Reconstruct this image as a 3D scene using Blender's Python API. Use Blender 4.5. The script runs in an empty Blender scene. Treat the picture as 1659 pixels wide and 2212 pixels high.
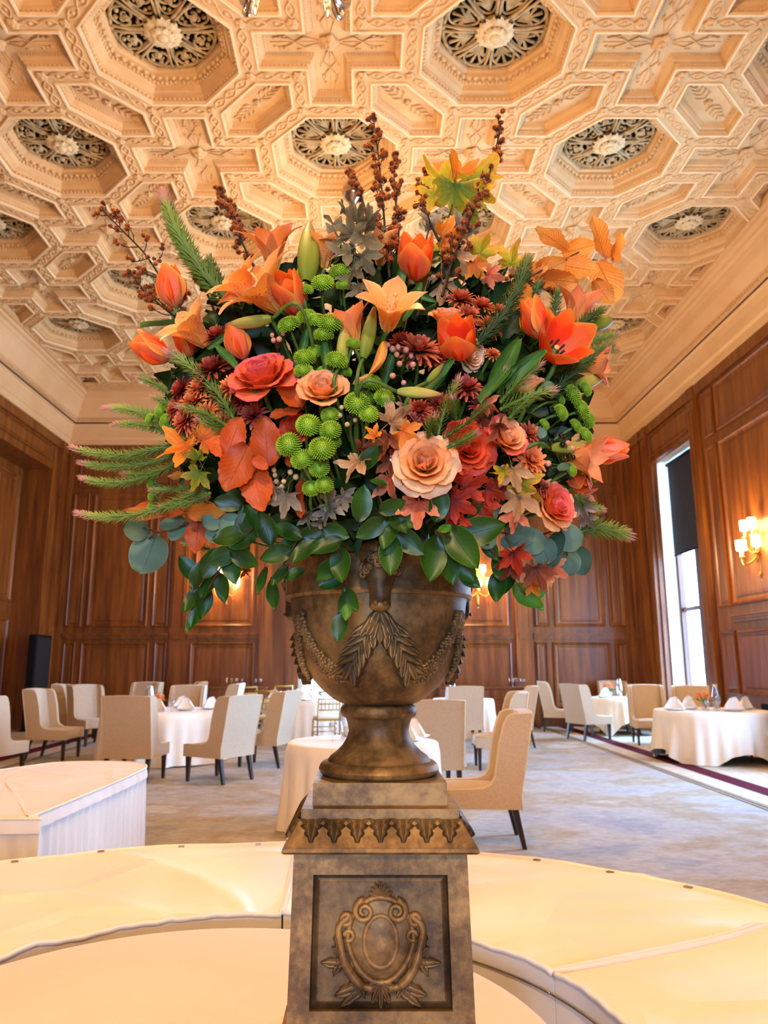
import bpy, math, random
from math import sin, cos, pi, radians, sqrt, atan2, tan
from mathutils import Vector, Matrix

# ------------------------------------------------------------------ camera, sky, exposure
SC = bpy.context.scene
COL = SC.collection
F_PX, U0, PITCH, CAM_H = 1640.0, 793.0, math.atan(327 / 1640.0), 1.48
cam_data = bpy.data.cameras.new('camera')
cam_data.sensor_fit = 'VERTICAL'
cam_data.sensor_height = 36.0
cam_data.lens = F_PX * 36.0 / 2212.0
cam_data.shift_x = (829.5 - U0) / 2212.0
cam_data.clip_start = 0.02
cam_data.dof.use_dof = True
cam_data.dof.focus_distance = 1.37
cam_data.dof.aperture_fstop = 8.0
cam = bpy.data.objects.new('camera', cam_data)
COL.objects.link(cam)
cam.location = (0, 0, CAM_H)
cam.rotation_euler = (pi / 2 + PITCH, 0, 0)
SC.camera = cam

world = bpy.data.worlds.new('sky')
SC.world = world
world.use_nodes = True
bg = world.node_tree.nodes['Background']
bg.inputs['Color'].default_value = (0.36, 0.60, 1.0, 1)
bg.inputs['Strength'].default_value = 64.0

SC.view_settings.view_transform = 'Standard'
SC.view_settings.look = 'None'
SC.view_settings.exposure = 0.0
SC.view_settings.gamma = 1.0
SC.view_settings.use_curve_mapping = False
SC.cycles.use_denoising = True
SC.cycles.use_adaptive_sampling = True
SC.cycles.adaptive_threshold = 0.06
SC.cycles.time_limit = 1000.0
SC.cycles.max_bounces = 6
SC.cycles.diffuse_bounces = 4
SC.cycles.glossy_bounces = 3
SC.cycles.transmission_bounces = 4
SC.cycles.transparent_max_bounces = 8
SC.cycles.caustics_reflective = False
SC.cycles.caustics_refractive = False
SC.cycles.sample_clamp_indirect = 6.0

# room (metres): x to the side, y away from the camera, z up
XL, XR, YB, YF = -7.68, 6.6, 18.75, -7.5
WOOD_TOP, ZC = 6.98, 8.2
XC = (XL + XR) / 2
# windows in the window wall: y0, y1 (the second stands just outside the frame)
WINS = [(14.82, 17.1), (8.15, 10.45)]
WIN_Z0, WIN_Z1, REVEAL = 0.55, 6.05, 0.55
for y0, y1 in WINS:                                   # portals: they only guide the sky light in
    pd = bpy.data.lights.new('window_portal', 'AREA')
    pd.shape = 'RECTANGLE'
    pd.size, pd.size_y = y1 - y0, WIN_Z1 - WIN_Z0
    pd.cycles.is_portal = True
    po = bpy.data.objects.new('window_portal', pd)
    COL.objects.link(po)
    po.location = (XR + REVEAL - 0.02, (y0 + y1) / 2, (WIN_Z0 + WIN_Z1) / 2)
    po.rotation_euler = (pi / 2, 0, pi / 2)

WINS_ADDED, WIN_ADDED_Z1 = [(-1.5, 0.8)], 2.7                  # unseen window added behind the photographer for front fill light
for x0, x1 in WINS_ADDED:
    pd = bpy.data.lights.new('window_portal', 'AREA')
    pd.shape = 'RECTANGLE'
    pd.size, pd.size_y = x1 - x0, WIN_ADDED_Z1 - WIN_Z0
    pd.cycles.is_portal = True
    po = bpy.data.objects.new('window_portal', pd)
    COL.objects.link(po)
    po.location = ((x0 + x1) / 2, YF - 0.3, (WIN_Z0 + WIN_ADDED_Z1) / 2)
    po.rotation_euler = (pi / 2, 0, 0)

# ------------------------------------------------------------------ pixel geometry of the photograph
def ray(u, v):
    xc, yc = (u - U0) / F_PX, (1106 - v) / F_PX
    y = cos(PITCH) - yc * sin(PITCH)
    z = sin(PITCH) + yc * cos(PITCH)
    return Vector((xc, y, z))
def at_y(u, v, y):
    r = ray(u, v)
    return r * (y / r.y) + Vector((0, 0, CAM_H))
def at_z(u, v, z):
    r = ray(u, v)
    return r * ((z - CAM_H) / r.z) + Vector((0, 0, CAM_H))
def at_x(u, v, x):
    r = ray(u, v)
    return r * (x / r.x) + Vector((0, 0, CAM_H))
VIEW = Vector((0, cos(PITCH), sin(PITCH)))
def px_m(p):                                          # metres per photo pixel at point p
    return (Vector(p) - Vector((0, 0, CAM_H))).dot(VIEW) / F_PX

# ------------------------------------------------------------------ mesh helpers
class MB:
    def __init__(self):
        self.v, self.f, self.uv, self.mi, self.M, self.m = [], [], [], [], None, 0
    def pt(self, p, uv=(0, 0)):
        p = Vector(p)
        if self.M is not None:
            p = self.M @ p
        self.v.append(p[:])
        self.uv.append(uv)
        return len(self.v) - 1
    def face(self, *i):
        self.f.append(tuple(i))
        self.mi.append(self.m)
    def grid(self, fn, nu, nv, closeu=False):
        idx = []
        for j in range(nv + 1):
            row = [self.pt(fn(i / nu, j / nv), (i / nu, j / nv)) for i in range(nu if closeu else nu + 1)]
            idx.append(row)
        for j in range(nv):
            for i in range(nu):
                k = (i + 1) % nu if closeu else i + 1
                self.face(idx[j][i], idx[j][k], idx[j + 1][k], idx[j + 1][i])
        return idx
    def tube(self, path, rad, n=8, caps=True, flat=1.0):
        path = [Vector(p) for p in path]
        m = len(path)
        rads = [rad] * m if not hasattr(rad, '__len__') else rad
        rows, side = [], None
        for k in range(m):
            t = (path[min(k + 1, m - 1)] - path[max(k - 1, 0)])
            if t.length < 1e-9:
                t = Vector((0, 0, 1))
            t.normalize()
            if side is None:
                side = t.orthogonal().normalized()
            side = (side - t * side.dot(t))
            side = side.normalized() if side.length > 1e-6 else t.orthogonal().normalized()
            up = t.cross(side)
            rows.append([self.pt(path[k] + (side * cos(2 * pi * i / n) + up * sin(2 * pi * i / n) * flat) * rads[k], (i / n, k / max(1, m - 1))) for i in range(n)])
        for k in range(m - 1):
            for i in range(n):
                j = (i + 1) % n
                self.face(rows[k][i], rows[k][j], rows[k + 1][j], rows[k + 1][i])
        if caps:
            self.f.append(tuple(reversed(rows[0]))); self.mi.append(self.m)
            self.f.append(tuple(rows[-1])); self.mi.append(self.m)
    def lathe(self, prof, n=32, a0=0.0, a1=2 * pi):
        closed = abs(a1 - a0 - 2 * pi) < 1e-6
        m = len(prof) - 1
        self.grid(lambda u, w: (prof[round(w * m)][0] * cos(a0 + (a1 - a0) * u), prof[round(w * m)][0] * sin(a0 + (a1 - a0) * u), prof[round(w * m)][1]), n, m, closed)
    def box(self, x0, y0, z0, x1, y1, z1, bev=0.0):
        if bev <= 0:
            i = [self.pt(p) for p in ((x0, y0, z0), (x1, y0, z0), (x1, y1, z0), (x0, y1, z0), (x0, y0, z1), (x1, y0, z1), (x1, y1, z1), (x0, y1, z1))]
            for q in ((3, 2, 1, 0), (4, 5, 6, 7), (0, 1, 5, 4), (1, 2, 6, 5), (2, 3, 7, 6), (3, 0, 4, 7)):
                self.face(*[i[k] for k in q])
            return
        b = bev
        def ring(ix, z):
            a, c, d, e = x0 + ix, x1 - ix, y0 + ix, y1 - ix
            k = b * 0.7
            return [self.pt(p + (z,)) for p in ((a + k, d), (c - k, d), (c, d + k), (c, e - k), (c - k, e), (a + k, e), (a, e - k), (a, d + k))]
        rs = [ring(b, z0), ring(0.3 * b, z0 + 0.3 * b), ring(0, z0 + b), ring(0, z1 - b), ring(0.3 * b, z1 - 0.3 * b), ring(b, z1)]
        for a, c in zip(rs, rs[1:]):
            for i in range(8):
                self.face(a[i], a[(i + 1) % 8], c[(i + 1) % 8], c[i])
        self.face(*reversed(rs[0])); self.face(*rs[-1])
    def ell(self, c, r, nu=12, nv=8):
        c = Vector(c)
        if not hasattr(r, '__len__'):
            r = (r, r, r)
        self.grid(lambda u, w: c + Vector((r[0] * sin(pi * (0.001 + 0.998 * w)) * cos(2 * pi * u), r[1] * sin(pi * (0.001 + 0.998 * w)) * sin(2 * pi * u), -r[2] * cos(pi * (0.001 + 0.998 * w)))), nu, nv, True)
    def prism(self, poly, z0, z1):
        a = [self.pt((x, y, z0)) for x, y in poly]
        b = [self.pt((x, y, z1)) for x, y in poly]
        n = len(poly)
        for i in range(n):
            self.face(a[i], a[(i + 1) % n], b[(i + 1) % n], b[i])
        self.face(*reversed(a)); self.face(*b)
    def mesh(self, name, mats, smooth=True):
        me = bpy.data.meshes.new(name)
        me.from_pydata(self.v, [], self.f)
        for m in (mats if isinstance(mats, (list, tuple)) else [mats]):
            me.materials.append(m)
        n = len(me.polygons)
        if any(self.mi):
            me.polygons.foreach_set('material_index', self.mi)
        me.polygons.foreach_set('use_smooth', [smooth] * n)
        lay = me.uv_layers.new(name='UVMap')
        flat = []
        for f in self.f:
            for i in f:
                flat.extend(self.uv[i])
        lay.data.foreach_set('uv', flat)
        me.update()
        if smooth == 'auto':
            pass
        return me

def link(name, me, parent=None, M=None):
    o = bpy.data.objects.new(name, me)
    COL.objects.link(o)
    if parent is not None:
        o.parent = parent
    if M is not None:
        o.matrix_basis = M
    return o
def part(name, mb, mats, parent, M=None, smooth=True, label=None, kind=None, sharp=None):
    me = mb if isinstance(mb, bpy.types.Mesh) else mb.mesh(name, mats, smooth)
    if sharp is not None:
        me.set_sharp_from_angle(angle=radians(sharp))
    o = link(name, me, parent, M)
    if label:
        o['label'] = label
    if kind:
        o['kind'] = kind
    return o
USED = set()
def tag(o, label, cat, group=None):
    o['label'] = label
    o['category'] = cat
    if group:
        o['group'] = group
    return o
def thing(name, label, cat, M=None, group=None):
    o = bpy.data.objects.new(name, None)
    o.empty_display_size = 0.05
    COL.objects.link(o)
    if M is not None:
        o.matrix_basis = M if isinstance(M, Matrix) else Matrix.Translation(M)
    return tag(o, label, cat, group)
def struct(name, mb, mats, smooth=False, parent=None, sharp=None):
    o = part(name, mb, mats, parent, None, smooth, sharp=sharp)
    o['kind'] = 'structure'
    return o
def copy_tree(o, parent=None, M=None):
    c = o.copy()
    COL.objects.link(c)
    c.parent = parent
    if M is not None:
        c.matrix_basis = M
    for ch in list(o.children):
        copy_tree(ch, c)
    return c
def TR(x, y, z, rz=0.0, s=1.0):
    return Matrix.Translation((x, y, z)) @ Matrix.Rotation(rz, 4, 'Z') @ Matrix.Scale(s, 4)
def frame(loc, axis, roll=0.0, s=1.0, hint=None):     # local z -> axis
    z = Vector(axis).normalized()
    h = Vector(hint) if hint is not None else (Vector((0, 0, 1)) if abs(z.z) < 0.9 else Vector((0, 1, 0)))
    x = h.cross(z).normalized()
    y = z.cross(x)
    R = Matrix((x, y, z)).transposed().to_4x4()
    return Matrix.Translation(loc) @ R @ Matrix.Rotation(roll, 4, 'Z') @ Matrix.Scale(s, 4)
def lerp(a, b, t):
    return a + (b - a) * t
def smooth01(t):
    t = max(0.0, min(1.0, t))
    return t * t * (3 - 2 * t)
def catmull(pts, n=6):
    pts = [Vector(p) for p in pts]
    out = []
    for i in range(len(pts) - 1):
        p0, p1, p2, p3 = pts[max(i - 1, 0)], pts[i], pts[i + 1], pts[min(i + 2, len(pts) - 1)]
        for k in range(n):
            t = k / n
            out.append(0.5 * ((2 * p1) + (p2 - p0) * t + (2 * p0 - 5 * p1 + 4 * p2 - p3) * t * t + (3 * p1 - p0 - 3 * p2 + p3) * t ** 3))
    out.append(pts[-1])
    return out

# ------------------------------------------------------------------ materials
def C(h):
    def lin(x):
        x /= 255.0
        return x / 12.92 if x <= 0.04045 else ((x + 0.055) / 1.055) ** 2.4
    return (lin(int(h[0:2], 16)), lin(int(h[2:4], 16)), lin(int(h[4:6], 16)), 1.0)
def newmat(name):
    m = bpy.data.materials.new(name)
    m.use_nodes = True
    nt = m.node_tree
    return m, nt, nt.nodes['Principled BSDF']
def nd(nt, t, **kw):
    n = nt.nodes.new(t)
    for k, v in kw.items():
        if k in n.inputs:
            n.inputs[k].default_value = v
        else:
            setattr(n, k, v)
    return n
def ramp(nt, fac, stops):
    r = nt.nodes.new('ShaderNodeValToRGB')
    e = r.color_ramp.elements
    while len(e) < len(stops):
        e.new(0.5)
    for el, (p, c) in zip(e, stops):
        el.position = p
        el.color = C(c) if isinstance(c, str) else c
    nt.links.new(fac, r.inputs['Fac'])
    return r.outputs['Color']
def coords(nt, kind='Object', scale=(1, 1, 1)):
    tc = nt.nodes.new('ShaderNodeTexCoord')
    mp = nt.nodes.new('ShaderNodeMapping')
    mp.inputs['Scale'].default_value = scale
    nt.links.new(tc.outputs[kind], mp.inputs['Vector'])
    return mp.outputs['Vector']
def noise(nt, vec, scale, detail=4, rough=0.55):
    n = nd(nt, 'ShaderNodeTexNoise', Scale=scale, Detail=detail, Roughness=rough)
    nt.links.new(vec, n.inputs['Vector'])
    return n.outputs['Fac']
def bump(nt, b, h, strength, dist=0.01):
    bn = nd(nt, 'ShaderNodeBump', Strength=strength, Distance=dist)
    nt.links.new(h, bn.inputs['Height'])
    nt.links.new(bn.outputs['Normal'], b.inputs['Normal'])
def mat(name, c1, c2=None, rough=0.6, metal=0.0, nscale=6.0, bmp=0.0, bscale=None, bdist=0.004, stretch=(1, 1, 1), spec=0.5, lo=0.35, hi=0.65, kind='Object', sheen=0.0, coat=0.0, detail=4):
    m, nt, b = newmat(name)
    b.inputs['Roughness'].default_value = rough
    b.inputs['Metallic'].default_value = metal
    b.inputs['Specular IOR Level'].default_value = spec
    b.inputs['Sheen Weight'].default_value = sheen
    b.inputs['Coat Weight'].default_value = coat
    if c2:
        v = coords(nt, kind, stretch)
        n = noise(nt, v, nscale, detail)
        nt.links.new(ramp(nt, n, [(lo, c1), (hi, c2)]), b.inputs['Base Color'])
    else:
        b.inputs['Base Color'].default_value = C(c1)
    if bmp:
        v = coords(nt, kind, stretch)
        bump(nt, b, noise(nt, v, bscale or nscale * 4, detail), bmp, bdist)
    return m
def emit(name, col, strength):
    m, nt, b = newmat(name)
    b.inputs['Base Color'].default_value = C(col)
    b.inputs['Emission Color'].default_value = C(col)
    b.inputs['Emission Strength'].default_value = strength
    return m
def glassy(name, tint='ffffff', rough=0.02, gloss=0.12):   # thin clear glass: mostly see-through, a little mirror
    m, nt, b = newmat(name)
    nt.nodes.remove(b)
    out = nt.nodes['Material Output']
    t = nd(nt, 'ShaderNodeBsdfTransparent', Color=C(tint))
    g = nd(nt, 'ShaderNodeBsdfGlossy', Roughness=rough)
    lw = nd(nt, 'ShaderNodeLayerWeight', Blend=0.35)
    mm = nd(nt, 'ShaderNodeMath', operation='MULTIPLY_ADD')
    mm.inputs[1].default_value = 0.55
    mm.inputs[2].default_value = gloss
    nt.links.new(lw.outputs['Facing'], mm.inputs[0])
    mx = nt.nodes.new('ShaderNodeMixShader')
    nt.links.new(mm.outputs[0], mx.inputs[0])
    nt.links.new(t.outputs[0], mx.inputs[1])
    nt.links.new(g.outputs[0], mx.inputs[2])
    nt.links.new(mx.outputs[0], out.inputs['Surface'])
    return m
def petal(name, stops, vein=0.12, ribs=None, trans=0.22, rough=0.5, edge=None, freckle=None, jitter=0.06, vscale=26, spec=0.3):
    """petal / leaf: colour along the blade (UV v), streaks across, an optional margin colour, per-object variation"""
    m, nt, b = newmat(name)
    tc = nt.nodes.new('ShaderNodeTexCoord')
    sp = nt.nodes.new('ShaderNodeSeparateXYZ')
    nt.links.new(tc.outputs['UV'], sp.inputs[0])
    col = ramp(nt, sp.outputs['Y'], stops)
    def mul(a, fac_socket, lo, hi):
        mr = nd(nt, 'ShaderNodeMapRange')
        mr.inputs['To Min'].default_value = lo
        mr.inputs['To Max'].default_value = hi
        nt.links.new(fac_socket, mr.inputs['Value'])
        hs = nd(nt, 'ShaderNodeHueSaturation')
        nt.links.new(a, hs.inputs['Color'])
        nt.links.new(mr.outputs[0], hs.inputs['Value'])
        return hs.outputs['Color']
    if edge:
        d = nd(nt, 'ShaderNodeMath', operation='SUBTRACT')
        nt.links.new(sp.outputs['X'], d.inputs[0]); d.inputs[1].default_value = 0.5
        a = nd(nt, 'ShaderNodeMath', operation='ABSOLUTE')
        nt.links.new(d.outputs[0], a.inputs[0])
        r = ramp(nt, a.outputs[0], [(edge[1], (0, 0, 0, 1)), (0.5, (1, 1, 1, 1))])
        mx = nd(nt, 'ShaderNodeMix', data_type='RGBA')
        nt.links.new(r, mx.inputs[0]); nt.links.new(col, mx.inputs[6]); mx.inputs[7].default_value = C(edge[0])
        col = mx.outputs[2]
    if vein:
        mp = nt.nodes.new('ShaderNodeMapping')
        mp.inputs['Scale'].default_value = (1, 0.12, 1)
        nt.links.new(tc.outputs['UV'], mp.inputs['Vector'])
        col = mul(col, noise(nt, mp.outputs['Vector'], vscale, 3), 1 - vein * 1.6, 1 + vein * 1.6)
    if ribs:                                            # side veins slanting off the midrib
        n_, sl, st = ribs
        d = nd(nt, 'ShaderNodeMath', operation='SUBTRACT'); nt.links.new(sp.outputs['X'], d.inputs[0]); d.inputs[1].default_value = 0.5
        a = nd(nt, 'ShaderNodeMath', operation='ABSOLUTE'); nt.links.new(d.outputs[0], a.inputs[0])
        e = nd(nt, 'ShaderNodeMath', operation='MULTIPLY_ADD'); nt.links.new(a.outputs[0], e.inputs[0]); e.inputs[1].default_value = -sl; nt.links.new(sp.outputs['Y'], e.inputs[2])
        g = nd(nt, 'ShaderNodeMath', operation='MULTIPLY'); nt.links.new(e.outputs[0], g.inputs[0]); g.inputs[1].default_value = n_
        fr = nd(nt, 'ShaderNodeMath', operation='PINGPONG'); nt.links.new(g.outputs[0], fr.inputs[0]); fr.inputs[1].default_value = 0.5
        r1 = ramp(nt, fr.outputs[0], [(0.05, (1, 1, 1, 1)), (0.14, (0, 0, 0, 1))])
        r2 = ramp(nt, a.outputs[0], [(0.012, (1, 1, 1, 1)), (0.03, (0, 0, 0, 1))])
        mxm = nd(nt, 'ShaderNodeMath', operation='MAXIMUM'); nt.links.new(r1, mxm.inputs[0]); nt.links.new(r2, mxm.inputs[1])
        col = mul(col, mxm.outputs[0], 1.0, st)
    if freckle:
        vo = nd(nt, 'ShaderNodeTexVoronoi', Scale=freckle[1])
        mp = nt.nodes.new('ShaderNodeMapping')
        mp.inputs['Scale'].default_value = (1, 2.2, 1)
        nt.links.new(tc.outputs['UV'], mp.inputs['Vector'])
        nt.links.new(mp.outputs['Vector'], vo.inputs['Vector'])
        r1 = ramp(nt, vo.outputs['Distance'], [(0.2, (1, 1, 1, 1)), (0.26, (0, 0, 0, 1))])
        r2 = ramp(nt, sp.outputs['Y'], [(0.1, (0, 0, 0, 1)), (0.2, (1, 1, 1, 1)), (0.45, (1, 1, 1, 1)), (0.6, (0, 0, 0, 1))])
        ml = nd(nt, 'ShaderNodeMath', operation='MULTIPLY')
        nt.links.new(r1, ml.inputs[0]); nt.links.new(r2, ml.inputs[1])
        mx = nd(nt, 'ShaderNodeMix', data_type='RGBA')
        nt.links.new(ml.outputs[0], mx.inputs[0]); nt.links.new(col, mx.inputs[6]); mx.inputs[7].default_value = C(freckle[0])
        col = mx.outputs[2]
    oi = nt.nodes.new('ShaderNodeObjectInfo')
    col = mul(col, oi.outputs['Random'], 1 - jitter * 2, 1 + jitter * 2)
    nt.links.new(col, b.inputs['Base Color'])
    b.inputs['Roughness'].default_value = rough
    b.inputs['Specular IOR Level'].default_value = spec
    if trans:
        tr = nt.nodes.new('ShaderNodeBsdfTranslucent')
        nt.links.new(col, tr.inputs['Color'])
        mx = nd(nt, 'ShaderNodeMixShader'); mx.inputs[0].default_value = trans
        nt.links.new(b.outputs[0], mx.inputs[1]); nt.links.new(tr.outputs[0], mx.inputs[2])
        nt.links.new(mx.outputs[0], nt.nodes['Material Output'].inputs['Surface'])
    return m

def wood_mat(name, c1, c2, c3, rough=0.38):
    m, nt, b = newmat(name)
    v = coords(nt, 'Object', (3.2, 3.2, 0.28))
    n1 = noise(nt, v, 2.2, 6, 0.6)
    n2 = noise(nt, coords(nt, 'Object', (30, 30, 0.8)), 2.0, 3)
    mx = nd(nt, 'ShaderNodeMath', operation='MULTIPLY_ADD'); mx.inputs[1].default_value = 0.3
    nt.links.new(n2, mx.inputs[0]); nt.links.new(n1, mx.inputs[2])
    nt.links.new(ramp(nt, mx.outputs[0], [(0.42, c1), (0.62, c2), (0.86, c3)]), b.inputs['Base Color'])
    b.inputs['Roughness'].default_value = rough
    b.inputs['Specular IOR Level'].default_value = 0.4
    return m
M = {}
M['wood'] = wood_mat('walnut_panelling', '4e2408', '703a0f', '8e511a')
M['wood_dark'] = wood_mat('dark_walnut', '3a1b0a', '542a0e', '6b3814')
M['plaster'] = mat('cream_plaster', 'cb9a62', 'd6a972', rough=0.8, nscale=3.0, bmp=0.15, bscale=22, bdist=0.008, spec=0.2)
M['plaster_light'] = mat('pale_plaster_fillet', 'e2ba86', 'e8c492', rough=0.75, nscale=5, spec=0.2)
M['plaster_smooth'] = mat('cream_painted_cornice', 'd2a36c', 'daae7a', rough=0.7, nscale=1.0, spec=0.2)
M['grille'] = mat('aged_stone_colour_grille', '9c7f52', 'c4a272', rough=0.8, nscale=9, bmp=0.2, spec=0.2)
M['void'] = mat('painted_grille_shade', '1b140c', rough=0.95, spec=0.1)  # near-black face painted for the unlit hollow behind the pierced grille
M['rosette'] = mat('ivory_rosette_plaster', 'c8a470', 'dcbc8a', rough=0.75, nscale=14, bmp=0.1, spec=0.2)
M['stripe'] = mat('oxblood_line', '4a1f22', rough=0.6)
# ------------------------------------------------------------------ floor
def carpet_mat():
    m, nt, b = newmat('mottled_carpet')
    v = coords(nt, 'Object', (1, 1, 1))
    vs = coords(nt, 'Object', (0.75, 1.1, 1))
    n1 = noise(nt, vs, 0.9, 7, 0.62)
    col = ramp(nt, n1, [(0.32, '96969e'), (0.46, 'b0aaa4'), (0.56, 'a4937c'), (0.64, 'b9b0a4'), (0.74, '9c9ca2')])
    n2 = noise(nt, coords(nt, 'Object', (0.9, 1.5, 1)), 9.0, 4, 0.7)
    hs = nd(nt, 'ShaderNodeHueSaturation')
    mr = nd(nt, 'ShaderNodeMapRange'); mr.inputs['From Min'].default_value = 0.3; mr.inputs['From Max'].default_value = 0.7
    mr.inputs['To Min'].default_value = 0.78; mr.inputs['To Max'].default_value = 1.15
    nt.links.new(n2, mr.inputs['Value']); nt.links.new(col, hs.inputs['Color']); nt.links.new(mr.outputs[0], hs.inputs['Value'])
    nt.links.new(hs.outputs['Color'], b.inputs['Base Color'])
    b.inputs['Roughness'].default_value = 0.95
    b.inputs['Specular IOR Level'].default_value = 0.1
    bump(nt, b, n2, 0.35, 0.02)
    return m
M['carpet'] = carpet_mat()
M['carpet_edge'] = mat('pale_carpet_border', 'b8a994', 'c9bca8', rough=0.95, nscale=8, bmp=0.2, spec=0.1)
M['burgundy'] = mat('burgundy_carpet_band', '4a1222', '5c1b2c', rough=0.95, nscale=20, spec=0.1)
M['taupe'] = mat('taupe_carpet_line', '7a6753', '8a7660', rough=0.95, nscale=20, spec=0.1)
mb = MB(); mb.box(XL - 1.1, YF - 0.3, -0.1, XR + 0.7, YB + 0.3, 0.0)
floor = struct('floor', mb, M['carpet'])
def strip(name, x0, x1, m, z):
    b_ = MB(); b_.box(x0, YF, 0.0005, x1, YB, z)
    return part(name, b_, m, floor, smooth=False)
for sgn in (1, -1):
    def X(a): return XC + sgn * a
    for nm, a0, a1, m, z in (('carpet_border', 4.78, 5.08, 'carpet_edge', 0.004), ('carpet_line', 4.64, 4.675, 'taupe', 0.005), ('carpet_line', 4.71, 4.745, 'taupe', 0.005), ('carpet_band', 5.08, 5.37, 'burgundy', 0.005), ('carpet_border', 5.37, 7.1, 'carpet_edge', 0.004)):
        x0, x1 = sorted((X(a0), X(a1)))
        strip(nm, x0, x1, M[m], z)

# ------------------------------------------------------------------ panelled walls
# a wall frame: s runs along the wall, t is the distance out of it into the room, z is up
def wall_frame(kind):
    if kind == 'back':
        return Matrix(((1, 0, 0, 0), (0, -1, 0, YB), (0, 0, 1, 0), (0, 0, 0, 1)))
    if kind == 'left':
        return Matrix(((0, 1, 0, XL), (1, 0, 0, 0), (0, 0, 1, 0), (0, 0, 0, 1)))
    if kind == 'right':
        return Matrix(((0, -1, 0, XR), (1, 0, 0, 0), (0, 0, 1, 0), (0, 0, 0, 1)))
    return Matrix(((1, 0, 0, 0), (0, 1, 0, YF), (0, 0, 1, 0), (0, 0, 0, 1)))
PROF = [(0.0, 0.0), (0.0, 0.045), (0.03, 0.055), (0.055, 0.04), (0.07, 0.012), (0.13, 0.006), (0.15, 0.02), (0.2, 0.024)]
def panel(wall, W, s0, s1, z0, z1, name='panel', t=0.0, k=1.0):
    """bolection-moulded raised wood panel"""
    b_ = MB(); b_.M = W
    w, h = s1 - s0, z1 - z0
    k = min(k, 0.42 * min(w, h) / 0.2)
    rows = []
    for i, (d, o) in enumerate(PROF):
        d *= k
        rows.append([b_.pt(p) for p in ((s0 + d, t + o, z0 + d), (s1 - d, t + o, z0 + d), (s1 - d, t + o, z1 - d), (s0 + d, t + o, z1 - d))])
    for a, c in zip(rows, rows[1:]):
        for i in range(4):
            b_.face(a[i], a[(i + 1) % 4], c[(i + 1) % 4], c[i])
    b_.face(*rows[-1])
    return part(name, b_, M['wood'], wall, smooth=False)
def wbox(wall, W, name, s0, s1, z0, z1, t0, t1, m='wood', bev=0.0):
    b_ = MB(); b_.M = W
    b_.box(s0, t0, z0, s1, t1, z1, bev)
    return part(name, b_, M[m], wall, smooth=False)
def pilaster(wall, W, s0, s1, z1=WOOD_TOP, t=0.09):
    b_ = MB(); b_.M = W
    b_.box(s0, 0, 0, s1, t, z1)
    b_.box(s0 - 0.03, 0, 0, s1 + 0.03, t + 0.03, 0.32)
    b_.box(s0 - 0.025, 0, z1 - 0.3, s1 + 0.025, t + 0.03, z1 - 0.22)
    b_.box(s0 + 0.05, t, 2.35, s0 + 0.075, t + 0.018, z1 - 0.5)
    b_.box(s1 - 0.075, t, 2.35, s1 - 0.05, t + 0.018, z1 - 0.5)
    b_.box(s0 + 0.075, t, 2.06, s1 - 0.075, t + 0.02, 2.2)
    return part('pilaster', b_, M['wood'], wall, smooth=False)
def ledge(wall, W, s0, s1, z=2.16):
    b_ = MB(); b_.M = W
    b_.box(s0, 0, z, s1, 0.10, z + 0.035)
    b_.box(s0, 0, z - 0.05, s1, 0.07, z)
    b_.box(s0, 0, z - 0.1, s1, 0.045, z - 0.05)
    return part('chair_rail', b_, M['wood'], wall, smooth=False)
def skirting(wall, W, s0, s1):
    b_ = MB(); b_.M = W
    b_.box(s0, 0, 0, s1, 0.05, 0.24); b_.box(s0, 0, 0.24, s1, 0.03, 0.29)
    return part('skirting_board', b_, M['wood_dark'], wall, smooth=False)
def bay(wall, W, s0, s1, lower=1, narrow=False, top=True):
    """one bay of panelling: tall panel, frieze panel over it, chair rail, lower panels"""
    wd = s1 - s0
    sd = 0.0 if narrow else 0.42
    panel(wall, W, s0 + 0.16 + sd, s1 - 0.16 - sd, 2.36, 5.68)
    if sd:
        panel(wall, W, s0 + 0.08, s0 + sd + 0.04, 2.36, 5.68, k=0.6)
        panel(wall, W, s1 - sd - 0.04, s1 - 0.08, 2.36, 5.68, k=0.6)
    if top:
        panel(wall, W, s0 + 0.16, s1 - 0.16, 5.86, 6.62, k=0.7)
    ledge(wall, W, s0 + 0.04, s1 - 0.04)
    if lower == 1:
        panel(wall, W, s0 + 0.12, s1 - 0.12, 0.45, 1.98, k=0.8)
    else:
        a = 0.36
        panel(wall, W, s0 + 0.08, s0 + a, 0.45, 1.98, k=0.6)
        panel(wall, W, s0 + a + 0.14, s1 - a - 0.14, 0.45, 1.98, k=0.8)
        panel(wall, W, s1 - a, s1 - 0.08, 0.45, 1.98, k=0.6)
    skirting(wall, W, s0, s1)

# --- end wall (faces the camera), with a bright glazed door in its middle, behind the urn
WB = wall_frame('back')
DX0, DX1, DZ1 = -1.66, 0.62, 3.1
mb = MB(); mb.M = WB
for a in ((XL - 0.6, 0, DX0, 8.6), (DX1, 0, XR + 0.6, 8.6), (DX0, DZ1, DX1, 8.6)):
    mb.box(a[0], -0.25, a[1], a[2], 0, a[3])
wall_back = struct('wall_back', mb, M['wood'])
for s0, s1 in ((XL, -7.45), (-4.80, -4.42), (-2.62, -2.30), (-1.98, -1.66), (0.62, 0.94), (1.26, 1.58), (3.62, 4.02), (6.4, 6.6)):
    pilaster(wall_back, WB, s0, s1)
bay(wall_back, WB, -7.45, -4.80, 3)
bay(wall_back, WB, -4.42, -2.62, 1, True)
bay(wall_back, WB, 1.58, 3.62, 1, True)
bay(wall_back, WB, 4.02, 6.4, 3)
panel(wall_back, WB, -1.6, 0.56, 3.4, 5.7)
wbox(wall_back, WB, 'frieze_rail', XL, XR, 6.74, WOOD_TOP, 0, 0.06)

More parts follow.
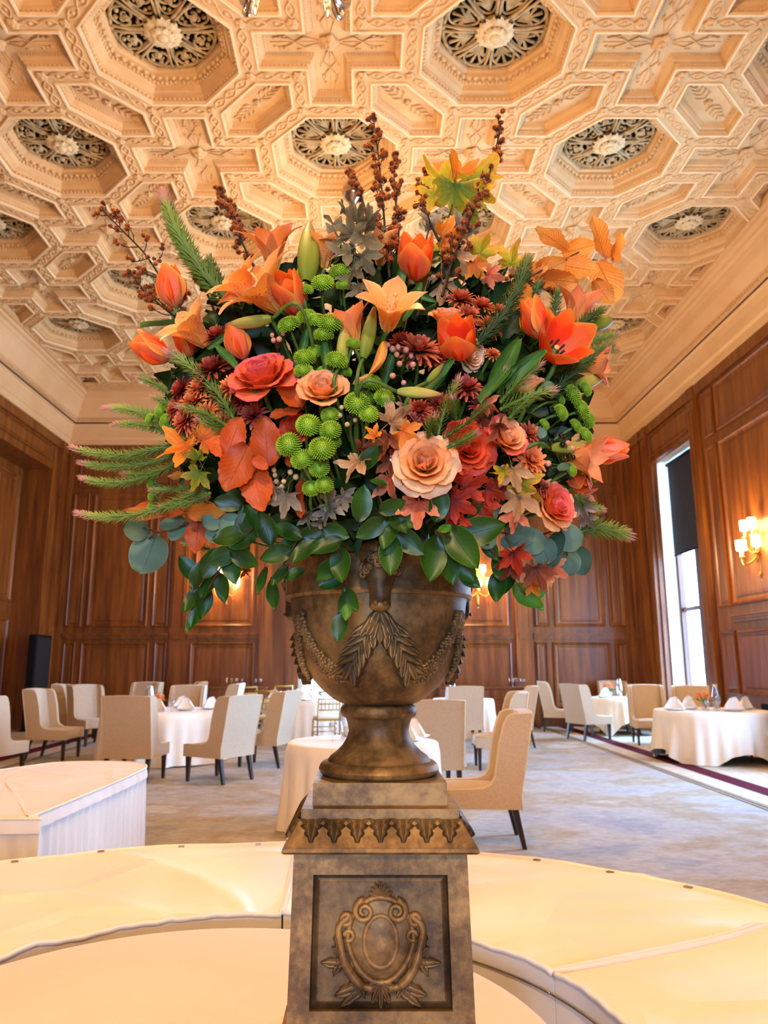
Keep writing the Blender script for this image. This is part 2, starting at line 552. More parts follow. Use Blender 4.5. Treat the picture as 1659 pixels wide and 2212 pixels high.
# --- window wall
WR = wall_frame('right')
mb = MB(); mb.M = WR
ys = sorted(WINS)
edge = YF
for y0, y1 in ys:
    mb.box(edge, -REVEAL, 0, y0, 0, 8.6)
    mb.box(y0, -REVEAL, 0, y1, 0, WIN_Z0)
    mb.box(y0, -REVEAL, WIN_Z1, y1, 0, 8.6)
    edge = y1
mb.box(edge, -REVEAL, 0, YB + 0.25, 0, 8.6)
wall_right = struct('wall_right', mb, M['wood'])
for y0, y1 in WINS:
    pilaster(wall_right, WR, y0 - 0.36, y0 - 0.05)
    pilaster(wall_right, WR, y1 + 0.05, y1 + 0.36)
    panel(wall_right, WR, y0 + 0.05, y1 - 0.05, WIN_Z1 + 0.1, 6.7, k=0.6)
for s0, s1 in ((10.9, 14.35), (4.6, 7.75), (1.1, 4.3), (-2.4, 0.8), (-5.9, -2.7)):
    panel(wall_right, WR, s0 + 0.62, s1 - 0.68, 2.5, 5.56)
    panel(wall_right, WR, s0 + 0.08, s0 + 0.5, 2.5, 5.56, k=0.6)
    panel(wall_right, WR, s1 - 0.56, s1 - 0.14, 2.5, 5.56, k=0.6)
    panel(wall_right, WR, s0 + 0.12, s1 - 0.68, 5.76, 6.66, k=0.8)
    panel(wall_right, WR, s1 - 0.56, s1 - 0.14, 5.76, 6.66, k=0.6)
    ledge(wall_right, WR, s0 + 0.3, s1 - 0.62, 2.3)
    panel(wall_right, WR, s0 + 0.7, s1 - 0.72, 0.95, 2.06, k=0.8)
    panel(wall_right, WR, s1 - 0.62, s1 - 0.1, 0.95, 2.06, k=0.6)
    skirting(wall_right, WR, s0, s1)
pilaster(wall_right, WR, 17.55, 17.95)
pilaster(wall_right, WR, 18.45, 18.75)
wbox(wall_right, WR, 'frieze_rail', YF, YB, 6.74, WOOD_TOP, 0, 0.06)
# low dark ventilation grille in the wall
M['black'] = mat('black_metal', '0b0b0c', '131314', rough=0.75, nscale=10, spec=0.15)
g = wbox(wall_right, WR, 'vent_grille', 12.25, 13.05, 0.36, 0.82, 0, 0.03, 'black')
for k in range(9):
    b_ = MB(); b_.M = WR
    b_.box(12.28, 0.03, 0.39 + k * 0.046, 13.02, 0.045, 0.408 + k * 0.046)
    part('slat', b_, M['black'], g, smooth=False)

# --- windows: painted reveal lining, wooden mullion and sill, panes
M['white_paint'] = mat('white_reveal_paint', 'd8cec0', 'e2d9cc', rough=0.55, nscale=2)
M['pane'] = glassy('window_glass', 'f2fbff', gloss=0.03)
M['blind'] = mat('charcoal_blind_fabric', '18161a', '211e22', rough=0.85, nscale=40, stretch=(1, 1, 0.1))
for i, (y0, y1) in enumerate(WINS):
    b_ = MB(); b_.M = WR
    for a in ((y0, y0 + 0.05), (y1 - 0.05, y1)):
        b_.box(a[0], -REVEAL, WIN_Z0 + 0.05, a[1], -0.12, WIN_Z1 - 0.03)
    b_.box(y0, -REVEAL, WIN_Z1 - 0.03, y1, -0.12, WIN_Z1)
    win = struct('window_%d' % (i + 1), b_, M['white_paint'])
    b_ = MB(); b_.M = WR
    fr = ((y0 + 0.05, y0 + 0.13), (y1 - 0.13, y1 - 0.05), (y0 + 0.05 + (y1 - y0) * 0.42, y0 + 0.05 + (y1 - y0) * 0.42 + 0.24))
    for a in fr:
        b_.box(a[0], -REVEAL + 0.04, WIN_Z0 + 0.05, a[1], -REVEAL + 0.16, WIN_Z1 - 0.03)
    for z in (WIN_Z0 + 0.05, 2.6, WIN_Z1 - 0.12):
        b_.box(y0 + 0.05, -REVEAL + 0.05, z, y1 - 0.05, -REVEAL + 0.13, z + 0.09)
    part('window_frame', b_, M['wood_dark'], win, smooth=False)
    for s0, s1 in ((y0 + 0.13, fr[2][0]), (fr[2][1], y1 - 0.13)):
        for z0, z1 in ((WIN_Z0 + 0.14, 2.6), (2.69, WIN_Z1 - 0.12)):
            b_ = MB(); b_.M = WR
            b_.box(s0, -REVEAL + 0.085, z0, s1, -REVEAL + 0.093, z1)
            part('pane', b_, M['pane'], win, smooth=False)
    b_ = MB(); b_.M = WR
    b_.box(y0 - 0.06, -REVEAL + 0.02, WIN_Z0, y1 + 0.06, 0.06, WIN_Z0 + 0.06, 0.01)
    part('window_sill', b_, M['wood'], win, smooth=False)
y0, y1 = WINS[0]
t = thing('roller_blind', 'charcoal roller blind drawn halfway down the tall window', 'blind', Matrix.Identity(4))
b_ = MB(); b_.M = WR; b_.grid(lambda u, w: (lerp(y0 + 0.14, y1 - 0.2, u), -0.30 + 0.004 * sin(9 * u), lerp(3.86, 5.92, w)), 12, 4)
b_.grid(lambda u, w: (lerp(y0 + 0.14, y1 - 0.2, u), -0.303 + 0.004 * sin(9 * u), lerp(3.86, 5.92, w)), 12, 4)
part('blind_fabric', b_, M['blind'], t)
b_ = MB(); b_.M = WR; b_.box(y0 + 0.14, -0.315, 3.83, y1 - 0.2, -0.29, 3.87, 0.005); part('bottom_bar', b_, M['black'], t, smooth=False)
b_ = MB(); b_.M = WR; b_.tube([(y0 + 0.1, -0.3, 5.95), (y1 - 0.16, -0.3, 5.95)], 0.04, 12); part('roller', b_, M['black'], t)

# --- service wall on the other side: deep panelled recess with a dark doorway
WL = wall_frame('left')
RY0, RY1, RZ1, RD = 10.3, 17.95, 6.12, 0.7
mb = MB(); mb.M = WL
mb.box(YF, -0.25, 0, RY0, 0, 8.6)
mb.box(RY1, -RD, 0, YB + 0.25, 0, 8.6)
mb.box(RY0, -RD, RZ1, RY1, 0, 8.6)
mb.box(RY0 - 0.25, -RD - 0.2, 0, 15.0, -RD, RZ1 + 0.1)
mb.box(16.45, -RD - 0.2, 0, RY1 + 0.2, -RD, RZ1 + 0.1)
mb.box(15.0, -RD - 0.2, 2.72, 16.45, -RD, RZ1 + 0.1)
mb.box(RY0 - 0.25, -RD, 0, RY0, -0.25, RZ1 + 0.1)
wall_left = struct('wall_left', mb, M['wood'])
W2 = WL @ Matrix.Translation((0, -RD, 0))
panel(wall_left, W2, 16.65, 17.8, 2.9, 5.9)
panel(wall_left, W2, 16.65, 17.8, 0.4, 2.5, k=0.8)
for a in (13.4, 11.9, 10.45):
    panel(wall_left, W2, a, a + 1.25, 2.9, 5.9)
    panel(wall_left, W2, a, a + 1.25, 0.4, 2.5, k=0.8)
panel(wall_left, W2, 15.05, 16.4, 3.1, 5.9)
panel(wall_left, WL, 10.7, 17.8, 6.3, 6.68, k=0.5)
pilaster(wall_left, WL, 18.32, 18.62)
for s0 in (7.0, 3.8, 0.6, -2.6, -5.8):
    bay(wall_left, WL, s0, s0 + 2.9, 1, True)
    pilaster(wall_left, WL, s0 + 2.93, s0 + 3.17)
wbox(wall_left, WL, 'frieze_rail', YF, YB, 6.74, WOOD_TOP, 0, 0.06)
b_ = MB(); b_.M = W2
b_.box(14.88, 0, 0, 15.02, 0.08, 2.86); b_.box(16.43, 0, 0, 16.57, 0.08, 2.86); b_.box(14.88, 0, 2.72, 16.57, 0.08, 2.88)
door1 = struct('door_1', b_, M['wood'])
b_ = MB(); b_.M = W2; b_.box(15.02, -0.12, 0, 16.43, -0.07, 2.72); leaf_ = part('door_leaf', b_, M['wood_dark'], door1, smooth=False)
b_ = MB(); b_.M = W2; b_.tube([(15.12, -0.07, 1.02), (15.12, 0.0, 1.02), (15.26, 0.0, 1.02)], 0.012, 8)
M['brass'] = mat('aged_brass', 'a8843c', 'c4a052', rough=0.3, metal=1.0, nscale=12)
part('door_handle', b_, M['brass'], leaf_)

# --- wall behind the photographer
WF = wall_frame('front')
mb = MB(); mb.M = WF
edge = XL - 0.6
for x0, x1 in WINS_ADDED:
    mb.box(edge, -0.25, 0, x0, 0, 8.6)
    mb.box(x0, -0.25, 0, x1, 0, WIN_Z0)
    mb.box(x0, -0.25, WIN_ADDED_Z1, x1, 0, 8.6)
    edge = x1
mb.box(edge, -0.25, 0, XR + 0.6, 0, 8.6)
wall_front = struct('wall_front', mb, M['wood'])
for x0, x1 in ((XL + 0.1, -5.6), (-5.5, -3.6), (-3.5, -1.7), (1.0, 2.8), (2.9, 4.7), (4.8, 6.5)):
    panel(wall_front, WF, x0 + 0.15, x1 - 0.15, 2.4, 5.9)
    panel(wall_front, WF, x0 + 0.15, x1 - 0.15, 0.45, 2.0, k=0.8)
    ledge(wall_front, WF, x0, x1)
for i, (x0, x1) in enumerate(WINS_ADDED):
    b_ = MB(); b_.M = WF
    b_.box(x0, -0.25, WIN_Z0, x0 + 0.08, 0.05, WIN_ADDED_Z1); b_.box(x1 - 0.08, -0.25, WIN_Z0, x1, 0.05, WIN_ADDED_Z1)
    b_.box(x0, -0.25, WIN_ADDED_Z1 - 0.08, x1, 0.05, WIN_ADDED_Z1); b_.box(x0, -0.25, WIN_Z0, x1, 0.08, WIN_Z0 + 0.07)
    win = struct('window_%d' % (i + 3), b_, M['wood_dark'])  # added window, never in view, sized to brighten the bouquet front
    b_ = MB(); b_.M = WF
    b_.box((x0 + x1) / 2 - 0.04, -0.16, WIN_Z0, (x0 + x1) / 2 + 0.04, -0.08, WIN_ADDED_Z1)
    for z in (1.25, 1.95):
        b_.box(x0, -0.16, z, x1, -0.08, z + 0.07)
    part('window_frame', b_, M['wood_dark'], win, smooth=False)

# --- glazed garden door in the end wall (mostly hidden by the urn)
b_ = MB(); b_.M = WB
b_.box(DX0, -0.2, 0, DX0 + 0.1, 0.05, DZ1); b_.box(DX1 - 0.1, -0.2, 0, DX1, 0.05, DZ1); b_.box(DX0, -0.2, DZ1 - 0.1, DX1, 0.05, DZ1)
door2 = struct('door_2', b_, M['white_paint'])
for k in range(2):
    a = DX0 + 0.1 + k * (DX1 - DX0 - 0.2) / 2
    e = a + (DX1 - DX0 - 0.2) / 2
    b_ = MB(); b_.M = WB
    b_.box(a, -0.14, 0.0, a + 0.09, -0.09, DZ1 - 0.1); b_.box(e - 0.09, -0.14, 0, e, -0.09, DZ1 - 0.1)
    for z in (0.0, 1.1, 2.0, DZ1 - 0.2):
        b_.box(a + 0.09, -0.14, z, e - 0.09, -0.09, z + (0.3 if z == 0 else 0.06))
    dl = part('door_leaf', b_, M['white_paint'], door2, smooth=False)
    b_ = MB(); b_.M = WB; b_.box(a + 0.09, -0.118, 0.3, e - 0.09, -0.112, DZ1 - 0.2)
    part('pane', b_, M['pane'], dl, smooth=False)
pd = bpy.data.lights.new('door_portal', 'AREA'); pd.shape = 'RECTANGLE'; pd.size, pd.size_y = DX1 - DX0, DZ1; pd.cycles.is_portal = True
po = bpy.data.objects.new('door_portal', pd); COL.objects.link(po)
po.location = ((DX0 + DX1) / 2, YB + 0.22, DZ1 / 2); po.rotation_euler = (-pi / 2, 0, 0)

# ------------------------------------------------------------------ cornice
CPROF = [(0, 6.95), (0.10, 6.95), (0.10, 7.08), (0.15, 7.12), (0.17, 7.30), (0.20, 7.42), (0.25, 7.45), (0.25, 7.455)]
CPROF2 = [(0.25, 7.495), (0.29, 7.50), (0.30, 7.58), (0.33, 7.60), (0.37, 7.68), (0.43, 7.80), (0.47, 7.94), (0.48, 7.96), (0.50, 8.02), (0.55, 8.05), (0.56, 8.10), (0.63, 8.12), (0.64, 8.17), (0.70, 8.17), (0.70, 8.30)]
def cornice(idx, W, s0, s1):
    def sweep(prof, m, parent=None, name=None):
        b_ = MB(); b_.M = W
        rows = [[b_.pt((s0 + d, d, z)), b_.pt((s1 - d, d, z))] for d, z in prof]
        for a, c in zip(rows, rows[1:]):
            b_.face(a[0], a[1], c[1], c[0])
        return b_
    o = struct('trim_%d' % idx, sweep(CPROF, 'plaster_smooth'), M['plaster_smooth'])
    part('cove_moulding', sweep(CPROF2, 0), M['plaster_smooth'], o, smooth=False)
    part('dark_line', sweep([(0.25, 7.455), (0.245, 7.456), (0.245, 7.494), (0.25, 7.495)], 0), M['stripe'], o, smooth=False)
    b_ = MB(); b_.M = W
    n = int((s1 - s0 - 0.64) / 0.085)
    for k in range(n):
        s = s0 + 0.31 + k * 0.085
        b_.box(s, 0.28, 7.51, s + 0.05, 0.325, 7.57)
    part('dentil', b_, M['plaster_smooth'], o, smooth=False, kind='stuff')
cornice(1, WB, XL, XR)
cornice(2, WL, YF, YB)
cornice(3, WR, YF, YB)
cornice(4, WF, XL, XR)

# ------------------------------------------------------------------ coffered ceiling: octagons, crosses, long hexagons
U, TW, TL, RIB = 1.867, 0.372, 0.933, 0.104
CX0, CY0 = -0.43, 7.32                                # a cross centre; octagons where column + row is odd
def inset(poly, d):
    n, out = len(poly), []
    for i in range(n):
        p0, p1, p2 = Vector(poly[i - 1]), Vector(poly[i]), Vector(poly[(i + 1) % n])
        e1, e2 = (p1 - p0).normalized(), (p2 - p1).normalized()
        n1, n2 = Vector((-e1.y, e1.x)), Vector((-e2.y, e2.x))
        k = 1 + n1.dot(n2)
        out.append(p1 + (n1 + n2) * (d / k))
    return out
h = U - TL
OCT = [(h, -TW), (h, TW), (TW, h), (-TW, h), (-h, TW), (-h, -TW), (-TW, -h), (TW, -h)]
CROSS = [(TW, TW), (TW, TL), (-TW, TL), (-TW, TW), (-TL, TW), (-TL, -TW), (-TW, -TW), (-TW, -TL), (TW, -TL), (TW, -TW), (TL, -TW), (TL, TW)]
HEX = [(x - U / 2, y - U / 2) for x, y in ((TW, TW), (TL, TW), (U - TW, U - TL), (U - TW, U - TW), (U - TL, U - TW), (TW, TL))]
def coffer_mesh(poly, prof, name):
    b_ = MB()
    rows = []
    for d, z, m in prof:
        rows.append(([b_.pt((p[0], p[1], z)) for p in inset(poly, d)], m))
    n = len(poly)
    for (a, m), (c, _) in zip(rows, rows[1:]):
        b_.m = m
        for i in range(n):
            b_.face(a[i], c[i], c[(i + 1) % n], a[(i + 1) % n])
    return b_, rows[-1][0]
def row_of(b_, poly, d, z, step, size, kind='bead', dz=0.0):
    pts = inset(poly, d)
    n = len(pts)
    for i in range(n):
        p, q = Vector(pts[i]), Vector(pts[(i + 1) % n])
        e = q - p
        k = max(1, int(e.length / step))
        dirv = e.normalized()
        nrm = Vector((-dirv.y, dirv.x))
        for j in range(k):
            c = p + e * ((j + 0.5) / k)
            hw, hd = size[0] / 2, size[1] / 2
            i0 = [b_.pt((c.x + dirv.x * a * hw + nrm.x * bb * hd, c.y + dirv.y * a * hw + nrm.y * bb * hd, z)) for a, bb in ((-1, -1), (1, -1), (1, 1), (-1, 1))]
            top = [b_.pt((c.x + dirv.x * a * hw * 0.6 + nrm.x * bb * hd * 0.6, c.y + dirv.y * a * hw * 0.6 + nrm.y * bb * hd * 0.6, z - size[2])) for a, bb in ((-1, -1), (1, -1), (1, 1), (-1, 1))]
            for a in range(4):
                b_.face(i0[a], top[a], top[(a + 1) % 4], i0[(a + 1) % 4])
            b_.face(*reversed(top))
def guilloche(b_, p, q):
    p, q = Vector(p + (0,)), Vector(q + (0,))
    e = q - p
    L = e.length
    d = e / L
    nv = Vector((-d.y, d.x, 0))
    a, bb = 0.075, L - 0.075
    k = max(1, round((bb - a) / 0.2))
    for ph in (0, pi):
        pts = []
        for i in range(k * 6 + 1):
            t = i / (k * 6)
            pts.append(p + d * lerp(a, bb, t) + nv * 0.05 * sin(pi * k * t + ph) + Vector((0, 0, -0.002)))
        b_.tube(pts, 0.014, 4, False)
    for i in range(k):
        c = p + d * lerp(a, bb, (i + 0.5) / k)
        b_.ell(c, (0.03, 0.03, 0.014), 6, 4)
def flower_relief(b_, c, R, hgt, n=6, inner=True):
    c = Vector(c)
    for k in range(n):
        a = 2 * pi * k / n
        dv = Vector((cos(a), sin(a), 0)); sd = Vector((-sin(a), cos(a), 0))
        b_.grid(lambda u, w: c + dv * (R * w) + sd * ((u - 0.5) * 2 * R * 0.52 * sin(pi * min(1, 0.15 + w * 0.85)) ** 0.7) + Vector((0, 0, -hgt * (0.35 + 0.65 * sin(pi * (0.2 + 0.75 * w))) * (1 - 0.5 * (2 * u - 1) ** 2))), 4, 4)
    b_.ell(c + Vector((0, 0, -hgt * 0.9)), (R * 0.3, R * 0.3, hgt * 0.5), 8, 5)
def curl(b_, c, a0, r0, turns, sgn, rad, z, dist=1.0):
    pts = []
    for i in range(15):
        t = i / 14
        a = a0 + sgn * turns * 2 * pi * t
        r = r0 * (1 - 0.8 * t)
        pts.append(Vector((c[0] + r * cos(a), c[1] + r * sin(a), z)))
    b_.tube(pts, [rad * (1 - 0.4 * i / 14) for i in range(15)], 5, True)
# --- octagon
po_ = [(0, 0, 0), (RIB - 0.006, 0, 1), (RIB - 0.003, -0.02, 1), (RIB + 0.02, -0.02, 1), (RIB + 0.024, 0.03, 0), (RIB + 0.06, 0.045, 0), (RIB + 0.065, 0.075, 0), (RIB + 0.11, 0.10, 0), (RIB + 0.14, 0.155, 0), (RIB + 0.15, 0.16, 0), (RIB + 0.16, 0.2, 0), (RIB + 0.20, 0.215, 0), (RIB + 0.205, 0.25, 0), (RIB + 0.235, 0.27, 0), (RIB + 0.245, 0.34, 0)]
ob, _ = coffer_mesh(OCT, po_, 'octagon')
ob.m = 2
ob.face(*reversed([ob.pt((p[0], p[1], 0.338)) for p in inset(OCT, RIB + 0.245)]))
ob.m = 1
me_oct = ob.mesh('octagonal_coffer', [M['plaster'], M['plaster_light'], M['void']], False)
orn = MB()
row_of(orn, OCT, RIB + 0.045, 0.042, 0.055, (0.036, 0.03, 0.02))
row_of(orn, OCT, RIB + 0.155, 0.18, 0.05, (0.034, 0.034, 0.026))
row_of(orn, OCT, RIB + 0.185, 0.212, 0.08, (0.06, 0.044, 0.03))
for i in range(8):
    guilloche(orn, OCT[i], OCT[(i + 1) % 8])
for p in OCT:
    flower_relief(orn, (p[0], p[1], 0.0), 0.065, 0.03, 5)
me_oct_orn = orn.mesh('coffer_ornament', M['plaster'], True)
def grille_mesh(palmette):
    g_ = MB()
    R = h - RIB - 0.245
    z = 0.30
    for k in range(8):
        a = 2 * pi * (k + 0.5) / 8
        dv, sd = Vector((cos(a), sin(a), 0)), Vector((-sin(a), cos(a), 0))
        base = Vector((0, 0, z))
        # strap between the fields
        b2 = a + pi / 8
        d2 = Vector((cos(b2), sin(b2), 0)); s2 = Vector((-sin(b2), cos(b2), 0))
        for sg in (-1, 1):
            g_.tube([base + d2 * (R * t) + s2 * (sg * R * (0.03 + 0.10 * max(0, t - 0.6))) + Vector((0, 0, -0.035 * sin(pi * t))) for t in (0.25, 0.45, 0.65, 0.85, 1.02)], [0.018, 0.02, 0.018, 0.016, 0.02], 5)
        c = base + dv * (R * 0.67)
        # oval frame of the field
        g_.tube([c + dv * (cos(2 * pi * i / 18) * R * 0.31) + sd * (sin(2 * pi * i / 18) * R * (0.21 + 0.05 * cos(2 * pi * i / 18))) for i in range(19)], 0.015, 5, False)
        if palmette:
            for i in range(-3, 4):
                an = i * 0.42
                tip = c - dv * (R * 0.22) + (dv * cos(an) + sd * sin(an)) * (R * (0.46 - 0.06 * abs(i)))
                mid = c - dv * (R * 0.2) + (dv * cos(an * 0.5) + sd * sin(an * 0.5)) * (R * 0.22)
                g_.tube([c - dv * (R * 0.25), mid, tip], [0.008, 0.014, 0.02], 5)
        else:
            for sg in (-1, 1):
                curl(g_, c + dv * (R * 0.05) + sd * (sg * R * 0.07), a + sg * 1.2, R * 0.15, 1.1, sg, 0.02, z - 0.01)
            flower_relief(g_, c + dv * R * 0.02 + Vector((0, 0, -0.01)), R * 0.09, 0.03, 5)
            for sg in (-1, 1):
                g_.ell(c + dv * (R * 0.2) + sd * (sg * R * 0.08), (0.03, 0.03, 0.025), 6, 4)
                g_.ell(c - dv * (R * 0.2) + sd * (sg * R * 0.05), (0.025, 0.025, 0.02), 6, 4)
    g_.tube([Vector((R * 0.985 * cos(2 * pi * i / 48), R * 0.985 * sin(2 * pi * i / 48), z + 0.01)) for i in range(49)], 0.022, 5, False)
    g_.lathe([(0.0, 0.2), (R * 0.2, 0.26), (R * 0.3, 0.31)], 16)
    return g_.mesh('grille', M['grille'], True)
me_grille = [grille_mesh(False), grille_mesh(True)]
def rosette_mesh():
    r_ = MB()
    R = 0.215
    for ring, (n, rr, z0, hh) in enumerate(((8, R, 0.235, 0.045), (8, R * 0.62, 0.19, 0.04))):
        for k in range(n):
            a = 2 * pi * (k + 0.5 * ring) / n
            dv, sd = Vector((cos(a), sin(a), 0)), Vector((-sin(a), cos(a), 0))
            def fn(u, w, dv=dv, sd=sd, rr=rr, z0=z0, hh=hh, n=n):
                s = 2 * u - 1
                wd = rr * 0.43 * sin(pi * min(0.93, 0.12 + 0.8 * w)) ** 0.6
                lobe = 1 - 0.12 * abs(sin(2 * pi * u)) * w
                return dv * (rr * (0.2 + 0.85 * w) * lobe) + sd * (s * wd) + Vector((0, 0, z0 - hh * sin(pi * (0.1 + 0.7 * w)) + 0.03 * s * s * w))
            r_.grid(fn, 6, 5)
    r_.ell((0, 0, 0.16), (R * 0.3, R * 0.3, 0.035), 10, 6)
    r_.lathe([(R * 0.34, 0.2), (R * 0.42, 0.165), (R * 0.36, 0.155)], 14)
    return r_.mesh('rosette', M['rosette'], True)
me_ros = rosette_mesh()
# --- cross
pc_ = [(0, 0, 0), (RIB - 0.006, 0, 1), (RIB - 0.003, -0.02, 1), (RIB + 0.02, -0.02, 1), (RIB + 0.023, 0.02, 0), (RIB + 0.045, 0.03, 0), (RIB + 0.05, 0.05, 0), (RIB + 0.07, 0.06, 0), (RIB + 0.095, 0.105, 0), (RIB + 0.10, 0.11, 0), (RIB + 0.115, 0.12, 0)]
cb, last = coffer_mesh(CROSS, pc_, 'cross')
cb.m = 0
q = [Vector(p) for p in inset(CROSS, RIB + 0.115)]
idx = [cb.pt((p.x, p.y, 0.12)) for p in q]
cb.face(*reversed([idx[0], idx[3], idx[6], idx[9]]))
for a, b2, c2, d2 in ((0, 1, 2, 3), (3, 4, 5, 6), (6, 7, 8, 9), (9, 10, 11, 0)):
    cb.face(*reversed([idx[a], idx[b2], idx[c2], idx[d2]]))
me_cross = cb.mesh('cross_coffer', [M['plaster'], M['plaster_light']], False)
orn = MB()
row_of(orn, CROSS, RIB + 0.035, 0.028, 0.05, (0.034, 0.022, 0.012))
row_of(orn, CROSS, RIB + 0.102, 0.115, 0.034, (0.022, 0.016, 0.014))
for i in range(12):
    if i not in (1, 4, 7, 10):
        guilloche(orn, CROSS[i], CROSS[(i + 1) % 12])
for i in (0, 3, 6, 9):
    flower_relief(orn, (CROSS[i][0], CROSS[i][1], 0.0), 0.08, 0.035, 6)
for k in range(4):
    a = k * pi / 2
    R4 = Matrix.Rotation(a, 4, 'Z')
    orn.M = R4
    for sg in (-1, 1):
        orn.tube([Vector((0.12, 0.02 * sg, 0.116)), Vector((0.28, 0.075 * sg, 0.112)), Vector((0.45, -0.05 * sg, 0.112)), Vector((0.55, -0.07 * sg, 0.114))], [0.006, 0.009, 0.009, 0.006], 4)
        for j in range(3):
            orn.ell((0.5 + 0.05 * j, sg * (0.085 - 0.012 * j), 0.116), (0.03, 0.018, 0.016), 6, 4)
        orn.ell((0.33, sg * 0.1, 0.116), (0.04, 0.014, 0.014), 6, 4)
    orn.tube([Vector((0.15, 0, 0.117)), Vector((0.66, 0, 0.117))], 0.005, 4)
    orn.M = None
flower_relief(orn, (0, 0, 0.12), 0.12, 0.06, 5)
flower_relief(orn, (0, 0, 0.08), 0.07, 0.045, 5)
me_cross_orn = orn.mesh('coffer_ornament', M['plaster'], True)
# --- hexagon
hb, _ = coffer_mesh(HEX, pc_, 'hex')
hb.m = 0
hb.face(*reversed([hb.pt((p[0], p[1], 0.12)) for p in inset(HEX, RIB + 0.115)]))
me_hex = hb.mesh('hexagonal_coffer', [M['plaster'], M['plaster_light']], False)
orn = MB()
row_of(orn, HEX, RIB + 0.035, 0.028, 0.05, (0.034, 0.022, 0.012))
row_of(orn, HEX, RIB + 0.102, 0.115, 0.034, (0.022, 0.016, 0.014))
orn.M = Matrix.Rotation(pi / 4, 4, 'Z')
flower_relief(orn, (0, 0, 0.12), 0.055, 0.045, 5)
for sg in (-1, 1):
    orn.tube([Vector((sg * 0.05, 0, 0.117)), Vector((sg * 0.42, 0, 0.117))], 0.006, 4)
    for j in range(4):
        for s2 in (-1, 1):
            x = sg * (0.09 + 0.08 * j)
            orn.tube([Vector((x, 0, 0.116)), Vector((x + sg * 0.05, s2 * (0.07 - 0.01 * j), 0.112)), Vector((x + sg * 0.1, s2 * (0.085 - 0.014 * j), 0.116))], [0.008, 0.016, 0.006], 4)
orn.M = None
me_hex_orn = orn.mesh('coffer_ornament', M['plaster'], True)

mb = MB(); mb.box(XL - 0.6, YF - 0.2, ZC + 0.42, XR + 0.6, YB + 0.3, ZC + 0.6)
ceiling = struct('ceiling', mb, M['plaster'])
ROWS = range(-7, 6)
for r in ROWS:
    for c in range(-3, 4):
        x, y = CX0 + c * U, CY0 + r * U
        T = Matrix.Translation((x, y, ZC))
        if (c + r) % 2:
            o = link('octagonal_coffer', me_oct, ceiling, T)
            link('coffer_ornament', me_oct_orn, o)['kind'] = 'stuff'
            link('grille', me_grille[1 if (c + r) % 4 == 1 else 0], o)
            link('rosette', me_ros, o)
        else:
            o = link('cross_coffer', me_cross, ceiling, T)
            link('coffer_ornament', me_cross_orn, o)['kind'] = 'stuff'
    for c in range(-4, 4):
        x, y = CX0 + (c + 0.5) * U, CY0 + (r + 0.5) * U
        a = 0 if (c + r) % 2 == 0 else pi / 2
        o = link('hexagonal_coffer', me_hex, ceiling, Matrix.Translation((x, y, ZC)) @ Matrix.Rotation(a, 4, 'Z'))
        link('coffer_ornament', me_hex_orn, o)['kind'] = 'stuff'
b_ = MB()
FX, FY0, FY1 = 3.5 * U, CY0 + (ROWS[0] - 0.5) * U, CY0 + (ROWS[-1] + 0.5) * U
for x0, x1, y0, y1 in ((XL, CX0 - FX, YF, YB), (CX0 + FX, XR, YF, YB), (XL, XR, FY1, YB), (XL, XR, YF, FY0)):
    b_.box(x0, y0, ZC - 0.012, x1, y1, ZC + 0.02)
part('ceiling_border', b_, M['plaster'], ceiling, smooth=False)
b_ = MB()
for x in (CX0 - FX - 0.08, CX0 + FX + 0.08):
    pts = [Vector((x, lerp(FY0, FY1, i / 300), ZC - 0.015)) for i in range(301)]
    for ph in (0, pi):
        b_.tube([p + Vector((0.05 * sin(i * 0.9 + ph), 0, 0)) for i, p in enumerate(pts)], 0.016, 4, False)
pts = [Vector((lerp(CX0 - FX, CX0 + FX, i / 160), FY1 + 0.08, ZC - 0.015)) for i in range(161)]
for ph in (0, pi):
    b_.tube([p + Vector((0, 0.05 * sin(i * 0.9 + ph), 0)) for i, p in enumerate(pts)], 0.016, 4, False)
part('border_guilloche', b_, M['plaster'], ceiling, kind='stuff')
# ------------------------------------------------------------------ wall sconces and chandeliers
M['shade'] = emit('glowing_lamp_shade', 'ffd9a0', 26.0)
M['shade'].cycles.emission_sampling = 'NONE'
M['candle'] = mat('ivory_candle_sleeve', 'f4e3c0', rough=0.5)
M['silver'] = mat('polished_silver', 'b9b4ad', 'd8d2c8', rough=0.14, metal=1.0, nscale=5)
M['crystal'] = glassy('cut_crystal', 'f7f3ea', gloss=0.25)
WARM = (1.0, 0.70, 0.35)
def lamp_light(name, loc, energy, radius, parent=None, col=WARM):
    ld = bpy.data.lights.new(name, 'POINT')
    ld.energy, ld.color, ld.shadow_soft_size = energy, col, radius
    lo = bpy.data.objects.new(name, ld)
    COL.objects.link(lo)
    lo.location = loc
    if parent is not None:
        lo.parent = parent
    return lo
def candle_lamp(parent, x, y, z, k=1.0):
    b_ = MB(); b_.M = Matrix.Translation((x, y, z))
    b_.lathe([(0.0, 0), (0.05 * k, 0.005), (0.055 * k, 0.02), (0.025 * k, 0.025), (0.022 * k, 0.035)], 14)
    cup = part('candle_cup', b_, M['brass'], parent)
    b_ = MB(); b_.M = Matrix.Translation((x, y, z)); b_.tube([(0, 0, 0.02), (0, 0, 0.16 * k)], 0.018 * k, 10)
    part('candle_sleeve', b_, M['candle'], cup)
    b_ = MB(); b_.M = Matrix.Translation((x, y, z))
    b_.lathe([(0.062 * k, 0.13 * k), (0.066 * k, 0.14 * k), (0.07 * k, 0.28 * k), (0.066 * k, 0.30 * k), (0.0, 0.295 * k)], 16)
    part('lamp_shade', b_, M['shade'], parent)
